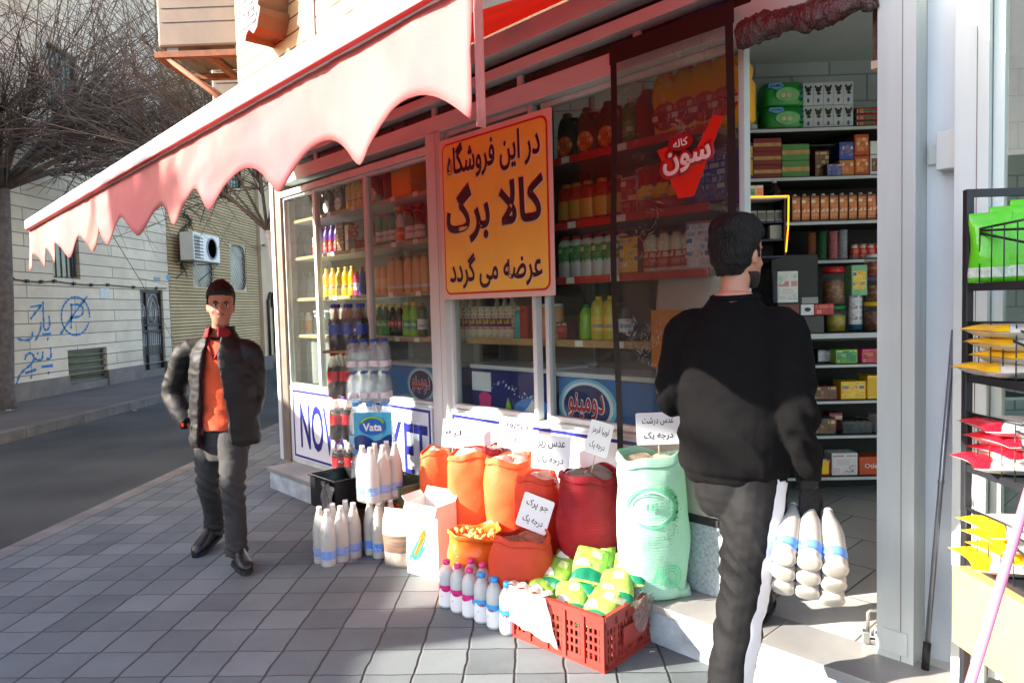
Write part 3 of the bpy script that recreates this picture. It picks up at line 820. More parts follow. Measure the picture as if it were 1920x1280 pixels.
# speckled stone cheek and black band beside the door
spk = M('speckled grey stone', (158, 166, 172), .35, .3, 70)
m_ = MB(); m_.box((-1.98, -.012, FLZ+.006), (-1.44, .12, .50)); m_.build('door_cheek', spk, shop)
m_ = MB(); m_.box((-1.98, -.016, .501), (-1.438, .12, .535)); m_.build('cheek_band', black, shop)
m_ = MB(); m_.box((-1.459, .003, .536), (-1.442, .12, .858)); m_.build('cheek_end', white, shop)
# room shell
m_ = MB()
def wbox(a, b, mi=0):                 # world-axis box put into shop space
    k = len(m_.v); m_.box(a, b, mi)
Minv = (Matrix.Translation(F(0, 0, 0)) @ Matrix.Rotation(FRZ, 4, 'Z')).inverted()
wm = MB(); wm.box((.35, 5.42, FLZ), (5.4, 5.6, 3.4)); wm.box((.2, 5.42, FLZ), (.349, 7.3, 3.4)); wm.box((-2.2, 7.3, FLZ), (.36, 7.45, 3.4)); wm.box((5.4, -1.5, 0), (5.55, 5.6, 3.4))
wm.xf(Minv); wm.build('inner_wall', courses('pale grey blocks', (176, 182, 182), (168, 174, 174), (136, 138, 138), .2, .006, .4, .9), shop)
m_ = MB(); m_.add([(-5.9, .1, 3.3), (3, .1, 3.3), (3, 8, 3.3), (-5.9, 8, 3.3), (-5.9, .1, 3.36), (3, .1, 3.36), (3, 8, 3.36), (-5.9, 8, 3.36)], [(0, 1, 2, 3), (4, 5, 6, 7), (0, 1, 5, 4), (1, 2, 6, 5), (2, 3, 7, 6), (3, 0, 4, 7)]); m_.build('ceiling', ceilm, shop)
# upper storeys and the side wall along the street
m_ = MB(); m_.box((-5.9, .101, 3.37), (3, 7, 9)); m_.box((-5.9, .0, 3.03), (3, .1, 9))
sw = MB(); sw.box((-2.28, 6.15, -.1), (-2.2, 13, 9)); sw.xf(Minv); m_.v, k = m_.v+sw.v, len(m_.v); m_.f += [[i+k for i in f] for f in sw.f]; m_.m += sw.m; m_.s += sw.s
m_.build('upper_wall', beige, shop)

# ---------------------------------------------------------------- white sign panels under the windows
navy = M('navy blue lettering', (34, 40, 128), .35, .06)
signw = M('white sign sheet', (226, 228, 234), .35, .04)
def panel_sign(s0, s1, z0, z1, label, words=None, name='shop_sign'):
    t = thing(name, label, 'sign', F(0, .004, 0), FRZ)
    m_ = MB(); m_.box((s0, -.012, z0), (s1, 0, z1)); m_.build('panel', signw, t)
    m_ = MB(); b = .018; g = .012
    for a, c, e, f in ((s0+g, s0+g+b, z0+g, z1-g), (s1-g-b, s1-g, z0+g, z1-g), (s0+g+b, s1-g-b, z1-g-b, z1-g), (s0+g+b, s1-g-b, z0+g, z0+g+b)): m_.box((a, -.015, e), (c, -.0125, f))
    m_.build('border', navy, t)
    if words:
        a, b = fac(567, 800)[0], fac(806, 815)[0]; zt, zb = fac(570, 757)[1], fac(570, 836)[1]
        text('lettering', words, navy, t, fm((a+b)/2, -.0125, (zt+zb)/2), b-a, (zt-zb)*1.06, .016, .002)
    return t
panel_sign(-5.69, -3.66, .235, .84, 'white panel sign reading NOVA MARKET in tall navy letters under the left window', 'NOVA MARKET')
panel_sign(-3.45, -1.99, .235, .84, 'plain white panel sign with a navy border behind the grain sacks')

# ---------------------------------------------------------------- yellow banner
yb = thing('banner', 'yellow Persian banner with big dark lettering and a red border on the window glass', 'sign', F(0, .035, 0), FRZ)
cx, cz, bw, bh_ = -2.98, 2.045, .965, .985
m_ = MB(); m_.prism(rrect(bw, bh_, .01, 2, cx, cz), -.004, 0); m_.build('sheet', M('pale banner edge', (226, 196, 186), .4, .05), yb)
m_ = MB(); m_.prism(rrect(bw-.06, bh_-.06, .05, 6, cx, cz), -.006, -.0045); m_.build('border', M('banner red', (200, 34, 30), .4, .05), yb)
m_ = MB(); m_.prism(rrect(bw-.084, bh_-.084, .042, 6, cx, cz), -.008, -.0065); m_.build('field', M('banner yellow', (240, 200, 84), .4, .05), yb)
dk = M('dark plum lettering', (44, 18, 34), .45, .08); pk = M('pale lettering outline', (238, 190, 160), .45, .05)
for body, z, w_, h_, bo, sx in (('در این فروشگاه', .335, .80, .235, .022, 0), ('کالا برگ', .02, .84, .36, .030, 0), ('عرضه می گردد', -.325, .80, .215, .022, 0)):
    t_ = farsi(body)
    text('lettering_outline', t_, pk, yb, fm(cx+sx, -.0082, cz+z), w_+.02, h_+.02, bo+.02, .0012)
    text('lettering', t_, dk, yb, fm(cx+sx, -.0096, cz+z), w_, h_, bo, .0015)

# ---------------------------------------------------------------- awning
AO = 1.85
aw = thing('awning', 'long red canvas awning with a faded pink scalloped valance over the shop front', 'awning', F(0, 0, 0), FRZ)
canvas = cloth('red awning canvas', (222, 70, 48), .36, .7, .08, 3)
val = cloth('faded pink valance canvas', (210, 142, 130), .25, .8, 0, 1.7, rgb2=(200, 110, 112), stretch=(1.2, 1, .5), bump=.25, bscale=420)
s0, s1 = -5.70, -1.0
def cv(u, v):
    s = s0+(s1-s0)*u; sag = -.05*math.sin(math.pi*v)*(.6+.4*math.sin(u*22))
    return (s, -(.03+(AO-.06)*v), 3.05+(2.17-3.05)*v+sag)
m_ = MB(); m_.grid(cv, 48, 14); m_.build('canvas', canvas, aw, solid=.003)
NS = 10; per = (s1-s0)/NS
def bot(s):
    if s < -5.63: return 1.834
    q = ((s+.962)/.4445) % 1.0
    return 1.836+.100*(math.sqrt(math.sin(math.pi*q)**2+.035)-.187)/.83
def vl(u, v):
    s = s0+(s1-s0)*u; b = bot(s)
    if u < .004: b = 1.836
    y = -(AO+.0)-.018*math.sin(s*5.2+1)*(1-v)-.010*math.sin(s*13)*(1-v)-.004*noise.noise(Vector((s*9, v*3, 1)))-.0025*noise.noise(Vector((s*30, v*5, 4)))
    return (s, y, b+(2.105-b)*v)
m_ = MB(); m_.grid(vl, 240, 8); m_.build('valance', val, aw, solid=.002)
m_ = MB(); m_.box((s0-.01, -AO-.028, 2.108), (s1+.01, -AO+.05, 2.172)); m_.build('front_bar', M('white enamel bar', (226, 226, 228), .35, .03), aw, bevel=.012)
m_ = MB(); m_.box((s0, -AO-.0295, 2.1035), (s1, -AO-.012, 2.1075)); m_.build('red_piping', M('red piping', (176, 30, 28), .5, .05), aw)
# side flap and folding arms
m_ = MB(); m_.grid(lambda u, v: (s1+.004, -AO+.022*u, 1.84+(2.1-1.84)*v+.0*u), 3, 6); m_.build('side_flap', val, aw, solid=.002)
for s in (-5.3, -1.45):
    m_ = MB(); m_.tube([(s, -.03, 2.95), (s+.45, -.95, 2.52)], .022, 8); m_.tube([(s+.45, -.95, 2.52), (s+.02, -AO+.03, 2.14)], .02, 8); m_.build('arm', white, aw)

# ---------------------------------------------------------------- signboard over the awning
plank = courses('cream sign boarding', (186, 158, 108), (176, 146, 96), (84, 56, 34), .105, .007, 0, .5)
sb = thing('signboard', 'cream boarded fascia sign with a protruding cart emblem above the awning', 'sign', F(0, .4, 0), FRZ)
m_ = MB(); m_.box((-5.62, 0, 3.3), (2.5, .38, 5.4)); m_.build('boarding', plank, sb)
m_ = MB(); m_.box((-5.63, -.02, 3.262), (2.5, .05, 3.298)); m_.build('bottom_trim', M('orange brown trim', (150, 84, 44), .5, .15), sb)
m_ = MB(); m_.box((-4.42, -.012, 3.305), (-4.3, -.001, 5.4)); m_.build('strip', M('grey strip', (172, 160, 148), .5, .1), sb)
o_ = .62
def bp_(x, y): a, b = fac(280+x/4.92, y/4.92, o_); return a, b
poly = [bp_(*q) for q in ((806, -160), (1010, -175), (1000, 0), (995, 40), (1016, 62), (1010, 120), (1000, 175), (988, 250), (960, 308), (918, 268), (892, 318), (880, 380), (838, 350), (812, 250), (806, 120))]
m_ = MB(); m_.prism(poly, -.215, -.001); em = m_.build('emblem_box', M('brown box side', (108, 80, 52), .5, .1), sb)
m_ = MB(); m_.prism(poly, -.222, -.2155); m_.build('emblem_face', signw, em)
m_ = MB()
def ln(p, q, w_=.009):
    a, b = bp_(*p), bp_(*q); m_.tube([(a[0], -.2225, a[1]), (b[0], -.2225, b[1])], w_, 6, flat=1.0)
for k in range(4): ln((838+k*46, -60), (835+k*42, 225-k*27), .007)
for k in range(6): ln((834, 225-k*58), (972, 135-k*64), .007)
ln((820, 310), (985, 190), .008); ln((985, 190), (1000, 90), .008)
for q in ((872, 290), (962, 230)):
    a, b = bp_(*q); m_.tube([(a+.026*math.cos(R(k*30)), -.2225, b+.03*math.sin(R(k*30))) for k in range(13)], .006, 5)
m_.build('cart_lines', M('grey emblem lines', (128, 122, 120), .5, .1), em)

# air conditioner on the side wall, seen from below
ax = thing('air_conditioner', 'weathered air conditioner on a rusty steel bracket high on the left side of the shop', 'air conditioner', (-2.3, 6.35, 3.75), 0)
rust = M('rusty steel', (128, 78, 50), .8, .3, 14)
acc = M('dusty cream casing', (116, 100, 84), .6, .15, 5)
m_ = MB()
for y in (-.28, .3): m_.box((-.95, y-.03, 0), (0, y+.03, .05))
for x in (-.93, -.5, -.12): m_.box((x-.03, -.25, .0), (x+.03, .27, .045))
for y in (-.28, .3): m_.tube([(-.85, y, -.0), (-.06, y, -.62)], .024, 6)
m_.build('bracket', rust, ax)
m_ = MB(); m_.box((-.92, -.3, .09), (-.08, .32, .75)); m_.build('casing', acc, ax, bevel=.02)
for x in (-.8, -.2):
    m_ = MB(); m_.box((x-.05, -.28, .052), (x+.05, .3, .089)); m_.build('foot_rail', M('grey foot rail', (110, 104, 96), .6, .2), ax)
m_ = MB()
for k in range(3): m_.box((-.88, -.306, .3+k*.12), (-.12, -.3005, .306+k*.12))
m_.build('louvre', iron, ax)
ax2 = dup(ax, (-2.3, 7.35, 3.55), 0, 'lower weathered air conditioner on a rusty bracket behind the first one beside the signboard', 'air conditioners on the side of the shop'); ax['group'] = 'air conditioners on the side of the shop'
# ---------------------------------------------------------------- packaged goods: one builder per kind, copies after the first
SH = {'soda': [(.75, 0), (.95, .015), (1, .05), (1, .30), (.95, .36), (1, .42), (1, .60), (.93, .68), (.7, .80), (.42, .90), (.36, .925), (.36, .95)],
      'milk': [(.8, 0), (.98, .02), (1, .06), (1, .44), (.95, .48), (1, .52), (1, .66), (.93, .74), (.72, .83), (.45, .89), (.42, .92)],
      'slim': [(.92, 0), (1, .02), (1, .70), (.9, .80), (.62, .86), (.45, .88)],
      'round': [(.88, 0), (1, .04), (1.0, .45), (.86, .55), (.95, .66), (.8, .78), (.45, .88), (.4, .9)],
      'waist': [(.9, 0), (1, .03), (.98, .25), (.8, .42), (.9, .6), (.8, .74), (.4, .87), (.36, .9)],
      'yog': [(.55, 0), (.9, .012), (.98, .04), (.9, .09), (.98, .13), (.9, .18), (.98, .22), (1, .3), (1, .55), (.9, .68), (.62, .82), (.42, .92), (.36, .97)],
      'tube': [(.96, 0), (1, .01), (1, .93), (.9, .95)],
      'jar': [(.9, 0), (1, .05), (1, .78), (.82, .86)]}
def P_bottle(cat, h, r, shape, body, cap, lab=None, l0=.2, l1=.5, capr=.42, caph=.07, sy=1.0, n=14, name=None, fill=None, fz=.7, capn='cap'):
    t = thing((name or cat.replace(' ', '_')), None, cat)
    pr = [(a*r, z*h) for a, z in SH[shape]]
    m_ = MB(); m_.lathe(pr, n, sy=sy); m_.build('body', body, t)
    top = pr[-1][1]
    if cap:
        m_ = MB(); m_.lathe([(r*capr, top-.002), (r*capr*1.03, top+.002), (r*capr*1.03, top+caph*h), (r*capr*.85, top+caph*h*1.12)], max(8, n-4), sy=max(sy, .8)); m_.build(capn, cap, t)
    if lab:
        lp = [(a*1.012+.0006, z) for a, z in pr if l0*h < z < l1*h]
        def rad(z):
            for (a, z0), (b, z1) in zip(pr, pr[1:]):
                if z0 <= z <= z1: return (a+(b-a)*(z-z0)/(z1-z0+1e-9))*1.012+.0006
            return r
        q = [(rad(l0*h), l0*h)]+lp+[(rad(l1*h), l1*h)]
        m_ = MB(); rings = [[(a*math.cos(2*math.pi*j/n), a*sy*math.sin(2*math.pi*j/n), z) for j in range(n)] for a, z in q]; m_.loft(rings, 0, False, False); m_.build('label', lab, t)
    if fill:
        q = [(a*.95, z*1.0+.003) for a, z in pr if z < fz*h]; m_ = MB(); m_.lathe(q, n, sy=sy); m_.build('drink', fill, t)
    return t
def rr_ring(w_, d_, z, k=16, e=.55, cx=0, cy=0):
    o = []
    for j in range(k):
        a = 2*math.pi*j/k; c, s = math.cos(a), math.sin(a)
        o.append((cx+w_/2*math.copysign(abs(c)**e, c), cy+d_/2*math.copysign(abs(s)**e, s), z))
    return o
def P_jug(cat, w_, d_, h, body, cap, lab=None, name=None):
    t = thing(name or cat.replace(' ', '_'), None, cat)
    m_ = MB(); m_.loft([rr_ring(w_*.92, d_*.9, 0), rr_ring(w_, d_, .04*h), rr_ring(w_, d_, .5*h), rr_ring(w_*.8, d_*.95, .66*h, cx=-w_*.08), rr_ring(w_*.42, d_*.7, .84*h, cx=-w_*.2), rr_ring(w_*.34, d_*.55, .9*h, cx=-w_*.2)]); m_.build('body', body, t)
    m_ = MB(); m_.tube([(w_*.38, 0, .5*h), (w_*.44, 0, .66*h), (w_*.3, 0, .83*h), (w_*.02, 0, .86*h), (-w_*.15, 0, .82*h)], [.09*w_]*5, 8); m_.build('handle', body, t)
    m_ = MB(); m_.lathe([(w_*.17, .89*h), (w_*.18, .9*h), (w_*.18, .985*h), (w_*.15, h)], 12, (-w_*.2, 0, 0)); m_.build('cap', cap, t)
    if lab:
        m_ = MB(); m_.prism(ell(w_*.36, h*.2, 18, 0, h*.28), -d_/2-.004, -d_/2+.004); m_.build('label', lab, t)
    return t
def P_spray(cat, h, r, body, head, lab=None, name=None):
    t = P_bottle(cat, h*.84, r, 'round', body, None, lab, .12, .5, sy=.6, name=name)
    m_ = MB(); m_.lathe([(r*.4, .75*h), (r*.42, .8*h), (r*.3, .81*h), (r*.3, .87*h)], 10); m_.box((-r*.95, -r*.3, .86*h), (r*.7, r*.3, .95*h)); m_.box((-r*1.1, -r*.18, .87*h), (-r*.951, r*.18, .93*h))
    m_.tube([(-r*.5, 0, .86*h), (-r*.85, 0, .74*h), (-r*.7, 0, .7*h)], r*.12, 6); m_.build('trigger_head', head, t)
    return t
def P_box(cat, w_, d_, h, side, face=None, inset=.06, name=None, strip=None, emblem=None):
    t = thing(name or cat.replace(' ', '_'), None, cat)
    m_ = MB(); m_.box((-w_/2, -d_/2, 0), (w_/2, d_/2, h)); m_.build('carton', side, t, bevel=min(.004, h*.04))
    if face:
        a = inset; m_ = MB(); m_.box((-w_/2*(1-a), -d_/2-.002, h*a), (w_/2*(1-a), -d_/2+.0005, h*(1-a))); m_.build('print', face, t)
    if strip:
        m_ = MB(); m_.box((-w_/2*.999, -d_/2-.003, h*.36), (w_/2*.999, -d_/2-.0022, h*.62)); m_.build('band', strip, t)
    if emblem:
        m_ = MB(); m_.prism(ell(w_*.24, h*.2, 16, 0, h*.52), -d_/2-.0042, -d_/2-.0032); m_.build('emblem', emblem, t)
    return t
def P_carton(cat, w_, d_, h, side, face, cap, name=None):
    t = P_box(cat, w_, d_, h*.92, side, face, .1, name)
    m_ = MB(); m_.lathe([(w_*.22, h*.92), (w_*.22, h*.985), (w_*.18, h)], 10); m_.build('cap', cap, t)
    return t
def P_bag(cat, w_, d_, h, body, lab=None, name=None, seed=1, crimp=True, mats2=None, band=None):
    """upright or flat filled bag: pillow with crimped top"""
    t = thing(name or cat.replace(' ', '_'), None, cat)
    rg = random.Random(seed); ph = [rg.uniform(0, 6) for _ in range(4)]
    rings = []
    K = 20
    for i in range(15):
        v = i/14
        f = max(.03, math.sin(math.pi*min(1, v*1.02+.06))**.45) if v < .93 else .04
        ww = w_*(.94+.06*math.sin(v*7+ph[0]))*(1.0 if v < .9 else .97); dd = d_*f*(1.1-.25*v)
        ring = []
        for j in range(K):
            a = 2*math.pi*j/K; c, s = math.cos(a), math.sin(a)
            wob = 1+.05*math.sin(a*3+v*9+ph[1])+.04*math.sin(a*5-v*14+ph[2])
            ring.append((ww/2*math.copysign(abs(c)**.75, c), dd/2*math.copysign(abs(s)**.85, s)*wob, v*h))
        rings.append(ring)
    m_ = MB(); m_.loft(rings); m_.build('bag', body, t)
    if lab:
        m_ = MB(); m_.loft([[(x*1.006, y*1.03, z) for x, y, z in r] for r in rings[4:9]], 0, False, False); m_.build('print', lab, t)
    if band:
        m_ = MB(); m_.loft([[(x*1.008, y*1.035, z) for x, y, z in r] for r in rings[1:4]], 0, False, False); m_.build('band', band, t)
    return t
PROTO = {}
def put(key, fn, loc, rz, label, group=None, tilt=None, scale=None):
    if key in PROTO:
        r = dup(PROTO[key], loc, rz, label, group)
    else:
        r = fn(); PROTO[key] = r
        r.location = loc; r.rotation_euler = (0, 0, rz); r['label'] = label
        if group: r['group'] = group
    if 'group' in r.keys() and not group: del r['group']
    if tilt: r.rotation_euler = tilt
    r.scale = scale or (1, 1, 1)
    return r
def plastic(name, rgb, rough=.3, **k): return M(name, rgb, rough, k.pop('var', .06), 8, **k)
WHT = plastic('white plastic', (226, 226, 224)); BLK = plastic('black plastic', (26, 26, 28)); YEL = plastic('yellow plastic', (246, 196, 20)); ORG = plastic('orange plastic', (232, 122, 20))
RED = plastic('red plastic', (190, 26, 30)); PUR = plastic('purple plastic', (116, 64, 170)); GRN = plastic('green plastic', (24, 122, 56)); TEA = plastic('teal plastic', (28, 92, 110)); BLU = plastic('blue plastic', (30, 66, 160))
PNK = plastic('pink plastic', (226, 60, 130)); PCH = plastic('peach plastic', (226, 160, 110)); SKY = plastic('sky blue plastic', (52, 148, 216)); DPU = plastic('dark purple plastic', (62, 24, 60)); LIM = plastic('lime plastic', (140, 190, 40)); AMB = plastic('amber plastic', (216, 160, 60)); DGR = plastic('dark green plastic', (18, 60, 40)); CRM = plastic('cream plastic', (222, 206, 176)); MAR = plastic('maroon plastic', (120, 26, 28))
PW = patchy('white and blue print', (226, 226, 226), (40, 84, 170), (200, 60, 60), 40); PY = patchy('yellow print', (246, 206, 60), (40, 90, 160), (210, 60, 40), 40); PR = patchy('red print', (196, 36, 34), (236, 220, 190), (40, 50, 90), 34); PO = patchy('orange print', (226, 120, 40), (240, 224, 190), (120, 40, 30), 40); PG = patchy('green print', (60, 150, 60), (232, 232, 210), (30, 70, 130), 36); PB = patchy('brown print', (110, 70, 40), (220, 190, 130), (40, 30, 26), 40); PU = patchy('blue print', (40, 70, 160), (220, 210, 190), (220, 150, 40), 40)
CLEARB = clear('clear bottle plastic', (235, 240, 242), .22, (225, 232, 236), .06, .3, 60, 1.45)
FILM = clear('shrink film', (250, 250, 250), .05, (240, 240, 240), .05, .8, 30, 1.5)
COLA = M('dark cola', (22, 9, 6), .1, .1); GREENB = clear('green bottle plastic', (60, 150, 80), .25, (20, 120, 50), .08)

# ---- left window shelves
LZ = [2.300, 1.978, 1.622, 1.303]
wood = M('tan board edge', (176, 140, 92), .6, .15, 12); shelfw = M('white shelf board', (206, 204, 200), .5, .05)
ls = thing('display_shelf', 'white shelving with tan edged boards inside the left shop window', 'shelf', F(0, 0, 0), FRZ)
for z in LZ:
    m_ = MB(); m_.box((-5.76, .088, z-.03), (-3.64, .40, z-.002)); b_ = m_.build('shelf_board', shelfw, ls)
    m_ = MB(); m_.box((-5.76, .08, z-.028), (-3.64, .0875, z-.004)); m_.build('edge_strip', wood, b_)
for s in (-5.765, -4.445, -3.655):
    m_ = MB(); m_.box((s, .36, FLZ+.01), (s+.012, .40, 2.6)); m_.build('upright', white, ls)
m_ = MB(); m_.box((-5.77, .405, FLZ+.01), (-3.64, .415, 2.75)); m_.build('back_panel', M('grey back panel', (150, 150, 150), .7, .08), ls)
def on_left(px, py, row, key, fn, label, group=None, y=.2, rz=FRZ):
    s = fac(px, py, -y)[0]
    return put(key, fn, F(s, -y, LZ[row]), rz, label, group)
def row_left(xs, py, row, key, fn, label, group=None, y=.2):
    for x in xs: on_left(x, py, row, key, fn, label, group if len(xs) > 1 else None, y)
GREYC = clear('grey clear plastic', (150, 156, 160), .3, (120, 124, 128), .08)
row_left([561, 577], 400, 0, 'g1', lambda: P_bottle('bottle', .26, .045, 'round', GREYC, WHT, None), 'clear grey bottle on the top shelf at the far left of the left window', 'grey bottles on the top left shelf')
row_left([601, 622, 644], 395, 0, 'bj', lambda: P_jug('jug', .14, .10, .25, BLK, BLK, PW), 'black handled jug on the top shelf of the left window', 'black jugs on the top shelf')
row_left([656, 667, 677], 385, 0, 'yb', lambda: P_bottle('bottle', .25, .04, 'slim', YEL, YEL, PY, .1, .55, sy=.7), 'tall yellow bottle beside the black jugs on the top shelf', 'yellow bottles on the top shelf')
on_left(711, 378, 0, 'tj', lambda: P_jug('jug', .17, .13, .25, TEA, TEA, PO), 'dark teal jug on the top shelf next to the mullion')
on_left(737, 372, 0, 'pj', lambda: P_jug('jug', .12, .12, .27, DPU, PNK), 'dark purple jug between the teal jug and the orange container')
on_left(774, 364, 0, 'oc', lambda: P_box('container', .24, .2, .23, ORG, M('orange ribbed side', (240, 140, 30), .4, .1, 3), .04, 'plastic_container', None), 'big square orange container at the right end of the top shelf')
row_left([564, 580], 475, 1, 'g2', lambda: P_bottle('bottle', .24, .038, 'waist', GREYC, DGR, None), 'clear bottle with a dark cap on the second shelf at the far left', 'clear bottles on the second left shelf')
on_left(593, 472, 1, 'pw', lambda: P_bottle('tube', .17, .03, 'tube', WHT, PNK, PR, .1, .7, .8), 'white and pink tube beside the purple bottles')
row_left([604, 614, 624, 634], 470, 1, 'pp', lambda: P_bottle('bottle', .245, .036, 'waist', PUR, PUR, PR, .1, .5), 'purple bottle in the row on the second shelf of the left window', 'purple bottles')
on_left(648, 466, 1, 'db', lambda: P_box('box', .12, .1, .24, DPU, PB), 'dark purple carton beside the purple bottles')
row_left([661], 465, 1, 'ob', lambda: P_box('box', .05, .1, .21, PO, PW), 'narrow orange and white carton on the second shelf')
on_left(673, 464, 1, 'rb2', lambda: P_box('box', .1, .12, .1, PR, BLK), 'low red and black carton on the second shelf by the mullion')
on_left(699, 462, 1, 'rt', lambda: P_bottle('bottle', .23, .032, 'slim', RED, RED, PW, .1, .4), 'slim red bottle just right of the mullion on the second shelf')
row_left([713, 726], 460, 1, 'gb', lambda: P_bottle('bottle', .25, .04, 'slim', GRN, PNK, PW, .15, .45, sy=.7), 'green bottle with a pink cap on the second shelf', 'green bottles on the second shelf')
on_left(738, 459, 1, 'tb', lambda: P_bottle('bottle', .25, .042, 'slim', TEA, TEA, PW, .15, .45, sy=.7), 'teal bottle between the green bottles and the spray bottles')
on_left(752, 457, 1, 'ws', lambda: P_spray('spray bottle', .29, .05, WHT, ORG, PO), 'white spray bottle with an orange print on the second shelf')
row_left([770, 788], 453, 1, 'bs', lambda: P_spray('spray bottle', .28, .052, DPU, MAR, PW), 'dark purple spray bottle at the right end of the second shelf', 'purple spray bottles')
row_left([570, 584], 550, 2, 'gc', lambda: P_bottle('bottle', .22, .034, 'soda', CLEARB, GRN, None), 'clear bottle with a green cap on the third shelf', 'green capped bottles')
on_left(602, 549, 2, 'blb', lambda: P_bottle('bottle', .22, .04, 'waist', SKY, RED, PW, .1, .45), 'light blue bottle with a red cap at the left of the third shelf')
row_left([614, 626, 638, 650, 662], 549, 2, 'ylw', lambda: P_bottle('bottle', .245, .04, 'waist', YEL, YEL, PY, .1, .4), 'bright yellow cleaner bottle in the row on the third shelf', 'yellow cleaner bottles')
on_left(671, 549, 2, 'rdb', lambda: P_bottle('bottle', .2, .03, 'slim', PNK, RED, PW), 'pink bottle at the end of the yellow bottles')
on_left(681, 549, 2, 'pub', lambda: P_bottle('bottle', .23, .032, 'waist', BLU, RED, None), 'blue and red bottle by the mullion on the third shelf')
row_left([698, 710, 722], 548, 2, 'pc1', lambda: P_bottle('bottle', .2, .04, 'tube', PCH, PCH, M('peach label', (232, 190, 140), .5, .1), .2, .6, .7, sy=.7), 'short peach shampoo bottle on the third shelf', 'short peach bottles')
row_left([736, 751, 767, 783, 798], 546, 2, 'pc2', lambda: P_bottle('bottle', .28, .043, 'slim', PCH, plastic('tan cap', (180, 120, 80)), PW, .12, .2, .55, sy=.7), 'tall peach shampoo bottle on the third shelf', 'tall peach bottles')
row_left([566, 580], 622, 3, 'gw', lambda: P_bottle('bottle', .2, .042, 'slim', CRM, WHT, AMB, .1, .6, .6, sy=.7), 'cream bottle with a gold label on the bottom shelf', 'cream and gold bottles')
row_left([600, 618], 622, 3, 'cu', lambda: P_bottle('jar', .2, .05, 'tube', GREYC, WHT, None, capr=1.0), 'tall clear jar with a white lid on the bottom shelf', 'clear jars')
row_left([634, 648], 622, 3, 'pk', lambda: P_box('packet', .07, .1, .22, PR, WHT), 'red and white packet behind the soda bottles on the bottom shelf', 'red packets')
row_left([701, 713, 725], 627, 3, 'gy', lambda: P_bottle('bottle', .235, .036, 'soda', GREENB, YEL, PG, .3, .5, .6), 'green drink bottle with a yellow cap on the bottom shelf', 'green drink bottles')
row_left([738, 751], 629, 3, 'dk', lambda: P_bottle('bottle', .23, .036, 'soda', COLA, YEL, PR, .3, .5, .6), 'dark drink bottle with a yellow cap on the bottom shelf', 'dark drink bottles')
row_left([765, 778], 631, 3, 'lg', lambda: P_bottle('bottle', .24, .038, 'soda', LIM, YEL, PG, .2, .5, .6), 'lime green drink bottle on the bottom shelf', 'lime bottles')
on_left(793, 632, 3, 'db2', lambda: P_bottle('bottle', .25, .036, 'slim', DGR, RED, PW), 'dark bottle with a red cap at the right end of the bottom shelf')
# grey curtain under the bottom shelf
m_ = MB(); m_.grid(lambda u, v: (-5.74+1.25*u, .16+.012*math.sin(u*40), .87+.40*v), 80, 4); c_ = m_.build('curtain', M('grey under-shelf cloth', (128, 126, 124), .85, .1)); c_.location = F(0, 0, 0); c_.rotation_euler = (0, 0, FRZ)
tag(c_, 'grey cloth curtain under the bottom shelf of the left window', 'curtain')
# ---- freezers behind the lower glass
def freezer(s0, s1, top, y, col, label, logo=None):
    t = thing('chest_freezer', label, 'freezer', F(0, 0, 0), FRZ)
    m_ = MB(); m_.box((s0, y, FLZ), (s1, y+.55, top)); m_.build('body', col, t, bevel=.012)
    m_ = MB(); m_.box((s0-.004, y-.012, top+.001), (s1+.004, y+.555, top+.028)); m_.build('lid_rim', M('pale rim', (196, 202, 206), .4, .05), t, bevel=.006)
    if logo:
        cx, cz, rx, rz = logo
        for i, (k, c) in enumerate(((1.12, M('pale halo', (120, 190, 214), .3, .05)), (1.0, M('badge rim', (214, 222, 230), .3, .05)), (.88, M('badge navy', (28, 40, 96), .3, .05)))):
            m_ = MB(); m_.prism(ell(rx*k, rz*k, 36, cx, cz), y-.003-.003*i, y-.0005-.003*i); m_.build('badge', c, t)
        tx = farsi('دومینو')
        text('lettering_outline', tx, signw, t, fm(cx, y-.0095, cz), rx*1.42, rz*1.15, .05, .0012)
        text('lettering', tx, M('badge red', (190, 20, 36), .35, .05), t, fm(cx, y-.011, cz), rx*1.36, rz*1.08, .02, .0012)
    return t
bluef = M('bright blue freezer front', (22, 92, 168), .3, .12, 2, rgb2=(30, 120, 190)); navyf = M('night blue freezer front', (24, 34, 110), .3, .2, 3)
a, b = fac(788, 722, -.14); freezer(-4.40, -3.66, 1.09, .14, bluef, 'bright blue ice cream freezer with a round red lettered badge behind the left window', (a+.02, b+.005, .155, .115))
fz = freezer(-3.42, -2.70, 1.11, .14, navyf, 'night blue freezer front with stars and a pink cup behind the middle window')
m_ = MB(); m_.box((-3.41, .132, .97), (-3.23, .1385, 1.09)); m_.build('price_sheet', signw, fz)
m_ = MB()
for k in range(46):
    q = rnd.random(); x = -3.3+.58*q; z = .995+.035*math.sin(q*7)+rnd.gauss(0, .012); r_ = rnd.choice((.002, .003, .003, .006))
    m_.prism(ell(r_, r_*1.3, 6, x, z), .1345, .1385)
m_.build('star_specks', signw, fz)
m_ = MB(); m_.prism([(-3.33, .86), (-3.24, .86), (-3.225, .94), (-3.26, .965), (-3.31, .965), (-3.345, .94)], .131, .1385); m_.build('pink_cup', PNK, fz)
m_ = MB(); m_.prism([(-3.1, .85), (-3.04, .85), (-3.05, .9), (-3.07, .945), (-3.09, .9)], .131, .1385); m_.build('green_tree', LIM, fz)
m_ = MB(); m_.prism(ell(.17, .1, 24, -2.86, .86), .135, .1385); m_.build('blue_glow', M('pale blue print', (70, 130, 210), .4, .1), fz)
m_ = MB(); m_.prism([(-2.95, .83), (-2.94, .87), (-2.9, .90), (-2.86, .95), (-2.82, .90), (-2.78, .87), (-2.77, .83)], .131, .1345); m_.build('white_dome', signw, fz)
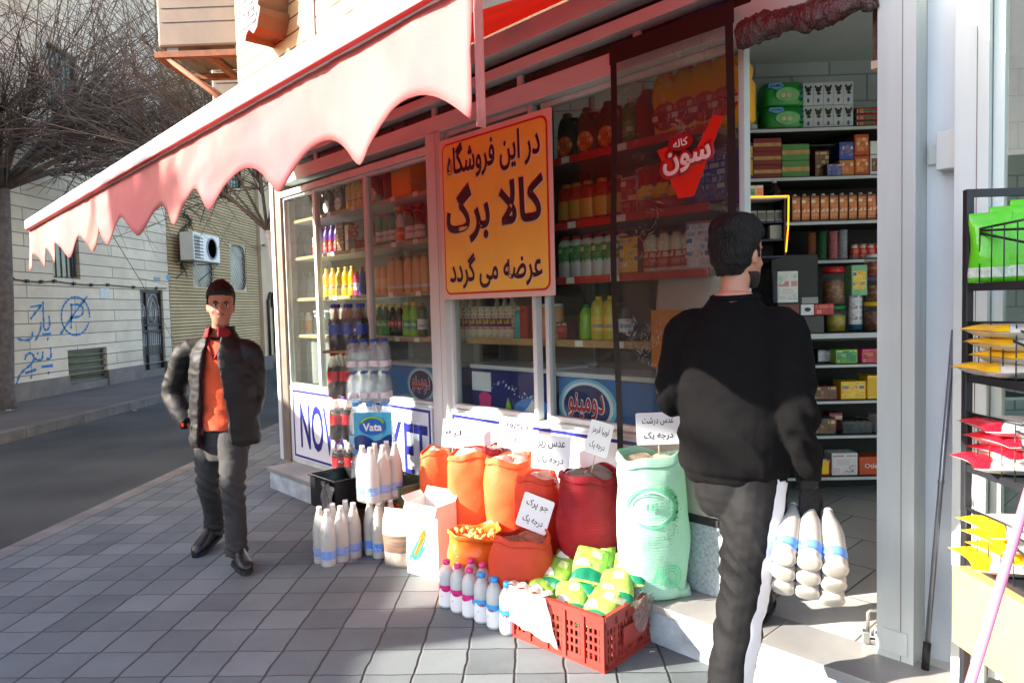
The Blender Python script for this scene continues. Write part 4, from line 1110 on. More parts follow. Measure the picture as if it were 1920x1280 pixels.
a, b = fac(1101, 762, -.14); freezer(-2.66, -1.82, 1.10, .14, bluef, 'bright blue ice cream freezer with a round red lettered badge behind the right window', (a, b, .185, .135))

# ---- right window shelves
RZ = [2.305, 1.95, 1.65, 1.305]
rs = thing('display_shelf', 'dark shelving with red edged boards inside the right shop window', 'shelf', F(0, 0, 0), FRZ)
darkb = M('dark shelf board', (92, 84, 80), .6, .15); rededge = M('red shelf edge', (196, 40, 36), .45, .1)
for i, z in enumerate(RZ):
    m_ = MB(); m_.box((-3.44, .128, z-.03), (-1.68, .45, z-.002)); b_ = m_.build('shelf_board', darkb, rs)
    m_ = MB(); m_.box((-3.44, .12, z-.035), (-1.68, .1275, z+.004)); m_.build('edge_strip', rededge if i < 3 else wood, b_)
for s in (-3.45, -2.62, -1.70):
    m_ = MB(); m_.box((s, .41, FLZ+.01), (s+.012, .45, 2.75)); m_.build('upright', iron, rs)
m_ = MB(); m_.box((-3.45, .455, FLZ+.01), (-1.69, .465, 2.3)); m_.build('back_panel', M('dark room backing', (78, 66, 60), .7, .15), rs)  # added dark sheet standing in for the unlit room behind
def row_right(xs, py, row, key, fn, label, group=None, y=.24):
    for x in xs: put(key, fn, F(fac(x, py, -y)[0], -y, RZ[row]), FRZ, label, group if len(xs) > 1 else None)
row_right([1072, 1110, 1150], 270, 0, 'dj', lambda: P_jug('jug', .15, .12, .27, DGR, DGR, PO), 'dark green oil jug on the top shelf of the right window', 'dark green jugs')
row_right([1064, 1082, 1104, 1130, 1158], 405, 1, 'rj', lambda: P_bottle('bottle', .24, .058, 'slim', plastic('deep red plastic', (186, 40, 24)), ORG, AMB, .12, .55, .5, sy=.8), 'red bottle with a gold label on the second shelf of the right window', 'red bottles with gold labels')
row_right([1062, 1082, 1103, 1124, 1145, 1168], 515, 2, 'tr', lambda: P_bottle('bottle', .25, .05, 'slim', WHT, RED, PG, .35, .75, .5, sy=.7), 'white bottle with a green and red label on the third shelf of the right window', 'white, green and red bottles')
row_right([870, 883, 896, 909, 922, 935, 948, 961], 630, 3, 'jb', lambda: P_box('carton', .062, .06, .2, patchy('fruit print', (226, 214, 190), (200, 50, 90), (110, 70, 30), 50), None, name='juice_carton', strip=patchy('berry band', (120, 40, 100), (220, 190, 60), (60, 90, 50), 30)), 'juice carton in the row under the yellow banner', 'juice cartons', .2)
row_right([872, 886, 900, 934, 948, 962], 630, 3, 'wb', lambda: P_bottle('bottle', .26, .03, 'soda', WHT, WHT, PR, .2, .6, .7), 'white capped bottle behind the row of juice cartons', 'white capped bottles', .3)
row_right([851], 632, 3, 'gx', lambda: P_bottle('jar', .2, .05, 'jar', TEA, WHT, PO), 'teal jar at the left end of the shelf under the banner')
row_right([976], 632, 3, 'tc', lambda: P_bottle('bottle', .2, .045, 'slim', plastic('turquoise plastic', (30, 170, 160)), WHT, None), 'turquoise bottle beside the juice cartons')
row_right([991], 632, 3, 'rc2', lambda: P_box('box', .07, .08, .2, RED, None), 'plain red carton at the mullion under the banner')
row_right([1025, 1044], 636, 3, 'ox', lambda: P_bottle('jar', .2, .045, 'tube', PCH, WHT, None, capr=.9), 'peach cylinder jar right of the mullion', 'peach cylinder jars')
row_right([1062], 638, 3, 'pxx', lambda: P_box('box', .08, .08, .1, DPU, PR), 'small dark purple carton on the right window bottom shelf')
row_right([1100], 640, 3, 'gl', lambda: P_bottle('bottle', .2, .04, 'round', LIM, GRN, None), 'lime bottle beside the yellow shampoo bottles')
row_right([1124, 1147], 641, 3, 'ys', lambda: P_bottle('bottle', .25, .045, 'slim', plastic('soft yellow plastic', (214, 190, 70)), YEL, PY, .2, .5, .4), 'soft yellow shampoo bottle on the bottom shelf of the right window', 'soft yellow shampoo bottles')
row_right([1172], 643, 3, 'dg', lambda: P_bottle('bottle', .23, .042, 'slim', M('charcoal plastic', (52, 50, 50), .3, .1), BLK, PW), 'charcoal bottle at the right of the yellow shampoo bottles')
row_right([1126, 1162], 642, 3, 'sm', lambda: P_box('box', .16, .08, .06, PU, PO), 'flat printed carton behind the shampoo bottles', 'flat printed cartons', .38)
# jugs behind the door curtain
row_right([1262, 1300, 1336, 1372], 225, 0, 'yj', lambda: P_jug('jug', .2, .14, .34, plastic('warm yellow plastic', (240, 170, 20)), PNK, PR), 'big yellow detergent jug with a pink cap behind the door curtain', 'big yellow jugs', .24)
row_right([1225], 240, 0, 'pj3', lambda: P_jug('jug', .17, .14, .27, MAR, RED), 'maroon jug left of the big yellow jugs')
row_right([1215, 1245, 1275], 385, 1, 'rp', lambda: P_bag('packet', .15, .09, .25, RED, PY), 'red packet on the shelf behind the door curtain', 'red packets behind the curtain')
row_right([1320, 1350], 380, 1, 'dp', lambda: P_box('box', .14, .14, .26, DPU, PU), 'dark purple carton on the shelf behind the door curtain', 'dark purple cartons')
sackw = cloth('white woven sack', (222, 204, 196), .2, .7, .1, 8)
sk = thing('sugar_sack', 'white folded sack with an orange label standing behind the door curtain', 'sack', F(fac(1294, 700, -.2)[0], -.2, RZ[3]-.30), FRZ)
m_ = MB(); m_.loft([rr_ring(.33*a, .2*b, z) for a, b, z in ((.95, .9, 0), (1, 1, .05), (1, 1, .4), (.97, .9, .5), (1.0, .6, .56), (1.02, .5, .58), (.98, .35, .63), (1.0, .3, .66))]); m_.build('bag', sackw, sk)
m_ = MB(); m_.box((-.145, -.112, .18), (.145, -.104, .46)); m_.build('label', M('orange and red label', (236, 150, 30), .5, .1, 4, rgb2=(206, 60, 40), stretch=(1, 1, .6)), sk)

row_right([1192], 510, 2, 'mx1', lambda: P_box('box', .12, .12, .2, M('dull red carton', (140, 40, 36), .5, .1), PY), 'dull red carton at the curtain edge on the third right shelf')
row_right([1222, 1246, 1270, 1294], 505, 2, 'cr1', lambda: P_bottle('bottle', .22, .045, 'round', CRM, MAR, PR, .12, .5, sy=.8), 'cream bottle with a maroon cap behind the door curtain', 'cream bottles behind the curtain')
row_right([1322, 1350], 500, 2, 'cr2', lambda: P_box('box', .13, .12, .23, M('rose carton', (190, 110, 104), .5, .1), PW), 'rose coloured carton behind the door curtain', 'rose cartons')
row_right([1190], 395, 1, 'rj2', lambda: P_box('box', .1, .1, .2, M('pale pink carton', (214, 160, 150), .5, .1), PR), 'pale pink carton at the curtain edge on the second right shelf')
row_right([1186, 1206], 265, 0, 'gj3', lambda: P_bottle('bottle', .26, .05, 'slim', GRN, WHT, PG, .2, .5), 'green bottle at the curtain edge on the top right shelf', 'green bottles on the top right shelf')
# price tags clipped to the shelf edges
tagm = M('paper price tag', (226, 224, 214), .6, .1, 30)
for i, (s_, z, y) in enumerate([(s, z, -.0785) for z in LZ for s in (-5.05, -4.72, -4.2, -3.9)]+[(s, z, -.1185) for z in RZ for s in (-2.5, -2.2)]):
    m_ = MB(); m_.box((-.028, -.003, -.03), (.028, -.0005, .003)); o_ = m_.build('price_tag', tagm, ls if y > -.1 else rs); o_.location = (s_+rnd.uniform(-.05, .05), -y, z-.002)
# ---------------------------------------------------------------- back shelves inside the shop (square to the street grid)
BY = 4.9
bs = thing('wall_shelf', 'tall dark wall shelving with white edged boards at the back of the shop', 'shelf', (0, 0, 0))
bd = M('dark back shelf', (44, 42, 42), .6, .15); be = M('silver shelf edge', (196, 198, 200), .4, .05)
def bz(py, Y=BY, px=1550): return atY(px, py, Y).z
BZ = {}
x0, x1 = 1.30, 3.2
for nm, py in (('a', 237), ('b', 329), ('c', 413), ('d', 486), ('e', 690), ('f', 757), ('g', 822), ('h', 896)):
    z = bz(py); BZ[nm] = z
    m_ = MB(); m_.box((x0 if nm not in 'cd' else 1.74, BY+.005, z-.03), (x1, BY+.42, z)); b_ = m_.build('shelf_board', bd, bs)
    m_ = MB(); m_.box((x0 if nm not in 'cd' else 1.74, BY-.004, z-.028), (x1, BY+.0045, z-.008)); m_.build('edge_strip', be, b_)
m_ = MB(); m_.box((x0, BY+.43, FLZ+.005), (x1, BY+.45, BZ['a']-.04)); m_.build('back_panel', M('black back panel', (30, 29, 30), .7, .1), bs)
def bk(px, row, key, fn, label, group=None, dy=.12, dz=0, rz=0.0, tilt=None, py=None):
    z = BZ[row]+dz; Y = BY+dy
    p = atY(px, py if py else 400, Y)
    return put(key, fn, (p.x, Y, z), rz, label, group, tilt)
PXM = BY/FPX
def hw(a): return a*PXM                # pixels -> metres at the back shelves
def P_pack(w_, d_, h, body, text_=None, art=True):
    t = thing('nappy_pack', None, 'nappy pack')
    m_ = MB(); m_.loft([rr_ring(w_*a, d_*b, z*h, 20, .4) for a, b, z in ((.95, .9, 0), (1, 1, .08), (1, 1.04, .5), (1, .98, .9), (.96, .85, 1))]); m_.build('wrap', body, t)
    if art:
        m_ = MB(); m_.prism(ell(w_*.3, h*.3, 22, w_*.05, h*.45), -d_*.56, -d_*.5); m_.build('oval_print', M('pale green oval', (120, 190, 120), .4, .2, 14), t)
        for k, c in ((-.06, (226, 190, 160)), (.1, (226, 190, 160))):
            m_ = MB(); m_.prism(ell(w_*.06, h*.1, 12, w_*k, h*.42), -d_*.575, -d_*.561); m_.build('printed_figure', M('peach print', c, .5, .2, 30), t)
        for k in range(3):
            m_ = MB(); m_.prism(ell(w_*.035, h*.06, 10, w_*.4, h*(.25+.24*k)), -d_*.57, -d_*.5); m_.build('round_mark', BLU, t)
        m_ = MB(); m_.prism([(-w_*.42, h*.78), (-w_*.4, h*.93), (-w_*.1, h*.95), (-w_*.04, h*.8), (-w_*.22, h*.66)], -d_*.565, -d_*.5); m_.build('name_patch', M('pale blue patch', (110, 170, 220), .4, .1), t)
        if text_: text('lettering', text_, navy, t, fm(-w_*.24, -d_*.566, h*.83), w_*.3, h*.11, .03, .002)
    return t
ngr = plastic('bright green wrap', (34, 140, 52), .35, var=.12)
put('np1', lambda: P_pack(hw(74), .2, hw(40), ngr, farsi('مولفیکس')), (atY(1463, 230, BY+.12).x, BY+.12, BZ['a']), 0, 'lower green nappy pack with Persian lettering on the top back shelf')
put('np2', lambda: P_pack(hw(73), .2, hw(43), ngr, 'molfix'), (atY(1462, 170, BY+.12).x, BY+.12, BZ['a']+hw(41)), 0, 'upper green nappy pack lying on another green pack')
put('np3', lambda: P_bag('nappy pack', hw(34), .16, hw(54), ngr, None, 'nappy_pack', 3, band=WHT), (atY(1402, 200, BY+.14).x, BY+.14, BZ['a']), 0, 'green nappy pack half hidden by the curtain edge')
def P_tissue():
    t = thing('tissue_pack', None, 'tissue pack')
    w_ = hw(18.4); h = hw(41)
    m_ = MB(); m_.box((-w_/2, -.06, 0), (w_/2, .06, h)); m_.build('packet', M('white tissue wrap', (196, 198, 202), .4, .06), t, bevel=.005)
    m_ = MB()
    m_.prism(ell(w_*.26, h*.12, 12, 0, h*.68), -.0635, -.0605)
    m_.build('emblem', BLK, t)
    for sx in (-1, 1):
        m_ = MB(); m_.prism(ell(w_*.1, h*.07, 8, sx*w_*.25, h*.8), -.0635, -.0605); m_.build('emblem_mark', BLK, t)
    m_ = MB(); m_.prism(ell(w_*.2, h*.06, 10, w_*.05, h*.5), -.0635, -.0605); m_.build('emblem_mark', BLK, t)
    m_ = MB(); m_.prism(ell(w_*.12, h*.1, 8, 0, h*.2), -.0635, -.0605); m_.build('blue_mark', M('dull blue print', (70, 80, 140), .5, .1), t)
    return t
for j in range(2):
    for i in range(5): put('tp', P_tissue, (atY(1509+18.6*i, 200, BY+.1).x, BY+.1, BZ['a']+hw(41.5)*j), 0, 'white tissue packet with a black emblem, %s row of the wrapped block' % ('upper' if j else 'lower'), 'tissue packets, %s row' % ('upper' if j else 'lower'))
for j in range(3):
    for i in range(2): put('fb', lambda: P_box('foil box', hw(48), .1, hw(11.2), BLK, PR, .12, 'foil_box', None, GRN), (atY(1622+50*i, 220, BY+.1).x, BY+.1, BZ['a']+hw(11.8)*j), 0, ('flat black and red foil box in the stack right of the tissue block' if i == 0 else 'flat black and red foil box in the stack against the door post'), 'foil boxes %s' % ('by the tissue block' if i == 0 else 'by the post'))
# biscuit cartons, tea boxes
for j in range(3):
    put('bc1', lambda: P_box('biscuit carton', hw(51), .2, hw(24), M('deep red carton', (132, 28, 30), .5, .08), None, 0, 'biscuit_carton', M('tan biscuit print', (196, 150, 84), .5, .2, 30)), (atY(1430, 300, BY+.13).x, BY+.13, BZ['b']+hw(24.4)*j), 0, 'dark red biscuit carton, %s of its stack of three' % ('bottom', 'middle', 'top')[j], 'biscuit cartons')
    if j < 2: put('bc2', lambda: P_box('biscuit carton', hw(50), .2, hw(30), M('leaf green carton', (86, 140, 70), .5, .08), None, 0, 'biscuit_carton', M('tan biscuit print', (196, 150, 84))), (atY(1482, 300, BY+.13).x, BY+.13, BZ['b']+hw(30.4)*j), 0, 'green biscuit carton, %s of its stack of two' % ('bottom', 'top')[j], 'biscuit cartons')
put('bc3', lambda: P_box('biscuit carton', hw(22), .2, hw(66), PUR, PY, .1, 'biscuit_carton'), (atY(1395, 300, BY+.14).x, BY+.14, BZ['b']), 0, 'purple and yellow carton at the curtain edge beside the biscuit stack')
put('bc4', lambda: P_box('carton', hw(26), .15, hw(50), MAR, PB), (atY(1533, 300, BY+.16).x, BY+.16, BZ['b']), 0, 'dim maroon carton in the gap right of the biscuit cartons')
put('bc5', lambda: P_box('carton', hw(28), .15, hw(22), BLK, PU), (atY(1556, 300, BY+.1).x, BY+.1, BZ['b']), 0, 'low dark carton in the gap beside the tea boxes')
for key, px, w_, h_, dz, sd, fc, lb in (('t1', 1579, 27, 29, 0, M('ochre carton', (196, 130, 40), .5, .1), PO, 'ochre tea box under the blue one'), ('t2', 1579, 27, 32, 30, BLU, PU, 'blue tea box standing on the ochre one'), ('t3', 1607, 26, 36, 0, M('burnt orange carton', (200, 76, 26), .5, .1), PO, 'lower burnt orange tea box'), ('t4', 1607, 26, 38, 37, M('burnt orange carton', (200, 76, 26)), PO, 'upper burnt orange tea box'), ('t5', 1636, 26, 37, 0, WHT, PB, 'white and black coffee box beside the orange tea boxes'), ('t6', 1636, 26, 24, 38, WHT, None, 'white box with a grey triangle on the coffee box'), ('t7', 1663, 22, 40, 0, M('ochre carton', (196, 130, 40)), PO, 'ochre box against the door post')):
    put(key, lambda: P_box('tea box', hw(w_), .14, hw(h_), sd, fc, .18, 'tea_box'), (atY(px, 300, BY+.11).x, BY+.11, BZ['b']+hw(dz)), 0, lb)
# drink cartons with white caps
for i in range(9):
    put('dc', lambda: P_carton('drink carton', hw(15.5), .06, hw(52), M('brown carton side', (150, 80, 36), .5, .1), PO, WHT, 'drink_carton'), (atY(1490+17.6*i, 390, BY+.09).x, BY+.09, BZ['c']), 0, 'orange and white drink carton with a white cap in the row on the back shelf', 'drink cartons with white caps')
put('mb', lambda: P_bag('snack bag', hw(36), .12, hw(46), MAR, PR, 'snack_bag', 5), (atY(1652, 390, BY+.12).x, BY+.12, BZ['c']), 0, 'dark red snack bag at the end of the drink carton row')
for i, (px, c, h_) in enumerate(((1521, M('brown cups', (130, 72, 44), .5, .3, 60), 52), (1541, M('green cups', (40, 90, 50), .5, .4, 60), 54), (1562, M('pink cups', (186, 110, 110), .5, .3, 60), 54), (1580, M('grey cups', (150, 156, 160), .5, .3, 60), 56))):
    def cups(c=c, h_=h_):
        t = thing('cup_stack', None, 'cups'); m_ = MB(); pr = []
        for k in range(8): pr += [(hw(7.2), hw(h_)*k/8), (hw(8.6), hw(h_)*(k+.85)/8)]
        m_.lathe(pr, 12); m_.build('cups', c, t); return t
    put('cs%d' % i, cups, (atY(px, 460, BY+.1).x, BY+.1, BZ['d']), 0, ('brown', 'green', 'pink', 'grey')[i]+' stack of paper cups on the back shelf')
jar = clear('jar plastic', (230, 235, 235), .12, (200, 200, 196), .06, .2, 50)
def P_jar(r, h, lid, fill):
    t = thing('jar', None, 'jar'); m_ = MB(); m_.lathe([(r*.92, 0), (r, h*.05), (r, h*.76), (r*.84, h*.84)], 14); m_.build('body', jar, t)
    m_ = MB(); m_.lathe([(r*.9, .004), (r*.93, h*.6), (r*.6, h*.66)], 12); m_.build('contents', fill, t)
    m_ = MB(); m_.lathe([(r*.9, h*.84), (r*.95, h*.85), (r*.95, h*.97), (r*.8, h)], 14); m_.build('lid', lid, t); return t
# counter in front of the back shelves, with screen and sweets
ct = thing('counter', 'dark shop counter with a white edged top in front of the back shelves', 'counter', (0, 0, 0))
CY = 4.45; cz_ = atY(1600, 623, CY).z; cxl = 1.45
m_ = MB(); m_.box((cxl, CY+.01, cz_-.05), (3.2, CY+.40, cz_-.001)); m_.build('counter_top', bd, ct)
m_ = MB(); m_.box((cxl, CY-.006, cz_-.035), (3.2, CY+.0095, cz_-.004)); m_.build('edge_strip', be, ct)
m_ = MB(); m_.box((cxl, CY+.03, FLZ+.005), (cxl+.02, CY+.38, cz_-.051)); m_.build('end_panel', bd, ct)
for py in (682, 750, 815, 893):
    z = atY(1600, py, CY).z; m_ = MB(); m_.box((cxl+.021, CY+.012, z-.022), (3.2, CY+.39, z)); b_ = m_.build('shelf_board', bd, ct)
    m_ = MB(); m_.box((cxl+.021, CY-.002, z-.02), (3.2, CY+.0115, z-.004)); m_.build('edge_strip', be, b_)
m_ = MB(); m_.box((cxl+.021, CY+.391, FLZ+.005), (3.2, CY+.40, cz_-.06)); m_.build('back_panel', M('black back panel', (30, 29, 30)), ct)
KM = CY/FPX
def ck(px, key, fn, label, z=None, dy=.15, group=None, rz=0.0, dz=0): return put(key, fn, (atY(px, 600, CY+dy).x, CY+dy, (cz_ if z is None else z)+dz), rz, label, group)
def ks(a): return a*KM
scr = thing('screen', 'black flat screen seen from behind on the counter', 'screen', (atY(1490, 500, CY+.2).x, CY+.2, cz_))
m_ = MB(); m_.box((-ks(45), 0, ks(66)), (ks(45), .03, ks(150))); m_.build('panel', M('matt black screen', (9, 9, 10), .5, .1), scr, bevel=.006)
m_ = MB(); m_.box((-ks(8), .01, 0), (ks(8), .03, ks(68))); m_.box((-ks(24), -.04, 0), (ks(24), .1, .012)); m_.build('stand', M('dark grey plastic', (46, 46, 48), .4, .1), scr)
ck(1473, 'cb1', lambda: P_box('sweet box', ks(38), .08, ks(58), WHT, patchy('sweet print', (226, 226, 220), (200, 40, 40), (110, 160, 120), 26), .1, 'sweet_box'), 'white printed sweet box on the counter behind the shopper', dz=ks(58), dy=.04)
ck(1473, 'cb0', lambda: P_box('carton', ks(40), .1, ks(57), BLK, MAR), 'dark carton under the white sweet box on the counter', dy=.04)
ck(1510, 'cb2', lambda: P_box('small box', ks(24), .07, ks(20), WHT, None, 0, 'small_box', None, BLK), 'small white box with a black emblem on the counter edge', dz=ks(34), dy=.03)
ck(1510, 'cb3', lambda: P_box('carton', ks(60), .08, ks(33), BLK, None, 0, 'black_carton'), 'black carton under the small white box', dy=.035)
ck(1541, 'cb4', lambda: P_box('small box', ks(36), .07, ks(20), RED, PR, .1, 'small_box'), 'small red printed box on the counter edge', dz=ks(34), dy=.03)
ck(1515, 'cb5', lambda: P_box('small box', ks(30), .07, ks(12), M('grey card', (150, 150, 150), .5, .1), None, 0, 'small_box'), 'grey card box lying on the small boxes', dz=ks(55), dy=.05)
swt = patchy('mixed sweets', (150, 60, 40), (210, 160, 50), (60, 90, 60), 60)
ck(1563, 'j1', lambda: P_jar(ks(20), ks(72), RED, swt), 'big sweet jar with a red lid on the counter', dz=ks(52), dy=.2)
ck(1566, 'j2', lambda: P_jar(ks(19), ks(50), GRN, patchy('yellow sweets', (214, 180, 40), (230, 210, 90), (120, 60, 30), 50)), 'yellow sweet tub with a green lid under the red lidded jar', dy=.2)
for j, (c, l) in enumerate(((jar, 'lowest'), (jar, 'middle'), (jar, 'upper'))):
    ck(1604, 'tb', lambda: P_box('tub', ks(28), .1, ks(20), M('pale tub plastic', (140, 146, 140), .3, .15), None, 0, 'tub', WHT), 'pale plastic tub, %s of the stack on the counter' % l, dz=ks(21)*j+ks(2), dy=.2, group='pale tubs')
ck(1605, 'j5', lambda: P_box('packet', ks(30), .1, ks(58), M('mint packet', (120, 176, 130), .4, .2, 20), PY, .2), 'mint and yellow packet on top of the pale tubs', dz=ks(68), dy=.2)
ck(1641, 'j3', lambda: P_jar(ks(21), ks(56), YEL, swt), 'sweet jar with a yellow lid on the counter', dy=.18)
ck(1641, 'j4', lambda: P_jar(ks(19), ks(46), M('lilac lid', (120, 90, 130), .4, .1), swt), 'sweet jar with a lilac lid on the yellow lidded jar', dz=ks(57), dy=.18)
ck(1640, 'j6', lambda: P_jar(ks(18), ks(42), WHT, patchy('red sweets', (190, 40, 30), (230, 170, 60), (120, 30, 30), 60)), 'jar of red sweets with a white lid at the top of the jar stack', dz=ks(104), dy=.18)
sz = [atY(1600, py, CY).z for py in (682, 750, 815, 893)]
for px, key, w_, h_, row, sd, fc, lb in ((1580, 'k1', 40, 26, 0, LIM, PG, 'lime packet on the counter shelf'), (1628, 'k2', 40, 26, 0, PNK, PR, 'pink and red packet on the counter shelf'), (1592, 'k3', 46, 34, 1, YEL, PY, 'yellow printed box on the counter shelf'), (1637, 'k4', 38, 44, 1, YEL, M('yellow carton face', (230, 180, 20), .5, .1), 'tall yellow box beside the printed yellow box'), (1540, 'k5', 44, 26, 1, MAR, PB, 'dim maroon packet left of the yellow boxes'), (1540, 'k6', 40, 30, 2, M('dull grey carton', (80, 80, 80), .5, .2), PB, 'dim grey packet on the lower counter shelf'), (1600, 'k7', 56, 24, 2, GREYC, None, 'clear plastic tray on the lower counter shelf'), (1656, 'k8', 40, 32, 2, WHT, PB, 'white and brown box at the right of the clear tray'), (1576, 'k9', 48, 42, 3, WHT, patchy('cherry print', (226, 220, 220), (190, 20, 40), (120, 20, 50), 22), 'white box with red cherries on the bottom counter shelf'), (1633, 'k10', 60, 34, 3, M('burnt orange carton', (200, 76, 26)), None, 'orange brown box on the bottom counter shelf'), (1530, 'k11', 36, 30, 3, PR, YEL, 'red and yellow packet on the bottom counter shelf')):
    o = put(key, lambda: P_box('packet', ks(w_), .12, ks(h_), sd, fc, .1), (atY(px, 780, CY+.1).x, CY+.1, sz[row]), 0, lb)
text('lettering', 'Otle', WHT, PROTO['k10'], fm(-ks(8), -.0605, ks(17)), ks(24), ks(9), .02, .002)
for px, key, w_, h_, row, sd, fc, lb in ((1510, 'm1', 30, 24, 0, RED, PR, 'red packet at the left of the top counter shelf'), (1545, 'm2', 26, 26, 0, BLK, PW, 'black packet on the top counter shelf'), (1605, 'm3', 22, 20, 0, WHT, PB, 'white packet between the lime and pink packets'), (1500, 'm4', 34, 30, 1, BLU, PU, 'blue box at the left of the yellow boxes'), (1510, 'm5', 30, 34, 3, GRN, PG, 'green box at the left of the bottom counter shelf'), (1566, 'm6', 26, 36, 2, MAR, PR, 'maroon box left of the clear tray'), (1630, 'm7', 26, 22, 2, YEL, PO, 'yellow and orange packet behind the clear tray')):
    put(key, lambda: P_box('packet', ks(w_), .1, ks(h_), sd, fc, .1), (atY(px, 780, CY+.14).x, CY+.18, sz[row]), 0, lb)
for i in range(6): put('tin', lambda: P_bottle('tin', hw(30), hw(8), 'tube', M('tin silver', (170, 170, 168), .3, .1, metal=.6), None, PR, .12, .85), (atY(1602+15*i, 460, BY+.12).x, BY+.12, BZ['d']), 0, 'silver tin with a red printed band on the back shelf', 'silver tins')
# small display cabinet with an orange light strip
cab = thing('cigarette_cabinet', 'dark display cabinet with small white packets and an orange light strip', 'cabinet', (0, 0, 0))
YC = 4.3
L_, Rr, T_, B_ = atY(1386, 430, YC).x, atY(1474, 430, YC).x, atY(1430, 374, YC).z, atY(1430, 480, YC).z
m_ = MB(); m_.box((L_-.4, YC, B_), (L_-.38, YC+.2, T_)); m_.box((Rr-.012, YC, B_), (Rr, YC+.2, T_)); m_.box((L_-.379, YC+.19, B_), (Rr-.013, YC+.2, T_)); m_.build('carcass', bd, cab)
m_ = MB(); m_.box((L_-.4, YC-.01, T_+.001), (Rr+.002, YC+.2, T_+.012)); m_.build('top', be, cab)
for f in (.62, .3, 0): z = B_+(T_-B_)*f; m_ = MB(); m_.box((L_-.379, YC+.01, z-.012), (Rr-.013, YC+.189, z)); m_.build('shelf_board', M('navy shelf', (30, 30, 60), .5, .1), cab)
m_ = MB(); ledm = M('orange light strip', (255, 138, 10), .5, 0, emit=1.1)
m_.box((L_-.4, YC-.016, T_+.0125), (Rr+.012, YC-.008, T_+.018)); m_.tube([(Rr+.012, YC-.012, T_+.014), (Rr+.008, YC-.012, (T_+B_)/2), (Rr-.006, YC-.012, B_+.02)], .0042, 6); m_.build('light_strip', ledm, cab)
km = YC/FPX
for i in range(7):
    put('cg', lambda: P_box('packet', 14.5*km, .05, 20*km, M('pale packet', (170, 166, 156), .5, .1), M('grey packet print', (110, 106, 104), .5, .3, 60), .2), (atY(1380+16.4*i-20, 400, YC+.06).x, YC+.06, B_+(T_-B_)*.62+.001), 0, 'small pale packet in the row in the dark cabinet', 'small pale packets')
for px, c, lb in ((1394, BLK, 'black and red packet on the lit cabinet'), (1408, WHT, 'white packet with a green foot on the lit cabinet'), (1422, WHT, 'white packet with an orange foot on the lit cabinet')):
    put('cp%d' % px, lambda: P_box('packet', 13*km, .05, 24*km, c, {1394: PR, 1408: PG, 1422: PO}[px], .25), (atY(px, 360, YC+.06).x, YC+.06, T_+.013), 0, lb)
put('cgl', lambda: P_box('packet', 22*km, .05, 26*km, M('pale packet', (170, 166, 156)), None), (atY(1452, 440, YC+.06).x, YC+.06, B_+(T_-B_)*.3+.001), 0, 'single pale packet on the lower cabinet shelf')
hb = thing('hot_drink_bottle', 'dark bottle with a silver cap on the lit cabinet', 'bottle', (atY(1452, 360, YC+.1).x, YC+.1, T_+.0125))
m_ = MB(); m_.lathe([(.03, 0), (.032, .01), (.032, .06), (.012, .085), (.012, .1)], 12); m_.build('body', COLA, hb); m_ = MB(); m_.lathe([(.014, .1), (.014, .115)], 10); m_.build('cap', be, hb)
# things behind the right hand window
bx = thing('display_rack', 'white framed rack with dark green boxes behind the right window', 'rack', F(-.3, -.35, 0), FRZ)
for s in (-.13, .5):
    m_ = MB(); m_.box((s, 0, FLZ+.006), (s+.035, .04, 2.9)); m_.build('post', white, bx)
for z in (.6, 1.35, 1.95, 2.3):
    m_ = MB(); m_.box((-.095, .0, z), (.499, .3, z+.02)); m_.build('shelf_board', M('white shelf board', (206, 204, 200)), bx)
for j in range(4): put('gbx', lambda: P_box('box', .14, .1, .07, M('dull green carton', (70, 96, 76), .5, .1), M('pale label', (180, 180, 170), .5, .1), .3), F(-.28, -.45, 1.971+.074*j), FRZ, 'dull green box in the stack behind the right window, %s' % ('lowest', 'second from the bottom', 'third from the bottom', 'topmost')[j], 'dull green boxes')
pc = thing('cabinet_panel', 'sunlit display cabinet shown as a peach panel with a yellow strip behind the right window', 'display', F(-.28, -.16, 0), FRZ)  # flat peach panel, sunlight in its colour, in place of a display cabinet
m_ = MB(); m_.box((-.16, 0, 1.15), (.5, .02, 1.9)); m_.build('board', M('sunlit cabinet peach', (216, 160, 110), .6, .1, 4), pc); m_ = MB(); m_.box((-.15, -.03, 1.86), (.5, -.001, 1.9)); m_.build('yellow_strip', M('yellow strip', (250, 190, 60), .5, .05), pc)
m_ = MB(); m_.box((-.03, -.004, 1.45), (.1, -.001, 1.57)); m_.build('pale_card', signw, pc)
# ---------------------------------------------------------------- grain sacks
def woven(name, rgb, rgb2=None, tr=.25):
    mt = cloth(name, rgb, tr, .55, .08, 5, rgb2=rgb2, bump=.35, bscale=14)
    t = mt.node_tree                       # horizontal weave ridges
    b = t.nodes['Principled BSDF']
    tc = t.nodes.new('ShaderNodeTexCoord'); wv = t.nodes.new('ShaderNodeTexWave'); wv.bands_direction = 'Z'
    wv.inputs['Scale'].default_value = 26; wv.inputs['Distortion'].default_value = 3.5; wv.inputs['Detail'].default_value = 2; wv.inputs['Detail Scale'].default_value = 1.5
    t.links.new(tc.outputs['Object'], wv.inputs['Vector'])
    bp = t.nodes.new('ShaderNodeBump'); bp.inputs['Strength'].default_value = .10; bp.inputs['Distance'].default_value = .01
    old = b.inputs['Normal'].links[0].from_node
    t.links.new(wv.outputs['Color'], bp.inputs['Height']); t.links.new(old.outputs[0], bp.inputs['Normal']); t.links.new(bp.outputs[0], b.inputs['Normal'])
    return mt
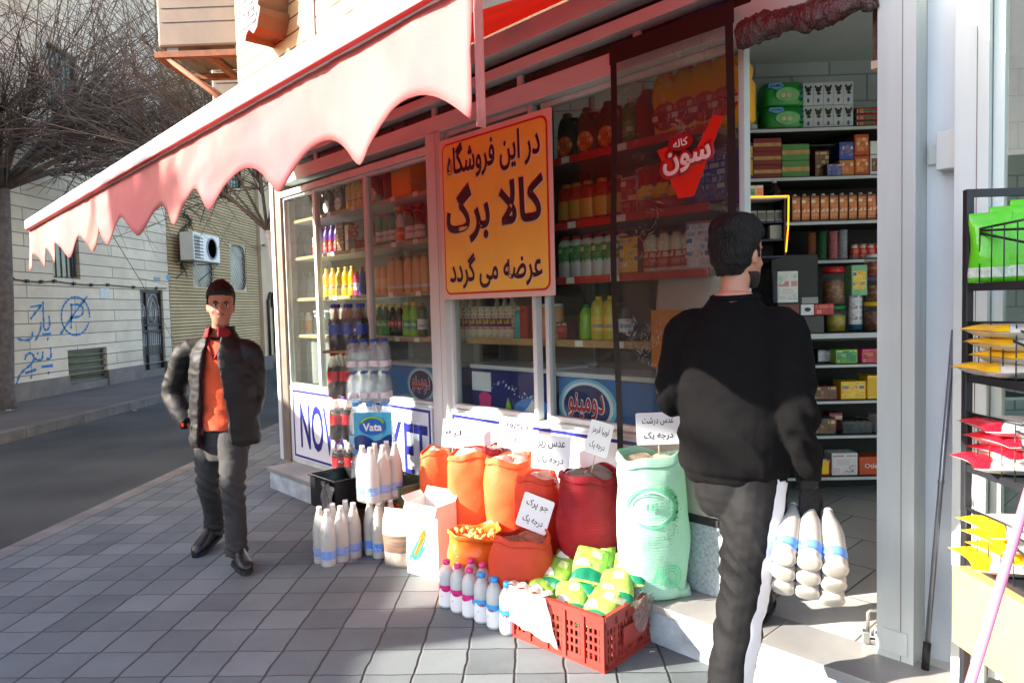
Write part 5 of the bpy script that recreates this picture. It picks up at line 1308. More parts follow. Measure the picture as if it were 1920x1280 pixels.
def sack(label, px, py0, py1, wpx, Y, col, grain, seed, base=FLZ, depth=.9, lean=(0, 0), rim=.05, gl=.03, roll=True, flare=0.0, group=None, name='grain_sack'):
    """px: middle, py0/py1: top rim and foot, wpx: width, all as seen at distance Y"""
    rg = random.Random(seed)
    p = atY(px, 600, Y); rr = wpx*Y/FPX/2
    zt = atY(px, py0, Y).z
    h = zt-base
    t = thing(name, label, 'sack', (p.x, Y, base), 0, group)
    ph = [rg.uniform(0, 6.3) for _ in range(8)]
    K, NR = 40, 26
    def ring(v, k=1.0, dz=0):
        o = []
        bulge = 1.0-.06*math.cos(v*math.pi*2)+.03*math.sin(v*9+ph[0])
        if v < .08: bulge *= .86+.14*math.sqrt(v/.08)
        if v > .86: bulge *= 1-.10*(v-.86)/.14*(1-flare)+flare*(v-.86)
        for j in range(K):
            a = 2*math.pi*j/K; c, s = math.cos(a), math.sin(a)
            wob = 1+.035*math.sin(2*a+ph[1]+v*2)+.025*math.sin(3*a+ph[2]-v*4)+.012*math.sin(7*a+v*18+ph[3])
            if v > .78: wob += (.034*math.sin(5*a+ph[4])+.028*math.sin(9*a+ph[5])+.020*math.sin(14*a+ph[3]))*(v-.78)/.22
            wob += .03*noise.noise(Vector((2.2*c, 2.2*s, v*7+ph[0])))*(.4+v)+.012*noise.noise(Vector((6*c, 6*s, v*16+ph[1])))
            z = v*h+dz+(.016*math.sin(2*a+ph[6])+.008*math.sin(5*a+ph[7]))*max(0, (v-.7)/.3)
            o.append((rr*k*bulge*wob*math.copysign(abs(c)**.85, c)+lean[0]*v, rr*depth*k*bulge*wob*math.copysign(abs(s)**.85, s)+lean[1]*v, z))
        return o
    m_ = MB()
    R_ = [ring(i/NR) for i in range(NR+1)]
    if roll: R_ += [ring(.985, 1.05, .004), ring(.95, 1.075), ring(.92, 1.06), ring(.935, 1.02, 0)]
    else: R_ += [ring(.99, .93, 0), ring(.93, .9, 0)]
    m_.loft(R_, 0, True, False)
    m_.build('bag', col, t, subd=1, solid=0)
    m_ = MB()
    R2 = [ring(1-gl-.03, .93, 0), ring(1-gl, .80, 0), ring(1-gl, .5, .008), ring(1-gl, .15, .012)]
    m_.loft(R2, 0, False, True); m_.build('contents', grain, t, subd=1)
    return t, p, zt
grainw = M('pale grain', (206, 190, 160), .8, .3, 160, .6, 240); lent = M('brown lentils', (150, 120, 84), .8, .4, 200, .6, 260); grey_bag = clear('grey inner plastic', (200, 196, 192), .6, (190, 182, 174), .12, .6, 25)
inner = cloth('pale inner liner', (232, 200, 186), .4, .4, .1, 14, bump=.6, bscale=30)
oran = woven('orange woven sack', (238, 118, 66)); redo = woven('red orange woven sack', (222, 80, 54)); dred = woven('dark red woven sack', (160, 32, 42), (138, 24, 36)); mint = woven('mint green woven sack', (188, 234, 212), tr=.3); maro = woven('maroon woven sack', (120, 24, 36))
sack('narrow orange grain sack at the left end of the sack row', 808, 842, 940, 58, 4.23, oran, inner, 1)
sack('orange grain sack, second from the left, with a loose pale liner', 879, 845, 978, 92, 3.97, oran, inner, 2, gl=.02)
sack('orange grain sack with a crumpled pale liner behind the price cards', 948, 855, 990, 98, 3.75, oran, inner, 3, gl=.02)
sack('maroon sack mostly hidden behind the orange sacks', 918, 838, 940, 50, 3.93, maro, inner, 9)
sack('red orange grain sack with a white price card leaning on it', 1000, 888, 1000, 84, 3.50, redo, inner, 4)
sack('big dark red grain sack with grey plastic in its mouth', 1096, 882, 1078, 118, 3.34, dred, grey_bag, 5, gl=.015)
mt_, mp_, mz = sack('tall mint green printed sack on the step by the door', 1217, 846, 1120, 130, 3.08, mint, grainw, 6, depth=.75, gl=.05)
# printed oval wreath and leaves on the mint sack, following its curve
mg = M('darker mint print', (104, 200, 150), .6, .1); mw = M('pale mint print', (200, 244, 220), .6, .1); dot = M('olive seed print', (120, 150, 70), .6, .2)
rr = 130*3.08/FPX/2
def onsack(x, z, off=.006):
    c = max(-.97, min(.97, x/rr)); s = math.sqrt(1-abs(c)**2.35)
    return (x, -rr*.75*1.06*s-off, z)
def sprint(pts, w_, mt, nm='sack_print'):
    m_ = MB(); vs, fs = [], []
    for i, (x, z) in enumerate(pts):
        a = pts[max(i-1, 0)]; b = pts[min(i+1, len(pts)-1)]; d = Vector((b[0]-a[0], b[1]-a[1])); d.normalize() if d.length > 0 else None
        nx, nz = -d.y*w_, d.x*w_
        vs += [onsack(x+nx, z+nz), onsack(x-nx, z-nz)]
        if i: fs.append((2*i-2, 2*i-1, 2*i+1, 2*i))
    m_.add(vs, fs, 0, True); m_.build(nm, mt, mt_)
hh = mz-FLZ
sprint([(.10*math.cos(R(a))-.02, hh*.66+.085*math.sin(R(a))) for a in range(0, 361, 12)], .006, mg); sprint([(.085*math.cos(R(a))-.02, hh*.66+.07*math.sin(R(a))) for a in range(0, 361, 12)], .003, mw)
for k in range(6): sprint([(.02+.07*math.cos(R(60-20*k+q*2)), hh*.66+.085*math.sin(R(60-20*k+q*2))+.012*math.sin(q*2)) for q in range(8)], .007, mg)
for k in range(3): sprint([(.06+.045*math.cos(R(a))*(1-.25*k), .13+.05*math.sin(R(a))*(1-.25*k)) for a in range(0, 361, 15)], .0025, mg)
for k in range(4): sprint([(-.02+.03*k+.02*q*.5, .10+.012*q*(2-k)) for q in range(4)], .008-.001*k, mg)
m_ = MB()
for k in range(70):
    a = rnd.uniform(-1.2, 1.3); r_ = rnd.gauss(.1, .014); x, z = -.01+r_*math.cos(a), hh*.62+r_*math.sin(a)*1.2; m_.add([onsack(x-.003, z, .009), onsack(x, z-.003, .009), onsack(x+.003, z, .009), onsack(x, z+.003, .009)], [(0, 1, 2, 3)])
m_.build('seed_print', dot, mt_)
text('lettering', 'IE', mg, mt_, fm(-.02, -rr*.75*1.06-.006, hh*.67), .05, .028, .02, .003)
# hem ears at the foot of the mint sack
m_ = MB(); m_.loft([[(x*k, y*k2, z) for x, y, z in rr_ring(rr*2.16, rr*1.0, q, 20, .8)] for q, k, k2 in ((.0, 1.05, .7), (.012, 1.02, .85), (.05, .96, 1.2))]); m_.build('foot_hem', mint, mt_)
# short open sacks on the pavement
gs, gp_, gzz = sack('open orange sack of corn puffs behind the pink capped bottles', 878, 992, 1060, 98, 3.55, M('glossy orange sack film', (236, 110, 36), .3, .1, 6, .5, 20), M('shaded puff bed', (214, 120, 40), .8, .2), 7, base=0, flare=.9, gl=.22, roll=True, name='puff_sack')
puff = M('corn puff', (236, 176, 96), .8, .2, 30)
m_ = MB()
for k in range(60):
    a, r_ = rnd.uniform(0, 6.3), .11*math.sqrt(rnd.random()); c = Vector((r_*math.cos(a), r_*math.sin(a), (gzz)*.8+rnd.uniform(0, .05))); d = Vector((rnd.gauss(0, 1), rnd.gauss(0, 1), rnd.gauss(0, .5))).normalized()*.017
    m_.tube([c-d, c-d*.4+Vector((0, 0, .004)), c+d*.5+Vector((0, 0, .004)), c+d], [.006, .011, .011, .006], 6)
tag(m_.build('puffs', puff, gs), kind='stuff')
sack('short red sack with a folded rim beside the water bottles', 967, 1000, 1085, 114, 3.27, redo, M('dull red grain', (150, 80, 60), .8, .3, 90), 8, base=0, gl=.06)
# ---------------------------------------------------------------- price cards
card = M('white card', (232, 232, 232), .45, .03); ink = M('black marker ink', (30, 30, 34), .5, .05)
def pcard(label, cx, cy, w_, h_, Y, lines, roll_=0, turn=0, pitch=0, stick=.0):
    p = atY(cx, cy, Y); k = Y/FPX
    t = thing('price_card', label, 'price card', p)
    t.rotation_euler = (R(pitch), R(roll_), R(turn))
    W_, H_ = w_*k, h_*k
    m_ = MB(); m_.prism(rrect(W_, H_, .008, 3), 0, .002); m_.build('card', card, t)
    m_ = MB(); m_.prism(rrect(W_*.96, H_*.94, .007, 3), -.0006, -.0001); m_.build('laminate', M('glossy card face', (228, 229, 232), .12, .03, coat=.5), t)
    n = len(lines)
    for i, s in enumerate(lines):
        text('lettering', farsi(s), ink, t, fm(0, -.0007, H_*(.23-.46*i) if n > 1 else 0), W_*(.72-.06*i), H_*.26, .012, .0008)
    if stick:
        m_ = MB(); m_.tube([(0, .004, -H_/2-stick), (0, .004, H_*.2)], .003, 6); m_.build('stick', M('pale wooden stick', (200, 180, 150), .7, .1), t)
    return t
pcard('white price card with two lines of Persian writing leaning on the red orange sack', 1003, 962, 62, 66, 3.34, ['جو پرک', 'درجه یک'], 17, -18, -8)
pcard('small tilted white price card standing on a stick over the dark red sack', 1123, 822, 46, 64, 3.30, ['لوبیا قرمز', 'درجه یک'], 14, -26, -3, .16)
pcard('large white price card standing in the mint green sack', 1234, 803, 82, 60, 3.06, ['عدس درشت', 'درجه یک'], -1, 0, -6, .12)
pcard('sunlit white price card standing in the orange sack, rightmost of three', 1033, 848, 74, 66, 3.50, ['عدس ریز', 'درجه یک'], 4, -12, -4, .12)
pcard('sunlit white price card standing in the orange sack, middle of three', 966, 812, 66, 60, 3.72, ['نخود', 'درجه یک'], 6, -14, -4, .14)
pcard('sunlit white price card at the left, standing in the second orange sack', 850, 812, 44, 54, 4.05, ['لپه'], 4, -10, -4, .14)
# ---------------------------------------------------------------- corn box
p = gz(764, 1072); q = gz(836, 1092); ax_ = (q-p); rzb = math.atan2(ax_.y, ax_.x)
Y0 = p.y; wB = .24; hB = atY(765, 940, Y0).z
cb = thing('corn_box', 'white open cardboard box with a printed corn cob beside the orange sacks', 'box', p, rzb)
bw_ = M('white cardboard', (230, 226, 220), .6, .04, 4)
m_ = MB(); dB = .16
for a, b in (((0, 0, 0), (wB, .004, hB)), ((0, dB, 0), (wB, dB+.004, hB)), ((0, .0041, 0), (.004, dB-.0001, hB)), ((wB-.004, .0041, 0), (wB, dB-.0001, hB)), ((.0041, .0041, 0), (wB-.0041, dB-.0001, .004))): m_.box(a, b)
m_.build('carton', bw_, cb)
m_ = MB(); m_.quad((0, 0, hB+.001), (wB, 0, hB+.001), (wB, -.02, hB-.05), (0, -.02, hB-.05)); m_.build('front_flap', bw_, cb, solid=.003)
m_ = MB(); m_.quad((0, dB, hB+.001), (wB, dB, hB+.001), (wB, dB+.03, hB+.05), (0, dB+.03, hB+.05)); m_.build('back_flap', bw_, cb, solid=.003)
m_ = MB(); m_.quad((.002, .003, hB+.001), (.002, dB, hB+.001), (-.03, dB, hB+.03), (-.03, .003, hB+.03)); m_.build('side_flap', bw_, cb, solid=.003)
cob = courses('corn cob print', (240, 150, 30), (230, 110, 20), (214, 90, 20), .012, .002, .014, .5); husk = M('green husk print', (60, 170, 120), .5, .2, 30)
def leaf(pts, mt, y=-.0012, nm='print'):
    m_ = MB(); m_.prism(pts, y-.0008, y); m_.build(nm, mt, cb)
def spin(pts, a, cx, cz): c, s = math.cos(a), math.sin(a); return [(cx+x*c-z*s, cz+x*s+z*c) for x, z in pts]
sc = hB/.45
leaf(spin(ell(.030*sc, .115*sc, 24), R(-28), wB*.42, hB*.43), M('dark husk print', (26, 130, 120), .5, .2, 20), -.0006, 'husk_print')
leaf(spin(ell(.021*sc, .10*sc, 24), R(-28), wB*.44, hB*.47), cob, -.0014, 'cob_print')
leaf(spin([(-.03, -.1), (-.012, -.11), (0, -.02), (.004, .06), (-.018, .0)], R(-26), wB*.37, hB*.42), husk, -.0022, 'husk_print'); leaf(spin([(.01, -.1), (.034, -.06), (.03, .05), (.016, -.02)], R(-34), wB*.45, hB*.42), husk, -.0022, 'husk_print')
text('lettering', 'POP', M('orange print', (236, 150, 30), .5, .1), cb, fm(wB*.5, -.0005, hB*.80), wB*.36, hB*.06, .03, .001)
m_ = MB()
for x, z, r_ in ((.82, .66, .012), (.8, .42, .02), (.72, .30, .018), (.86, .3, .014)): m_.tube([(wB*x+r_*math.cos(R(a)), -.001, hB*z+r_*1.3*math.sin(R(a))) for a in range(0, 361, 30)], .0025, 5)
m_.build('popcorn_print', M('tan outline print', (232, 170, 120), .5, .1), cb)
# ---------------------------------------------------------------- white yoghurt drink bottles in packs
yog = M('milky white bottle', (182, 175, 164), .3, .05, 10, sub=.0); yl = patchy('blue dairy label', (64, 130, 214), (206, 210, 216), (226, 228, 232), 24)
def yb_fn(): return P_bottle('bottle', .335, .044, 'yog', yog, WHT, yl, .14, .29, .36, .035, n=16, name='yoghurt_drink_bottle')
packfilm = clear('milky shrink film', (250, 250, 250), .26, (236, 236, 236), .1, .6, 22, 1.4)
def film(label, pts, h, mt=FILM, squeeze=.7):
    """wrapped film: hull round upright bottles"""
    c = sum((Vector(p) for p in pts), Vector())/len(pts)
    t = thing('shrink_wrap', label, 'plastic wrap', c)
    K = 40; rings = []
    for v in (0, .04, .3, .6, .8, .93, 1.0):
        ring = []
        for j in range(K):
            a = 2*math.pi*j/K; d = Vector((math.cos(a), math.sin(a), 0))
            e = max((Vector(p)-c).dot(d) for p in pts)+.044*(1 if v < .7 else (1-(v-.7)*1.6))
            e *= 1+.015*math.sin(7*a+v*11)
            ring.append((d.x*e, d.y*e, v*h+.002))
        rings.append(ring)
    m_ = MB(); m_.loft(rings, 0, False, False); m_.build('film', mt, t); return t
def pack(key, fn, origin, ux, uy, nx, ny, sx, sy, label, group, skip=()):
    out = []
    for j in range(ny):
        for i in range(nx):
            if (i, j) in skip: continue
            p = Vector(origin)+ux*(i*sx)+uy*(j*sy)
            put(key, fn, p, rnd.uniform(-3, 3), label, group); out.append(p)
    return out
a, b = gz(622, 1062), gz(690, 1040); ux = (b-a).normalized(); uy = Vector((-ux.y, ux.x, 0))
sp_ = .089
pts = pack('yog', yb_fn, a+uy*.03, ux, uy, 3, 2, sp_, sp_, 'white yoghurt drink bottle in the shrink wrapped pack furthest left on the pavement', 'yoghurt drink bottles, left pack')
film('milky shrink wrap round the left pack of yoghurt drinks on the pavement', pts, .30, packfilm)
a2 = gz(716, 1046); pts2 = pack('yog', yb_fn, a2+uy*.02, ux, uy, 3, 2, sp_, sp_, 'white yoghurt drink bottle in the pavement pack under the raised pack', 'yoghurt drink bottles, lower pack')
pts3 = pack('yog', yb_fn, a2+uy*.05-ux*.02+ZV*.338, ux, uy, 3, 2, sp_, sp_, 'white yoghurt drink bottle in the raised pack standing on another pack', 'yoghurt drink bottles, raised pack')
film('milky shrink wrap round the raised pack of yoghurt drinks', pts3, .30, packfilm)
# crumpled carrier bag with printed brown stripes beside the corn box
p = gz(748, 1062)
cg = put('cbag', lambda: P_bag('carrier bag', .20, .13, .34, cloth('crumpled pale bag', (214, 200, 186), .35, .4, .2, 14, bump=.8, bscale=22), M('brown newsprint', (120, 96, 78), .6, .5, 9, stretch=(1, 1, 8)), 'carrier_bag', 12), p+Vector((.0, .02, 0)), R(-20), 'crumpled pale carrier bag with brown newsprint inside beside the corn box')
# ---------------------------------------------------------------- black tray and dark green crate by the step
def tray(name, label, loc, rz, w_, d_, h, mt, cat, wall=.006):
    t = thing(name, label, cat, loc, rz)
    m_ = MB(); m_.box((-w_/2, -d_/2, 0), (w_/2, d_/2, wall)); m_.build('base', mt, t)
    for nm, a, b in (('wall', (-w_/2, -d_/2, wall), (w_/2, -d_/2+wall, h)), ('wall', (-w_/2, d_/2-wall, wall), (w_/2, d_/2, h)), ('wall', (-w_/2, -d_/2+wall, wall), (-w_/2+wall, d_/2-wall, h)), ('wall', (w_/2-wall, -d_/2+wall, wall), (w_/2, d_/2-wall, h))):
        m_ = MB(); m_.box(a, b); m_.build(nm, mt, t, bevel=.002)
    m_ = MB()
    for a, b in (((-w_/2-.012, -d_/2-.012, h+.0005), (w_/2+.012, -d_/2+.004, h+.012)), ((-w_/2-.012, d_/2-.004, h+.0005), (w_/2+.012, d_/2+.012, h+.012)), ((-w_/2-.012, -d_/2+.0045, h+.0005), (-w_/2+.004, d_/2-.0045, h+.012)), ((w_/2-.004, -d_/2+.0045, h+.0005), (w_/2+.012, d_/2-.0045, h+.012))): m_.box(a, b)
    m_.build('rim', mt, t, bevel=.003)
    return t
Yk = 4.46; p = atY(640, 962, Yk)
tb = tray('black_tray', 'black plastic tray with crumpled grey wrap on a low wooden block by the step', (p.x, Yk, .216), R(-45), .33, .26, .2, M('black tray plastic', (24, 24, 26), .35, .15, 5), 'tray')
m_ = MB(); m_.grid(lambda u, v: (.02+.15*u, -.134-.022*abs(math.sin(u*9+v*4)), .02+.17*v+.01*math.sin(u*12)), 16, 8); m_.build('wrap', M('grey cling wrap', (120, 112, 104), .15, .4, 12, .6, 40, spec=.9), tb)
wb_ = thing('wooden_block', 'low reddish wooden block under the black tray', 'block', (p.x, Yk, .0), R(-45)); m_ = MB(); m_.box((-.13, -.1, 0), (.13, .1, .215)); m_.build('block', M('reddish wood', (140, 84, 54), .7, .2, 9, stretch=(1, 1, 6)), wb_, bevel=.004)
p = atY(745, 925, 4.40)
gt = tray('green_crate', 'dark olive green crate behind the yoghurt drink packs', (p.x, 4.40, 0), R(-45), .46, .24, .40, M('olive crate plastic', (88, 92, 66), .5, .2, 6), 'crate')
m_ = MB(); m_.box((-.2, -.128, .22), (.2, -.1205, .3)); m_.build('orange_band', M('orange crate band', (190, 84, 40), .5, .2), gt)
# ---------------------------------------------------------------- bottle tower on the step
def blabel(n, c, c2): return patchy(n, c, c2, c, 22, .35)
cokeL = M('red drink label', (200, 20, 30), .35, .06); pepL = M('blue drink label', (36, 60, 150), .35, .08)
def coke():
    t = P_bottle('soda bottle', .315, .043, 'soda', clear('brown tinted bottle', (225, 220, 215), .05, (120, 80, 60), .05), RED, cokeL, .36, .60, .5, n=16, fill=COLA, fz=.72)
    m_ = MB(); m_.tube([(.044*math.sin(x), -.0445*math.cos(x), .155+.009*math.sin(x*9)) for x in [(-.7+.1*k) for k in range(15)]], .0035, 5); m_.build('script_stroke', WHT, t); return t
def pepsi():
    t = P_bottle('soda bottle', .315, .043, 'soda', clear('brown tinted bottle', (225, 220, 215)), BLU, pepL, .34, .58, .5, n=16, fill=COLA, fz=.72)
    for c, z0, z1, nm in ((WHT, .128, .160, 'badge'), (RED, .146, .160, 'badge_red')):
        m_ = MB(); o = .0448 if nm == 'badge' else .0456
        pts_ = [(math.sin(x), z) for x, z in ell(.3, (z1-z0)/2, 14, 0, (z0+z1)/2)]
        m_.add([(o*math.sin(x), -o*math.cos(x), z) for x, z in ell(.34, (z1-z0)/2, 14, 0, (z0+z1)/2)], [tuple(range(14))]); m_.build(nm, c, t)
    return t
watL = M('pale water label', (214, 206, 208), .4, .15, 30)
def water(h, r, capm, lab): return P_bottle('water bottle', h, r, 'soda', CLEARB, capm, lab, .16, .34, .5, n=12)
XV, YV = Vector((1, 0, 0)), Vector((0, 1, 0))
kY, wY = 4.90, 4.47
kX, wX = atY(627, 700, kY).x, atY(663, 760, wY).x
bc_ = thing('bottle_crate', 'low dark crate under the tower of bottle packs', 'crate', (kX-.01, kY-.03, FLZ+.007)); m_ = MB(); m_.box((-.05, -.06, 0), (.46, .28, .074)); m_.build('crate_wall', M('black tray plastic', (24, 24, 26)), bc_, bevel=.004)
for z, lb, g in ((.258, 'cola bottle with a red label in the lowest pack of the bottle tower', 'cola bottles, lowest pack'), (.570, 'cola bottle with a red label in the second pack of the bottle tower', 'cola bottles, second pack'), (.882, 'cola bottle with a red label in the third pack of the bottle tower', 'cola bottles, third pack')):
    pk_ = pack('coke', coke, Vector((kX+rnd.uniform(-.01, .01), kY, z)), XV, YV, 2, 2, .088, .09, lb, g)
    film('clear film round the %s cola pack of the tower' % ('lowest' if z < .3 else 'second' if z < .7 else 'third'), pk_, .26)
p6 = pack('pepsi', pepsi, Vector((kX+.03, kY-.06, 1.225)), XV, YV, 3, 2, .09, .09, 'cola bottle with a blue label in the pack on top of the tower', 'blue label cola bottles')
film('clear film round the blue label cola pack on top of the tower', p6, .27)
card_ = thing('cardboard_tray', 'flat cardboard sheet carrying the top cola pack', 'cardboard', (kX+.11, kY-.02, 1.215)); m_ = MB(); m_.box((-.15, -.11, -.01), (.16, .12, .008)); m_.build('sheet', M('brown card', (150, 120, 84), .8, .15), card_)
for z, lb, g in ((.893, 'small water bottle with a blue cap in the lower pack of the tower', 'small water bottles, lower'), (1.10, 'small water bottle with a blue cap in the upper pack of the tower', 'small water bottles, upper')):
    pw_ = pack('wat', lambda: water(.205, .034, BLU, watL), Vector((wX, wY, z)), XV, YV, 4, 2, .07, .07, lb, g)
    film('clear film round the %s pack of small water bottles in the tower' % ('upper' if z > 1 else 'lower'), pw_, .185)
for z, lb, g in ((.262, 'big clear water bottle in the lowest pack of the tower', 'big water bottles, lowest'), (.578, 'big clear water bottle behind the blue printed film', 'big water bottles, printed pack')):
    pw_ = pack('wat2', lambda: water(.312, .046, SKY, M('pale blue label', (150, 200, 220), .3, .2, 30)), Vector((wX+.01, wY, z)), XV, YV, 3, 2, .094, .094, lb, g)
    film('clear film round the %s big water pack of the tower' % ('lowest' if z < .3 else 'blue printed'), pw_, .28)
    if z > .3:
        wl_ = thing('printed_wrap', 'blue printed wrap lettered Vata on the big water pack in the tower', 'plastic wrap', (wX+.105, wY-.050, z), 0)
        pb_ = M('printed blue film', (70, 170, 206), .2, .12, 6, .3, 30, coat=.4); m_ = MB(); m_.grid(lambda u, v: (-.095+.25*u, -.010*abs(math.sin(u*8.4))-.002, .02+.24*v), 40, 6); m_.build('film', pb_, wl_)
        m_ = MB(); m_.grid(lambda u, v: (-.095+.25*u, -.0045-.010*abs(math.sin(u*8.4)), .02+(.075+.02*math.sin(u*8))*v), 40, 4); m_.build('navy_band', M('navy film print', (20, 50, 120), .25, .1), wl_)
        m_ = MB(); m_.prism(ell(.085, .052, 24, .03, .165), -.0195, -.0165); m_.build('badge', M('badge blue', (24, 90, 170), .3, .1), wl_)
        m_ = MB(); m_.tube([(.03+.08*math.cos(R(a)), -.021, .17+.058*math.sin(R(a))) for a in range(20, 161, 14)], .007, 6); m_.build('lime_arc', LIM, wl_)
        text('lettering', 'Vata', WHT, wl_, fm(.03, -.0197, .165), .125, .052, .035, .002)
# ---------------------------------------------------------------- twelve milk bottles on the pavement
milk = clear('frosted milk bottle', (240, 242, 242), .72, (224, 226, 224), .15, .1, 20, 1.45)
def dripped(name, rgb):
    """coloured band with an uneven drip edge over white"""
    if name in MATS: return MATS[name]
    mt = M(name, (230, 230, 230), .35, 0); t = mt.node_tree; b = t.nodes['Principled BSDF']; L = t.links.new
    tc = t.nodes.new('ShaderNodeTexCoord'); nz = t.nodes.new('ShaderNodeTexNoise'); nz.inputs['Scale'].default_value = 32; nz.inputs['Detail'].default_value = 1
    L(tc.outputs['Object'], nz.inputs['Vector'])
    sp = t.nodes.new('ShaderNodeSeparateXYZ'); L(tc.outputs['Object'], sp.inputs[0])
    m1 = t.nodes.new('ShaderNodeMath'); m1.operation = 'MULTIPLY_ADD'; m1.inputs[1].default_value = .11; L(nz.outputs['Fac'], m1.inputs[0]); L(sp.outputs[2], m1.inputs[2])
    gt_ = t.nodes.new('ShaderNodeMath'); gt_.operation = 'GREATER_THAN'; gt_.inputs[1].default_value = .146; L(m1.outputs[0], gt_.inputs[0])
    mx = t.nodes.new('ShaderNodeMix'); mx.data_type = 'RGBA'; mx.inputs['A'].default_value = (*lin((230, 230, 230)), 1); mx.inputs['B'].default_value = (*lin(rgb), 1)
    L(gt_.outputs[0], mx.inputs['Factor']); L(mx.outputs['Result'], b.inputs['Base Color']); return mt
def milkb(cap, lab, nm):
    t = P_bottle('milk bottle', .238, .0405, 'milk', milk, cap, lab, .06, .50, .46, .075, n=18)
    m_ = MB(); m_.add([(.042*math.sin(x), -.042*math.cos(x), z) for x, z in ell(.3, .007, 12, .25, .095)], [tuple(range(12))]); m_.build('red_mark', RED, t)
    m_ = MB(); m_.lathe([(.0385, .004), (.039, .13), (.036, .165), (.025, .19)], 14); m_.build('milk', M('white milk', (236, 238, 236), .4, .02), t); return t
A, B = gz(828, 1140), gz(942, 1191); um = (B-A)/5; vm = Vector((-um.y, um.x, 0)).normalized()*-1
if vm.dot(N) < 0: vm = -vm
for j in range(2):
    for i in range(6):
        k = 'mp' if i < 3 else 'mbl'
        p = A+um*i+vm*(.04+.088*j)
        lb = ('milk bottle with a pink cap, %s row' if i < 3 else 'milk bottle with a blue cap, %s row') % ('front' if j == 0 else 'back')
        put(k, (lambda: milkb(PNK, dripped('pink drip label', (206, 40, 130)), 'p')) if i < 3 else (lambda: milkb(SKY, dripped('blue drip label', (60, 160, 214)), 'b')), p, rnd.uniform(-.5, .5)+R(-40), lb+' on the pavement', lb.replace('bottle with a', 'bottles with'))
# ---------------------------------------------------------------- red crate of green pouches
A = gz(1135, 1262); B = gz(960, 1190); D = gz(1225, 1192)
ux = (A-B); LX = ux.length; ux.normalize(); uy = Vector((-ux.y, ux.x, 0)); LY = .40; HC = .232
rc = thing('plastic_crate', 'red slotted plastic crate full of green pouches in front of the step', 'crate', B, math.atan2(ux.y, ux.x))
crm = M('red crate plastic', (160, 56, 46), .45, .08, 5)
def lattice(L_, along, off, nm, cols):
    m_ = MB()
    def P(u, w_, z): return (u, off+w_, z) if along == 'x' else (off+w_, u, z)
    def bar(u0, u1, z0, z1, t0=0, t1=.008):
        a, b = P(u0, t0, z0), P(u1, t1, z1); m_.box(tuple(map(min, a, b)), tuple(map(max, a, b)))
    bar(0, L_, .0, .035); bar(0, L_, HC-.055, HC-.02); bar(0, L_, HC-.02, HC, -.006, .014); bar(0, L_, .0, .012, -.006, .012)
    n = 5
    for k in range(n+1):
        u = .0+(L_-.02)*k/n; bar(u, u+.02, .0121, HC-.0205, -.007, .008)
    z = .065
    while z < HC-.06:
        bar(.0005, L_-.0005, z, z+.011, .0005, .0075); z += .035
    w_ = (L_-.02)/n
    for k in range(n):
        for j in range(1, cols): u = (L_-.02)*k/n+.01+w_*j/cols; bar(u-.004, u+.006, .0352, HC-.0552, .001, .007)
    return m_.build(nm, crm, rc)
lattice(LX, 'x', 0, 'wall', 4); lattice(LX, 'x', LY-.008, 'wall', 4); lattice(LY, 'y', 0, 'wall', 3); lattice(LY, 'y', LX-.008, 'wall', 3)
m_ = MB(); m_.box((.009, .009, .012), (LX-.009, LY-.009, .018)); m_.build('base', crm, rc)
m_ = MB(); m_.box((LX+.006, LY*.3, .07), (LX+.018, LY*.7, .15)); m_.build('handle_panel', crm, rc, bevel=.004)
ln_ = cloth('crumpled white liner film', (226, 216, 208), .4, .3, .1, 18, bump=.9, bscale=35)
m_ = MB()
def lin_front(u, v):
    x = -.008+LX*(.02+.42*u)+.12*u*(1-v)*LX; z = HC+.008-(HC-.02)*(1-v)*(.78+.2*u)+.004*math.sin(u*17)
    return (x, -.012-.006*abs(math.sin(u*15+v*6)), z)
m_.grid(lin_front, 24, 14); m_.grid(lambda u, v: (-.008+.45*LX*u, -.01+.05*v, HC+.010+.006*math.sin(u*20+v*3)), 20, 3); m_.build('liner', ln_, rc)
m_ = MB(); m_.grid(lambda u, v: (LX+.016+.014*abs(math.sin(u*8+v*5)), LY*(.45+.6*u), HC+.01-(.10+.05*math.sin(u*6))*v), 18, 8); m_.grid(lambda u, v: (LX+.01-.06*v, LY*(.3+.72*u), HC+.012+.012*math.sin(u*14)), 18, 4); m_.build('liner_corner', clear('clear liner film', (240, 238, 234), .35, (226, 220, 210), .1, .8, 30), rc)
pg1 = M('lime pouch film', (128, 172, 56), .25, .2, 7, .5, 40, rgb2=(160, 196, 100)); pgd = M('dark green pouch band', (16, 110, 78), .3, .1); pgw = M('white pouch panel', (226, 230, 214), .3, .06)
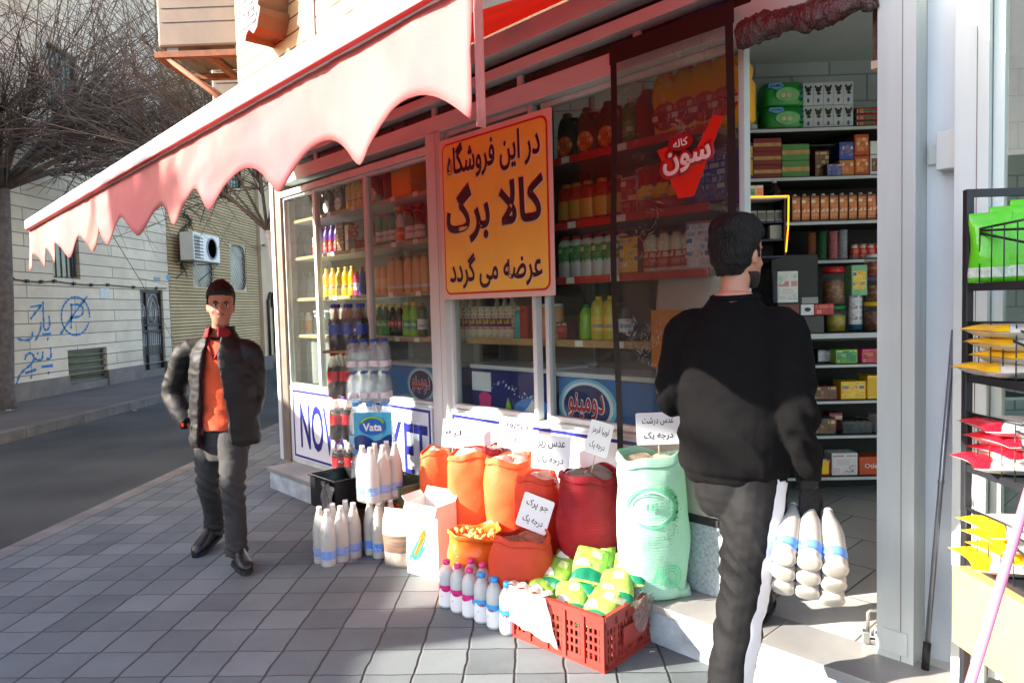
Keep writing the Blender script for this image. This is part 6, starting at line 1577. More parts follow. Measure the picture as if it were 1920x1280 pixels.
def pouch():
    t = thing('green_pouch', None, 'pouch'); w_, h = .15, .20
    def sh(u, v, top):
        e = (1-abs(2*u-1)**3)*(1-abs(2*v-1)**3.2); wr = .0035*math.sin(u*19+v*7)*math.sin(v*13)
        return ((u-.5)*w_*(1-.04*math.cos(6.28*v)), (v-.5)*h, (1 if top else -.5)*(.032*e**.6+wr*e))
    m_ = MB(); m_.grid(lambda u, v: sh(u, v, True), 14, 16); m_.grid(lambda u, v: sh(u, v, False), 8, 8); m_.build('film', pg1, t)
    m_ = MB(); m_.grid(lambda u, v: tuple(Vector(sh(u, .03+(.16+.10*math.sin(u*3.1))*v, True))+Vector((0, 0, .0015))), 14, 4); m_.build('green_band', pgd, t)
    m_ = MB(); m_.grid(lambda u, v: tuple(Vector(sh(.05+.45*u, .34+.2*v*math.sin(u*2.6+.3), True))+Vector((0, 0, .0015))), 10, 4); m_.build('white_panel', pgw, t)
    m_ = MB(); m_.grid(lambda u, v: tuple(Vector(sh(.5+.3*u, .6+.2*v, True))+Vector((0, 0, .0015))), 6, 5); m_.build('pale_print', M('pale lime print', (206, 228, 150), .3, .3, 60), t)
    return t
cen = [B+ux*(LX*(.18+.32*i))+uy*(LY*(.29+.27*j))+ZV*(HC-.045+.05*j+.012*((i*7+j*3) % 3)) for j in range(3) for i in range(3)]
for k, c in enumerate(cen): put('pouch', pouch, c, 0, 'lime green pouch with a dark green band lying in the red crate', 'green pouches', (R(26+rnd.uniform(-10, 10)), R(rnd.uniform(-14, 14)), math.atan2(ux.y, ux.x)+R(20+rnd.uniform(-16, 16))))
put('pouch', pouch, B+ux*LX*.52+uy*LY*.62+ZV*(HC+.085), 0, 'lime green pouch on top of the heap in the red crate', None, (R(30), R(10), R(-10)))
# second layer under the top pouches so the crate is full
for i in range(3):
    for j in range(2): put('pouch', pouch, B+ux*(LX*(.26+.24*i))+uy*(LY*(.36+.28*j))+ZV*(.09+.02*i), 0, 'lime green pouch deep inside the red crate under the others', 'green pouches deep in the crate', (R(rnd.uniform(-8, 8)), R(rnd.uniform(-8, 8)), R(rnd.uniform(-60, 20))))

# ---------------------------------------------------------------- clear curtain in the doorway
cu = thing('door_curtain', 'clear crinkled plastic door curtain with black edging and a big red tick emblem', 'curtain', F(0, .055, 0), FRZ)
cs0, cs1, cz0, cz1 = -2.06, -1.455, .56, 2.68
sheet = clear('crinkled clear curtain', (236, 228, 224), .05, (226, 216, 210), .10, 1.0, 22, 1.8, glint=.6)
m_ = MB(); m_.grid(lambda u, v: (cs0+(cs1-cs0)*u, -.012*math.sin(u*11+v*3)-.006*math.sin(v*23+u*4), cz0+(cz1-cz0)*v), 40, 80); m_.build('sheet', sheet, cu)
m_ = MB()
for e in (0, 1):
    m_.grid(lambda u, v: (cs0+(cs1-cs0)*e+(-.018+.036*u)+.008*math.sin(v*9+e)*(1 if e == 0 else .4), -.02-.012*math.sin((e)*11+v*3), cz0+(cz1-cz0)*v), 2, 60)
m_.build('side_edging', black, cu)
m_ = MB(); m_.grid(lambda u, v: (cs0-.018+(cs1-cs0+.036)*u, -.024, cz1-.055+.09*v), 20, 2); m_.build('top_edging', black, cu)
def qp(x, y): s, z = fac(x, y, .085); return (s, z)
tick = M('translucent red tick', (214, 40, 24), .4, .06)
m_ = MB(); m_.prism([qp(*p) for p in ((1233, 283), (1252, 275), (1270, 322), (1282, 330), (1338, 215), (1357, 218), (1302, 368), (1272, 372))], -.034, -.032); m_.build('tick_emblem', tick, cu)
c0 = qp(1277, 268); m_ = MB(); m_.prism(ell(.062, .034, 24, *c0), -.036, -.0345); m_.build('badge', M('dark red badge', (160, 14, 20), .4, .05), cu)
text('badge_lettering', farsi('کاله'), WHT, cu, fm(c0[0], -.0362, c0[1])@Matrix.Rotation(R(5), 4, 'Z'), .075, .034, .02, .001)
c1 = qp(1288, 300)
tx = farsi('سون'); text('lettering_outline', tx, M('dark red badge', (160, 14, 20)), cu, fm(c1[0], -.0362, c1[1])@Matrix.Rotation(R(5), 4, 'Z'), .275, .13, .10, .001)
text('lettering', tx, M('pale pink lettering', (236, 206, 200), .4, .05), cu, fm(c1[0], -.0376, c1[1])@Matrix.Rotation(R(5), 4, 'Z'), .24, .10, .035, .001)
text('maker_lettering', 'AZAR', black, shop, fm(*((lambda q: (q[0], -.0205, q[1]))(fac(1174, 103, .02)))), .07, .028, .03, .001)
m_ = MB(); q = fac(1213, 92, .02); m_.prism([(q[0]-.016, q[1]-.012), (q[0]+.016, q[1]-.012), (q[0], q[1]+.016)], -.0225, -.0205); m_.build('warning_triangle', M('orange triangle', (220, 120, 20), .5, .05), shop)
# rolled up plastic over the doorway
ru = thing('rolled_curtain', 'rolled up crinkled plastic curtain with red print over the doorway', 'curtain', F(0, .05, 0), FRZ)
def rollring(t_):
    s = -1.43+.53*t_; z = 2.575+.012*math.sin(t_*7); r0 = .040+.006*math.sin(t_*13)
    o = []
    for j in range(28):
        a = 2*math.pi*j/28; k = 1+.22*noise.noise(Vector((t_*16, 3*math.cos(a), 3*math.sin(a))))+.14*noise.noise(Vector((t_*44, 7*math.cos(a), 7*math.sin(a))))
        o.append((s+.01*noise.noise(Vector((t_*20, a, 5))), r0*k*math.cos(a), z+r0*1.2*k*math.sin(a)-.03*max(0, noise.noise(Vector((t_*9, a, 2))))))
    return o
m_ = MB(); m_.loft([rollring(k/110) for k in range(111)]); m_.build('roll', M('crinkled red and clear roll', (86, 20, 18), .14, .5, 5, .8, 90, rgb2=(66, 58, 54), spec=.9, stretch=(2, 1, 1)), ru)
# short brown bracket hanging beside the door post
bk_ = thing('wall_bracket', 'small brown and white bracket hanging at the top of the door post', 'bracket', F(-.925, -.02, 2.36), FRZ)
m_ = MB(); m_.box((-.02, 0, 0), (.014, .03, .2)); m_.build('arm', M('mottled brown wood', (96, 74, 60), .7, .4, 30), bk_); m_ = MB(); m_.box((-.024, -.004, -.03), (.016, .034, -.001)); m_.build('end_cap', CRM, bk_); m_ = MB(); m_.box((-.03, -.006, .201), (.016, .03, .235)); m_.build('end_cap', CRM, bk_)
# ---------------------------------------------------------------- leaning pole, padlock, rack
a = F(-.745, .05, FLZ+.007); b = F(-.69, -.055, 1.38)
po = thing('metal_pole', 'thin grey metal pole with a black foot leaning in the door recess', 'pole', a)
d = b-a; m_ = MB(); m_.tube([d*.08, d], .0085, 12); m_.tube([d*.55, d*.56], .0105, 12); m_.build('tube', M('brushed steel', (150, 154, 160), .35, .1, 30, metal=.8), po)
m_ = MB(); m_.tube([(0, 0, 0), d*.079], .0125, 12); m_.build('rubber_foot', black, po)
p = gz(1636, 1205, FLZ+.006)
pd = thing('padlock', 'heavy silver padlock with a tall hasp on the marble step by the door post', 'padlock', p, R(-25))
st = M('worn steel', (168, 166, 160), .35, .15, 30, metal=.85)
m_ = MB(); m_.box((-.035, -.016, 0), (-.009, .016, .045)); m_.box((.009, -.016, 0), (.036, .016, .045)); m_.box((-.0089, -.012, 0), (.0089, .012, .018)); m_.build('body', st, pd, bevel=.003)
m_ = MB(); m_.tube([(-.016, .0, .0455), (-.016, 0, .115), (-.008, .004, .125), (.03, .01, .128), (.034, .012, .10)], .007, 10); m_.build('hasp', st, pd)
m_ = MB(); m_.tube([(.0, -.002, .03), (.0, -.002, .055), (.012, -.002, .07), (.026, -.002, .06), (.026, -.002, .046)], .005, 10); m_.build('shackle', st, pd)
for s in ():
    pass
rk = thing('wire_rack', 'black metal shop rack stacked with bagged groceries at the right edge', 'rack', (0, 0, 0))
rb = M('black rack paint', (34, 35, 40), .45, .15, 10)
RX, RY = atY(1801, 800, 2.05).x, 2.05
rlen, rwid = .62, .85                      # towards the camera, to the right
def rx(x, y, z): return (RX+x, RY-y, z)
def rbox(m_, a, b): A_, B_ = rx(*a), rx(*b); m_.box(tuple(map(min, A_, B_)), tuple(map(max, A_, B_)))
top = atY(1801, 357, RY).z
for nm, x, y in (('post', 0, 0), ('post', rwid, 0), ('post', rwid, rlen)):
    m_ = MB(); rbox(m_, (x, y, FLZ+.007 if y == 0 else 0), (x+.022, y+.022, top)); m_.build(nm, rb, rk, bevel=.003)
m_ = MB(); rbox(m_, (.0225, .002, top-.022), (rwid-.0005, .02, top)); m_.build('top_rail', rb, rk)
zs_ = [atY(1801, q, RY).z for q in (532, 700, 866, 1040, 1190)]
for z in zs_:
    m_ = MB(); rbox(m_, (.004, .0225, z-.022), (.018, rlen, z)); rbox(m_, (.0225, .004, z-.022), (rwid-.0005, .018, z)); rbox(m_, (.0185, .0225, z-.008), (rwid, rlen, z-.002)); m_.build('shelf', rb, rk)
    m_ = MB(); zt_ = z+.15
    for (y0, z0), (y1, z1) in (((.022, zt_), (rlen, z+.01)), ((.022, zt_), (rlen, z+.10)), ((.022, zt_), (.25, zt_+.005))):
        m_.tube([rx(.006, y0, z0), rx(.006, y1, z1)], .0035, 5)
    for k in range(5): m_.tube([rx(.0, .03+.05*k, z), rx(.0, .03+.05*k, zt_)], .002, 4)
    m_.build('side_wires', rb, rk)
gbm = M('bright green bag film', (90, 190, 30), .25, .15, 6, .35, 25); gbs = M('silver bag foot', (196, 206, 190), .25, .3, 40)
for k in range(4):
    put('gbag', lambda: P_bag('grocery bag', .105, .06, .195, gbm, None, 'grocery_bag', 21, band=gbs), rx(.035+.048*k, .07+.012*k, zs_[0]+.001), R(-30+6*k), 'bright green bag with a silver foot on the upper rack shelf, %s' % ('leftmost', 'second from left', 'third from left', 'rightmost')[k], 'bright green bags', scale=(1, 1, 1.0+.08*k))
def flatbag(col, tip, pr_, key):
    t = thing('flat_bag', None, 'bag'); w_, d_ = .34, .2
    def sh(u, v, s): e = (1-abs(2*u-1)**4)*(1-abs(2*v-1)**4); return ((u-.5)*w_+.02*math.sin(v*3), (v-.5)*d_*(1-.12*abs(2*u-1)), s*.021*e**.5+.003*math.sin(u*14+v*5)*e+.004*(abs(2*u-1)**5)-.006*(1-u)**4)
    m_ = MB(); m_.grid(lambda u, v: sh(u, v, 1), 16, 10); m_.grid(lambda u, v: sh(u, v, -1), 12, 8); m_.build('film', col, t)
    m_ = MB(); m_.grid(lambda u, v: tuple(Vector(sh(.16*u*(1-.35*abs(2*v-1)), v, 1))+Vector((-.004*(1-u), 0, .003))), 5, 10); m_.build('corner_print', tip, t)
    m_ = MB(); m_.grid(lambda u, v: tuple(Vector(sh(.3+.45*u, .04+.2*v, 1))+Vector((0, 0, .002))), 8, 4); m_.build('side_print', pr_, t)
    return t
wf = M('white bag film', (226, 222, 214), .3, .08, 8, .4, 30); yt = M('yellow bag corner', (244, 190, 20), .3, .08); rtp = M('red bag corner', (206, 24, 44), .3, .08); rpr = patchy('red line print', (230, 222, 218), (200, 30, 50), (230, 222, 218), 60)
for row, tip, pr_, lb, g, n in ((1, yt, patchy('yellow line print', (230, 226, 214), (240, 190, 40), (230, 226, 214), 50), 'white bag with yellow corners in the stack on the second rack shelf', 'yellow cornered bags, second shelf', 4), (2, rtp, rpr, 'white bag with red corners and red print in the stack on the third rack shelf', 'red cornered bags', 4), (3, yt, patchy('magenta line print', (230, 226, 214), (200, 60, 140), (60, 170, 110), 50), 'white bag with yellow corners and coloured print on the fourth rack shelf', 'yellow cornered bags, fourth shelf', 4)):
    for k in range(n): put('fbag%d' % row, lambda: flatbag(wf, tip, pr_, row), rx(.115+.02*((k*5) % 3), .12+.012*k, zs_[row]+.024+.036*k), R(rnd.uniform(-14, 6)), lb, g)
kb = thing('cardboard_carton', 'torn brown cardboard carton on the low rack shelf', 'carton', rx(.10, .19, zs_[4]+.001), R(4))
cbm = M('brown cardboard', (196, 152, 100), .75, .1, 5)
hk = (zs_[3]-zs_[4])*.93
m_ = MB(); m_.box((-.135, -.16, 0), (.30, .16, hk)); m_.build('carton', cbm, kb, bevel=.004)
m_ = MB(); m_.tube([(-.02+.003*math.sin(k*1.7), -.161, hk-.02-k*.01) for k in range(int(hk/.012))], .003, 4); m_.build('torn_seam', M('dark torn edge', (84, 54, 32), .9, .3), kb)
m_ = MB(); m_.quad((-.14, -.162, hk-.004), (-.05, -.164, hk-.004), (-.045, -.20, hk-.03), (-.15, -.19, hk-.03)); m_.build('flap', cbm, kb, solid=.003)
kb2 = dup(kb, rx(.2, .25, .19), R(-3), 'second brown carton on the floor under the rack shelf', None)
pkp = thing('pink_broom_handle', 'bright pink broom handle leaning in front of the rack at the lower right corner', 'broom handle', (0, 0, 0))
Yp = 1.45
m_ = MB(); q1, q2 = atY(1800, 1345, Yp), atY(1935, 900, Yp+.12); q3 = q1+(q1-q2)*(q1.z/(q2.z-q1.z)); m_.tube([q3, q2], .0105, 14); m_.build('handle', M('pink lacquer', (226, 124, 160), .3, .05, coat=.3), pkp)
# ---------------------------------------------------------------- people: closed limbs fused into one surface, then folded
def smooth_path(pts, rad, k=5):
    P = [Vector(p) for p in pts]; n = len(P); out, rr_ = [], []
    for i in range(n-1):
        p0, p1, p2, p3 = P[max(i-1, 0)], P[i], P[i+1], P[min(i+2, n-1)]
        for j in range(k):
            t = j/k
            out.append(.5*((2*p1)+(p2-p0)*t+(2*p0-5*p1+4*p2-p3)*t*t+(3*p1-p0-3*p2+p3)*t**3)); rr_.append(rad[i]+(rad[i+1]-rad[i])*t)
    return out+[P[-1]], rr_+[rad[-1]]
def limb(mb, pts, rad, n=14, flat=1.0):
    a, b = smooth_path(pts, rad); mb.tube(a, b, n, flat=flat)
def ellring(cx, cy, z, rx, ry, n=28, e=1.0): return [(cx+rx*math.copysign(abs(math.cos(2*math.pi*j/n))**e, math.cos(2*math.pi*j/n)), cy+ry*math.copysign(abs(math.sin(2*math.pi*j/n))**e, math.sin(2*math.pi*j/n)), z) for j in range(n)]
def blob(mb, c, r, n=12):
    cx, cy, cz = c; rx, ry, rz = r
    mb.loft([ellring(cx, cy, cz+rz*math.sin(R(a)), max(rx*math.cos(R(a)), 1e-4), max(ry*math.cos(R(a)), 1e-4), n) for a in range(-88, 89, 16)])
def fuse(name, mb, mats, parent, voxel=.01, smooth=3, disp=None, label=None):
    o = mb.build(name, mats, None)
    rm = o.modifiers.new('r', 'REMESH'); rm.mode = 'VOXEL'; rm.voxel_size = voxel
    if smooth: s_ = o.modifiers.new('s', 'SMOOTH'); s_.factor = .5; s_.iterations = smooth
    dg = bpy.context.evaluated_depsgraph_get()
    me = bpy.data.meshes.new_from_object(o.evaluated_get(dg))
    bpy.data.objects.remove(o)
    me.name = name
    if disp:
        ns = [v.normal.copy() for v in me.vertices]
        for v, nn in zip(me.vertices, ns): v.co = v.co + disp(v.co.copy(), nn)
    me.materials.clear()
    for mt in (mats if isinstance(mats, (list, tuple)) else [mats]): me.materials.append(mt)
    me.polygons.foreach_set('use_smooth', [True]*len(me.polygons)); me.polygons.foreach_set('material_index', [0]*len(me.polygons))
    ob = bpy.data.objects.new(name, me); C.objects.link(ob); ob.parent = parent
    if label: ob['label'] = label
    return ob
def nz(p, sx, sy=None, sz=None, off=0): return noise.noise(Vector((p.x*sx+off, p.y*(sy or sx)+off*.7, p.z*(sz or sx)-off)))
def ridge(p, sx, sy, sz, off=0): return (1-abs(nz(p, sx, sy, sz, off)))**3
skin = M('skin', (160, 108, 86), .55, .06, 14, .05, 120, spec=.3); skin2 = M('lighter skin', (190, 134, 110), .5, .08, 14, .05, 120)  # second skin tone is the lighter one
hairm = M('black hair', (15, 12, 11), .5, .4, 60, .9, 200, stretch=(1, 1, .25), spec=.3)
HEAD = [(.0, .024, .026, -.064), (.012, .040, .043, -.054), (.03, .051, .060, -.040), (.06, .062, .078, -.020), (.09, .069, .090, -.008), (.118, .073, .095, 0), (.15, .076, .098, .004), (.18, .074, .096, .006), (.205, .064, .085, .008), (.225, .045, .060, .010), (.235, .015, .020, .010)]
def head_parts(mb, mtx, neck=True):
    m_ = MB()
    m_.loft([ellring(0, cy, z, rx, ry, 28, .92) for z, rx, ry, cy in HEAD])
    m_.tube([(0, -.088, .136), (0, -.102, .112), (0, -.116, .090), (0, -.108, .080), (0, -.088, .078)], [.007, .010, .014, .013, .008], 10)
    for s in (-1, 1):
        blob(m_, (s*.011, -.102, .083), (.008, .010, .007)); blob(m_, (s*.030, -.086, .137), (.024, .010, .006)); blob(m_, (s*.042, -.066, .082), (.018, .018, .014))
        blob(m_, (s*.077, .008, .108), (.008, .018, .031)); blob(m_, (s*.074, -.004, .088), (.007, .010, .014))
    blob(m_, (0, -.092, .060), (.024, .012, .006)); blob(m_, (0, -.091, .050), (.021, .012, .0065)); blob(m_, (0, -.078, .014), (.022, .014, .012))
    if neck: limb(m_, [(0, .012, .06), (0, .024, -.01), (0, .034, -.09), (0, .04, -.16)], [.052, .052, .056, .075], 18)
    m_.xf(mtx); k = len(mb.v); mb.v += m_.v; mb.f += [[i+k for i in f] for f in m_.f]; mb.m += m_.m; mb.s += m_.s
def face_disp(mtx):
    inv = mtx.inverted()
    def d(p, n):
        q = inv @ p
        if q.z < -.02 or q.z > .24: return Vector((0, 0, 0))
        a = 0
        for s in (-1, 1): a -= .0085*math.exp(-((q.x-s*.031)**2+(q.z-.119)**2)/(2*.012**2))*(1 if q.y < -.05 else 0)
        a -= .004*math.exp(-(q.x**2/.02**2+(q.z-.068)**2/.006**2))*(1 if q.y < -.05 else 0)
        return n*a
    return d
def face_bits(parent, mtx, brow=.0035, moustache=True):
    eyew = M('eye white', (214, 206, 200), .25, .03); iris = M('dark iris', (34, 22, 16), .2, .1); lip = M('lip', (176, 96, 88), .45, .08)
    for s in (-1, 1):
        m_ = MB(); blob(m_, (s*.031, -.079, .119), (.0135, .0105, .0062), 14); m_.xf(mtx); e = m_.build('eye', eyew, parent)
        m_ = MB(); blob(m_, (s*.031, -.0875, .119), (.0060, .003, .0058), 12); m_.xf(mtx); m_.build('iris', iris, e)
        m_ = MB(); m_.tube([(s*.014, -.0925, .134), (s*.030, -.0955, .140), (s*.050, -.083, .136)], [.0028, brow, .0018], 8); m_.xf(mtx); m_.build('eyebrow', hairm, parent)
        m_ = MB(); m_.tube([(s*.019, -.0885, .1255), (s*.031, -.0925, .1275), (s*.044, -.083, .1235)], .0016, 6); m_.xf(mtx); m_.build('eyelid', M('lash line', (40, 28, 24), .6, .1), parent)
    m_ = MB(); m_.tube([(-.022, -.0935, .0555), (-.008, -.1035, .0595), (0, -.1035, .058), (.008, -.1035, .0595), (.022, -.0935, .0555)], [.001, .0034, .003, .0034, .001], 8); m_.tube([(-.02, -.093, .0535), (0, -.103, .0495), (.02, -.093, .0535)], [.001, .0044, .001], 8); m_.xf(mtx); m_.build('lips', lip, parent)
    if moustache:
        m_ = MB(); m_.tube([(-.024, -.092, .062), (-.01, -.1035, .0705), (.01, -.1035, .0705), (.024, -.092, .062)], [.001, .0026, .0026, .001], 8); m_.xf(mtx); m_.build('moustache', M('stubble', (84, 60, 50), .8, .2, 80), parent)
def hair_mesh(parent, mtx, top=.262, front=.178, side=.095, nape=.02, vol=.010, fx=1.0, seed=0):
    m_ = MB()
    v = vol
    m_.loft([ellring(0, .012, z, rx*fx, ry, 28, .85) for z, rx, ry in ((front-.012, .070+v, .090+v), (front+.008, .075+v, .098+v), (.205, .072+v, .096+v), (.232, .062+v, .082+v), (.250, .044+v, .060+v), (top, .012+v, .02+v))])
    m_.loft([ellring(0, cy, z, rx*fx, ry, 24, .85) for z, rx, ry, cy in ((nape, .045, .035, .055), (nape+.025, .058, .050, .048), (.08, .070, .068, .042), (.12, .076+v*.6, .076, .036), (.16, .080+v*.8, .085, .025), (.19, .077+v, .088, .018))])
    for s in (-1, 1): m_.loft([ellring(s*(.066), -.012+.012*k, z, .012+v*.5, .022+.01*k, 12) for k, z in enumerate((side+.012, .125, .15, .18))])
    m_.xf(mtx)
    def d(p, n): return n*(.0035*nz(p, 60, 60, 40, seed)+.002*nz(p, 150, 150, 60, seed+3))
    return fuse('hair', m_, hairm, parent, .005, 2, d)
def shoe(parent, mtx, mt, sole, L_=.285, name='shoe'):
    """toe towards -y, heel at the origin, sole at z=0"""
    m_ = MB()
    m_.loft([[(x, -y_, z) for x, y_, z in ring] for ring in ([[(w_*math.copysign(abs(math.cos(2*math.pi*j/16))**.8, math.cos(2*math.pi*j/16)), y_, .018+h*(.5+.5*math.sin(2*math.pi*j/16))) for j in range(16)] for y_, w_, h in ((-.045, .024, .05), (-.03, .034, .085), (.02, .038, .10), (.07, .040, .098), (.12, .044, .075), (.17, .048, .06), (.21, .044, .05), (.235, .028, .032), (.242, .012, .016))])])
    limb(m_, [(0, .0, .06), (0, -.004, .12), (0, -.006, .155)], [.042, .040, .042], 14)
    m_.xf(mtx); s_ = fuse(name, m_, mt, parent, .005, 2)
    m_ = MB(); out = [(-.047, .0), (-.046, .16), (-.038, .22), (-.015, .247), (.015, .247), (.038, .22), (.046, .16), (.041, .06), (.036, -.03), (.02, -.05), (-.02, -.05), (-.036, -.03), (-.041, .06)]
    m_.loft([[(x, -y_, z) for x, y_ in out] for z in (.0, .022)], smooth=False); m_.xf(mtx); m_.build('sole', sole, s_, bevel=.003)
    m_ = MB()
    for k in range(4): m_.tube([(-.022, -.055-.02*k, .112-.012*k), (0, -.062-.02*k, .118-.013*k), (.022, -.055-.02*k, .112-.012*k)], .0028, 5)
    m_.xf(mtx); m_.build('laces', M('black laces', (30, 30, 32), .8, .1), s_)
    return s_
def T(x, y, z, rz=0, rx=0, ry=0): return Matrix.Translation((x, y, z)) @ Matrix.Rotation(R(rz), 4, 'Z') @ Matrix.Rotation(R(rx), 4, 'X') @ Matrix.Rotation(R(ry), 4, 'Y')
shoem = M('black leather', (30, 32, 35), .38, .15, 16, .1, 60); solem = M('rubber sole', (24, 24, 26), .8, .2)

# --- man walking towards the camera, left
MY = 4.15
mroot = Vector((-1.925, MY, 0))
man = thing('person', 'young man in an open dark puffer jacket and orange shirt walking on the left pavement', 'person', mroot)
def mp(px, py, dy=0.0): return atY(px, py, MY+dy)-mroot
hc = mp(410, 611, -.02)                                  # chin
HM = Matrix.Translation((hc.x, hc.y+.03, hc.z)) @ Matrix.Rotation(R(27), 4, 'Z') @ Matrix.Rotation(R(3), 4, 'Y') @ Matrix.Scale(1.04, 4)
cx = mp(418, 700).x                                      # body axis
def bx_(px): return mp(px, 700).x
B = MB(); head_parts(B, HM)
TW = 12                                                   # body turned a little to the right of the picture
zs, zh = mp(420, 646).z, mp(420, 800).z
B.loft([ellring(cx, .02, z, rx, ry) for z, rx, ry in ((zh-.05, .14, .10), (zh+.1, .145, .10), (zh+.3, .155, .105), (zs-.06, .165, .10), (zs+.03, .12, .085), (zs+.08, .06, .06))])
hipL, hipR = mp(388, 815, .06), mp(438, 815, -.02)
kneeL, ankL = mp(388, 905, .06), mp(397, 1000, .20)
kneeR, ankR = mp(442, 905, -.15), mp(447, 1040, -.17)
shL, elL, wrL = mp(343, 660, .0), mp(318, 738, .06), mp(352, 792, -.02)
shR, elR, wrR = mp(474, 662, .0), mp(481, 738, .08), mp(466, 790, -.02)
for a, b, c in ((hipL, kneeL, ankL), (hipR, kneeR, ankR)): limb(B, [a, b, c], [.068, .042, .03])
for a, b, c, d in ((shL, elL, wrL, wrL+Vector((.075, .0, -.05))), (shR, elR, wrR, wrR+Vector((-.075, .0, -.05)))):
    limb(B, [a, b, c, d], [.05, .042, .03, .036]);
    sg = 1 if d.x > c.x else -1
    for k in range(4): limb(B, [d+Vector((0, -.02+.014*k, -.01)), d+Vector((sg*.03, -.02+.014*k, -.03)), d+Vector((sg*.05, -.02+.014*k, -.06))], [.010, .009, .007], 8)
    limb(B, [c+Vector((0, -.02, -.0)), d+Vector((0, -.03, .01)), d+Vector((sg*.03, -.03, .0))], [.012, .011, .008], 8)
body = fuse('body', B, skin, man, .007, 2, face_disp(HM))
face_bits(man, HM, .0055); hair_mesh(man, HM, .274, .188, .11, .035, .010, .98, 1)
# trousers
greyp = M('charcoal trousers', (50, 48, 47), .85, .15, 5, .25, 160)
m_ = MB()
m_.loft([ellring(cx, .02, z, rx, ry) for z, rx, ry in ((zh-.20, .13, .10), (zh-.10, .158, .115), (zh, .152, .112), (zh+.06, .145, .108))])
limb(m_, [hipL+Vector((0, 0, .02)), (hipL+kneeL)/2, kneeL+Vector((0, -.01, 0)), (kneeL+ankL)/2+Vector((0, .02, 0)), ankL+Vector((0, 0, .0))], [.095, .088, .072, .066, .062], 18)
limb(m_, [hipR+Vector((0, 0, .02)), (hipR+kneeR)/2, kneeR+Vector((0, -.015, 0)), (kneeR+ankR)/2+Vector((0, .0, 0)), ankR+Vector((0, 0, .0))], [.098, .09, .075, .068, .066], 18)
def dtr(p, n):
    a = .006*nz(p, 9, 9, 18, 2)+.003*nz(p, 20, 20, 44, 5)
    for kn in (kneeL, kneeR): a += .004*math.exp(-((p.z-kn.z)/.09)**2)*math.sin(p.z*95+p.x*60+p.y*30)
    for an in (ankL, ankR): a += .005*math.exp(-((p.z-an.z)/.07)**2)*math.sin(p.z*140+p.x*70)
    return n*a
fuse('trousers', m_, greyp, man, .008, 3, dtr)
# shoes: rear foot toe down towards the left, front foot flat toe to the right
fl = gz(408, 1008)-mroot; fr = gz(438, 1052)-mroot
shoe(man, Matrix.Translation((ankL.x+.005, ankL.y+.01, .035)) @ Matrix.Rotation(R(-6), 4, 'Z') @ Matrix.Rotation(R(9), 4, 'X'), shoem, solem)
shoe(man, Matrix.Translation((ankR.x, ankR.y+.02, .002)) @ Matrix.Rotation(R(38), 4, 'Z') @ Matrix.Rotation(R(-3), 4, 'X'), shoem, solem)
# orange shirt
orsh = M('orange jersey', (206, 74, 30), .85, .1, 6, .25, 120, sheen=.2)
m_ = MB()
m_.loft([ellring(cx+.012, .005, z, rx, ry) for z, rx, ry in ((zh-.005, .150, .128), (zh+.03, .158, .132), (zh+.15, .154, .124), (zh+.3, .160, .122), (zs-.05, .158, .112), (zs+.01, .12, .095), (zs+.035, .088, .082))])
def dsh(p, n): return n*(.007*nz(p, 10, 8, 16, 7)+.010*ridge(p+Vector((0, 0, p.x*.6)), 5, 5, 15, 9)*max(0, min(1, (zh+.26-p.z)/.2))-.004)
fuse('shirt', m_, orsh, man, .007, 2, dsh)
m_ = MB(); nb = Vector((hc.x+.004, hc.y+.03, zs+.02))
m_.tube([nb+Vector((-.07, -.045, .035)), nb+Vector((-.038, -.098, -.03)), nb+Vector((0, -.118, -.10))], [.012, .013, .008], 8); m_.tube([nb+Vector((.07, -.045, .035)), nb+Vector((.042, -.098, -.03)), nb+Vector((.004, -.118, -.10))], [.012, .013, .008], 8)
m_.build('shirt_collar', M('deep red collar', (150, 26, 28), .8, .1), man)
m_ = MB(); m_.loft([ellring(nb.x, nb.y-.022, z, rx, ry, 16) for z, rx, ry in ((nb.z-.09, .03, .06), (nb.z-.02, .055, .062), (nb.z+.03, .06, .058))]); m_.build('undershirt', M('black undershirt', (30, 22, 22), .9, .1), man)
# jacket: open C-shaped shell with sleeves
jk = M('dark brown black nylon', (26, 22, 21), .62, .12, 7, .15, 50, spec=.3)
def cring(z, rx, ry, a0, a1, th=.018, cxx=0, cyy=.0, n=34):
    """outer arc from the right front edge round the back to the left front edge, then back inside"""
    o, i_ = [], []
    for k in range(n+1):
        a = R(a0+(a1-a0)*k/n)
        o.append((cx+cxx+rx*math.cos(a), cyy+ry*math.sin(a), z)); i_.append((cx+cxx+(rx-th)*math.cos(a), cyy+(ry-th)*math.sin(a), z))
    return o+i_[::-1]
hem = mp(420, 832).z
m_ = MB()
spec_ = ((hem, .222, .150, -62, 236), (hem+.04, .232, .158, -64, 238), (zh+.05, .222, .154, -66, 240), (zh+.18, .216, .152, -70, 244), (zh+.30, .218, .152, -74, 247), (zs-.10, .208, .140, -78, 250), (zs-.03, .185, .124, -80, 250), (zs+.035, .125, .106, -70, 247), (zs+.07, .094, .098, -55, 232), (zs+.115, .088, .098, -38, 214))
m_.loft([cring(z, rx, ry, a0, a1) for z, rx, ry, a0, a1 in spec_], smooth=True)
for s, a, b, c in ((-1, shL, elL, wrL), (1, shR, elR, wrR)):
    limb(m_, [Vector((cx+s*.10, .02, zs-.03)), a+Vector((s*-.005, .01, -.005)), (a+b)/2+Vector((s*.012, .01, 0)), b, (b+c)/2+Vector((s*.006, -.015, 0)), c+Vector((0, -.02, 0))], [.070, .076, .076, .072, .066, .056], 20)
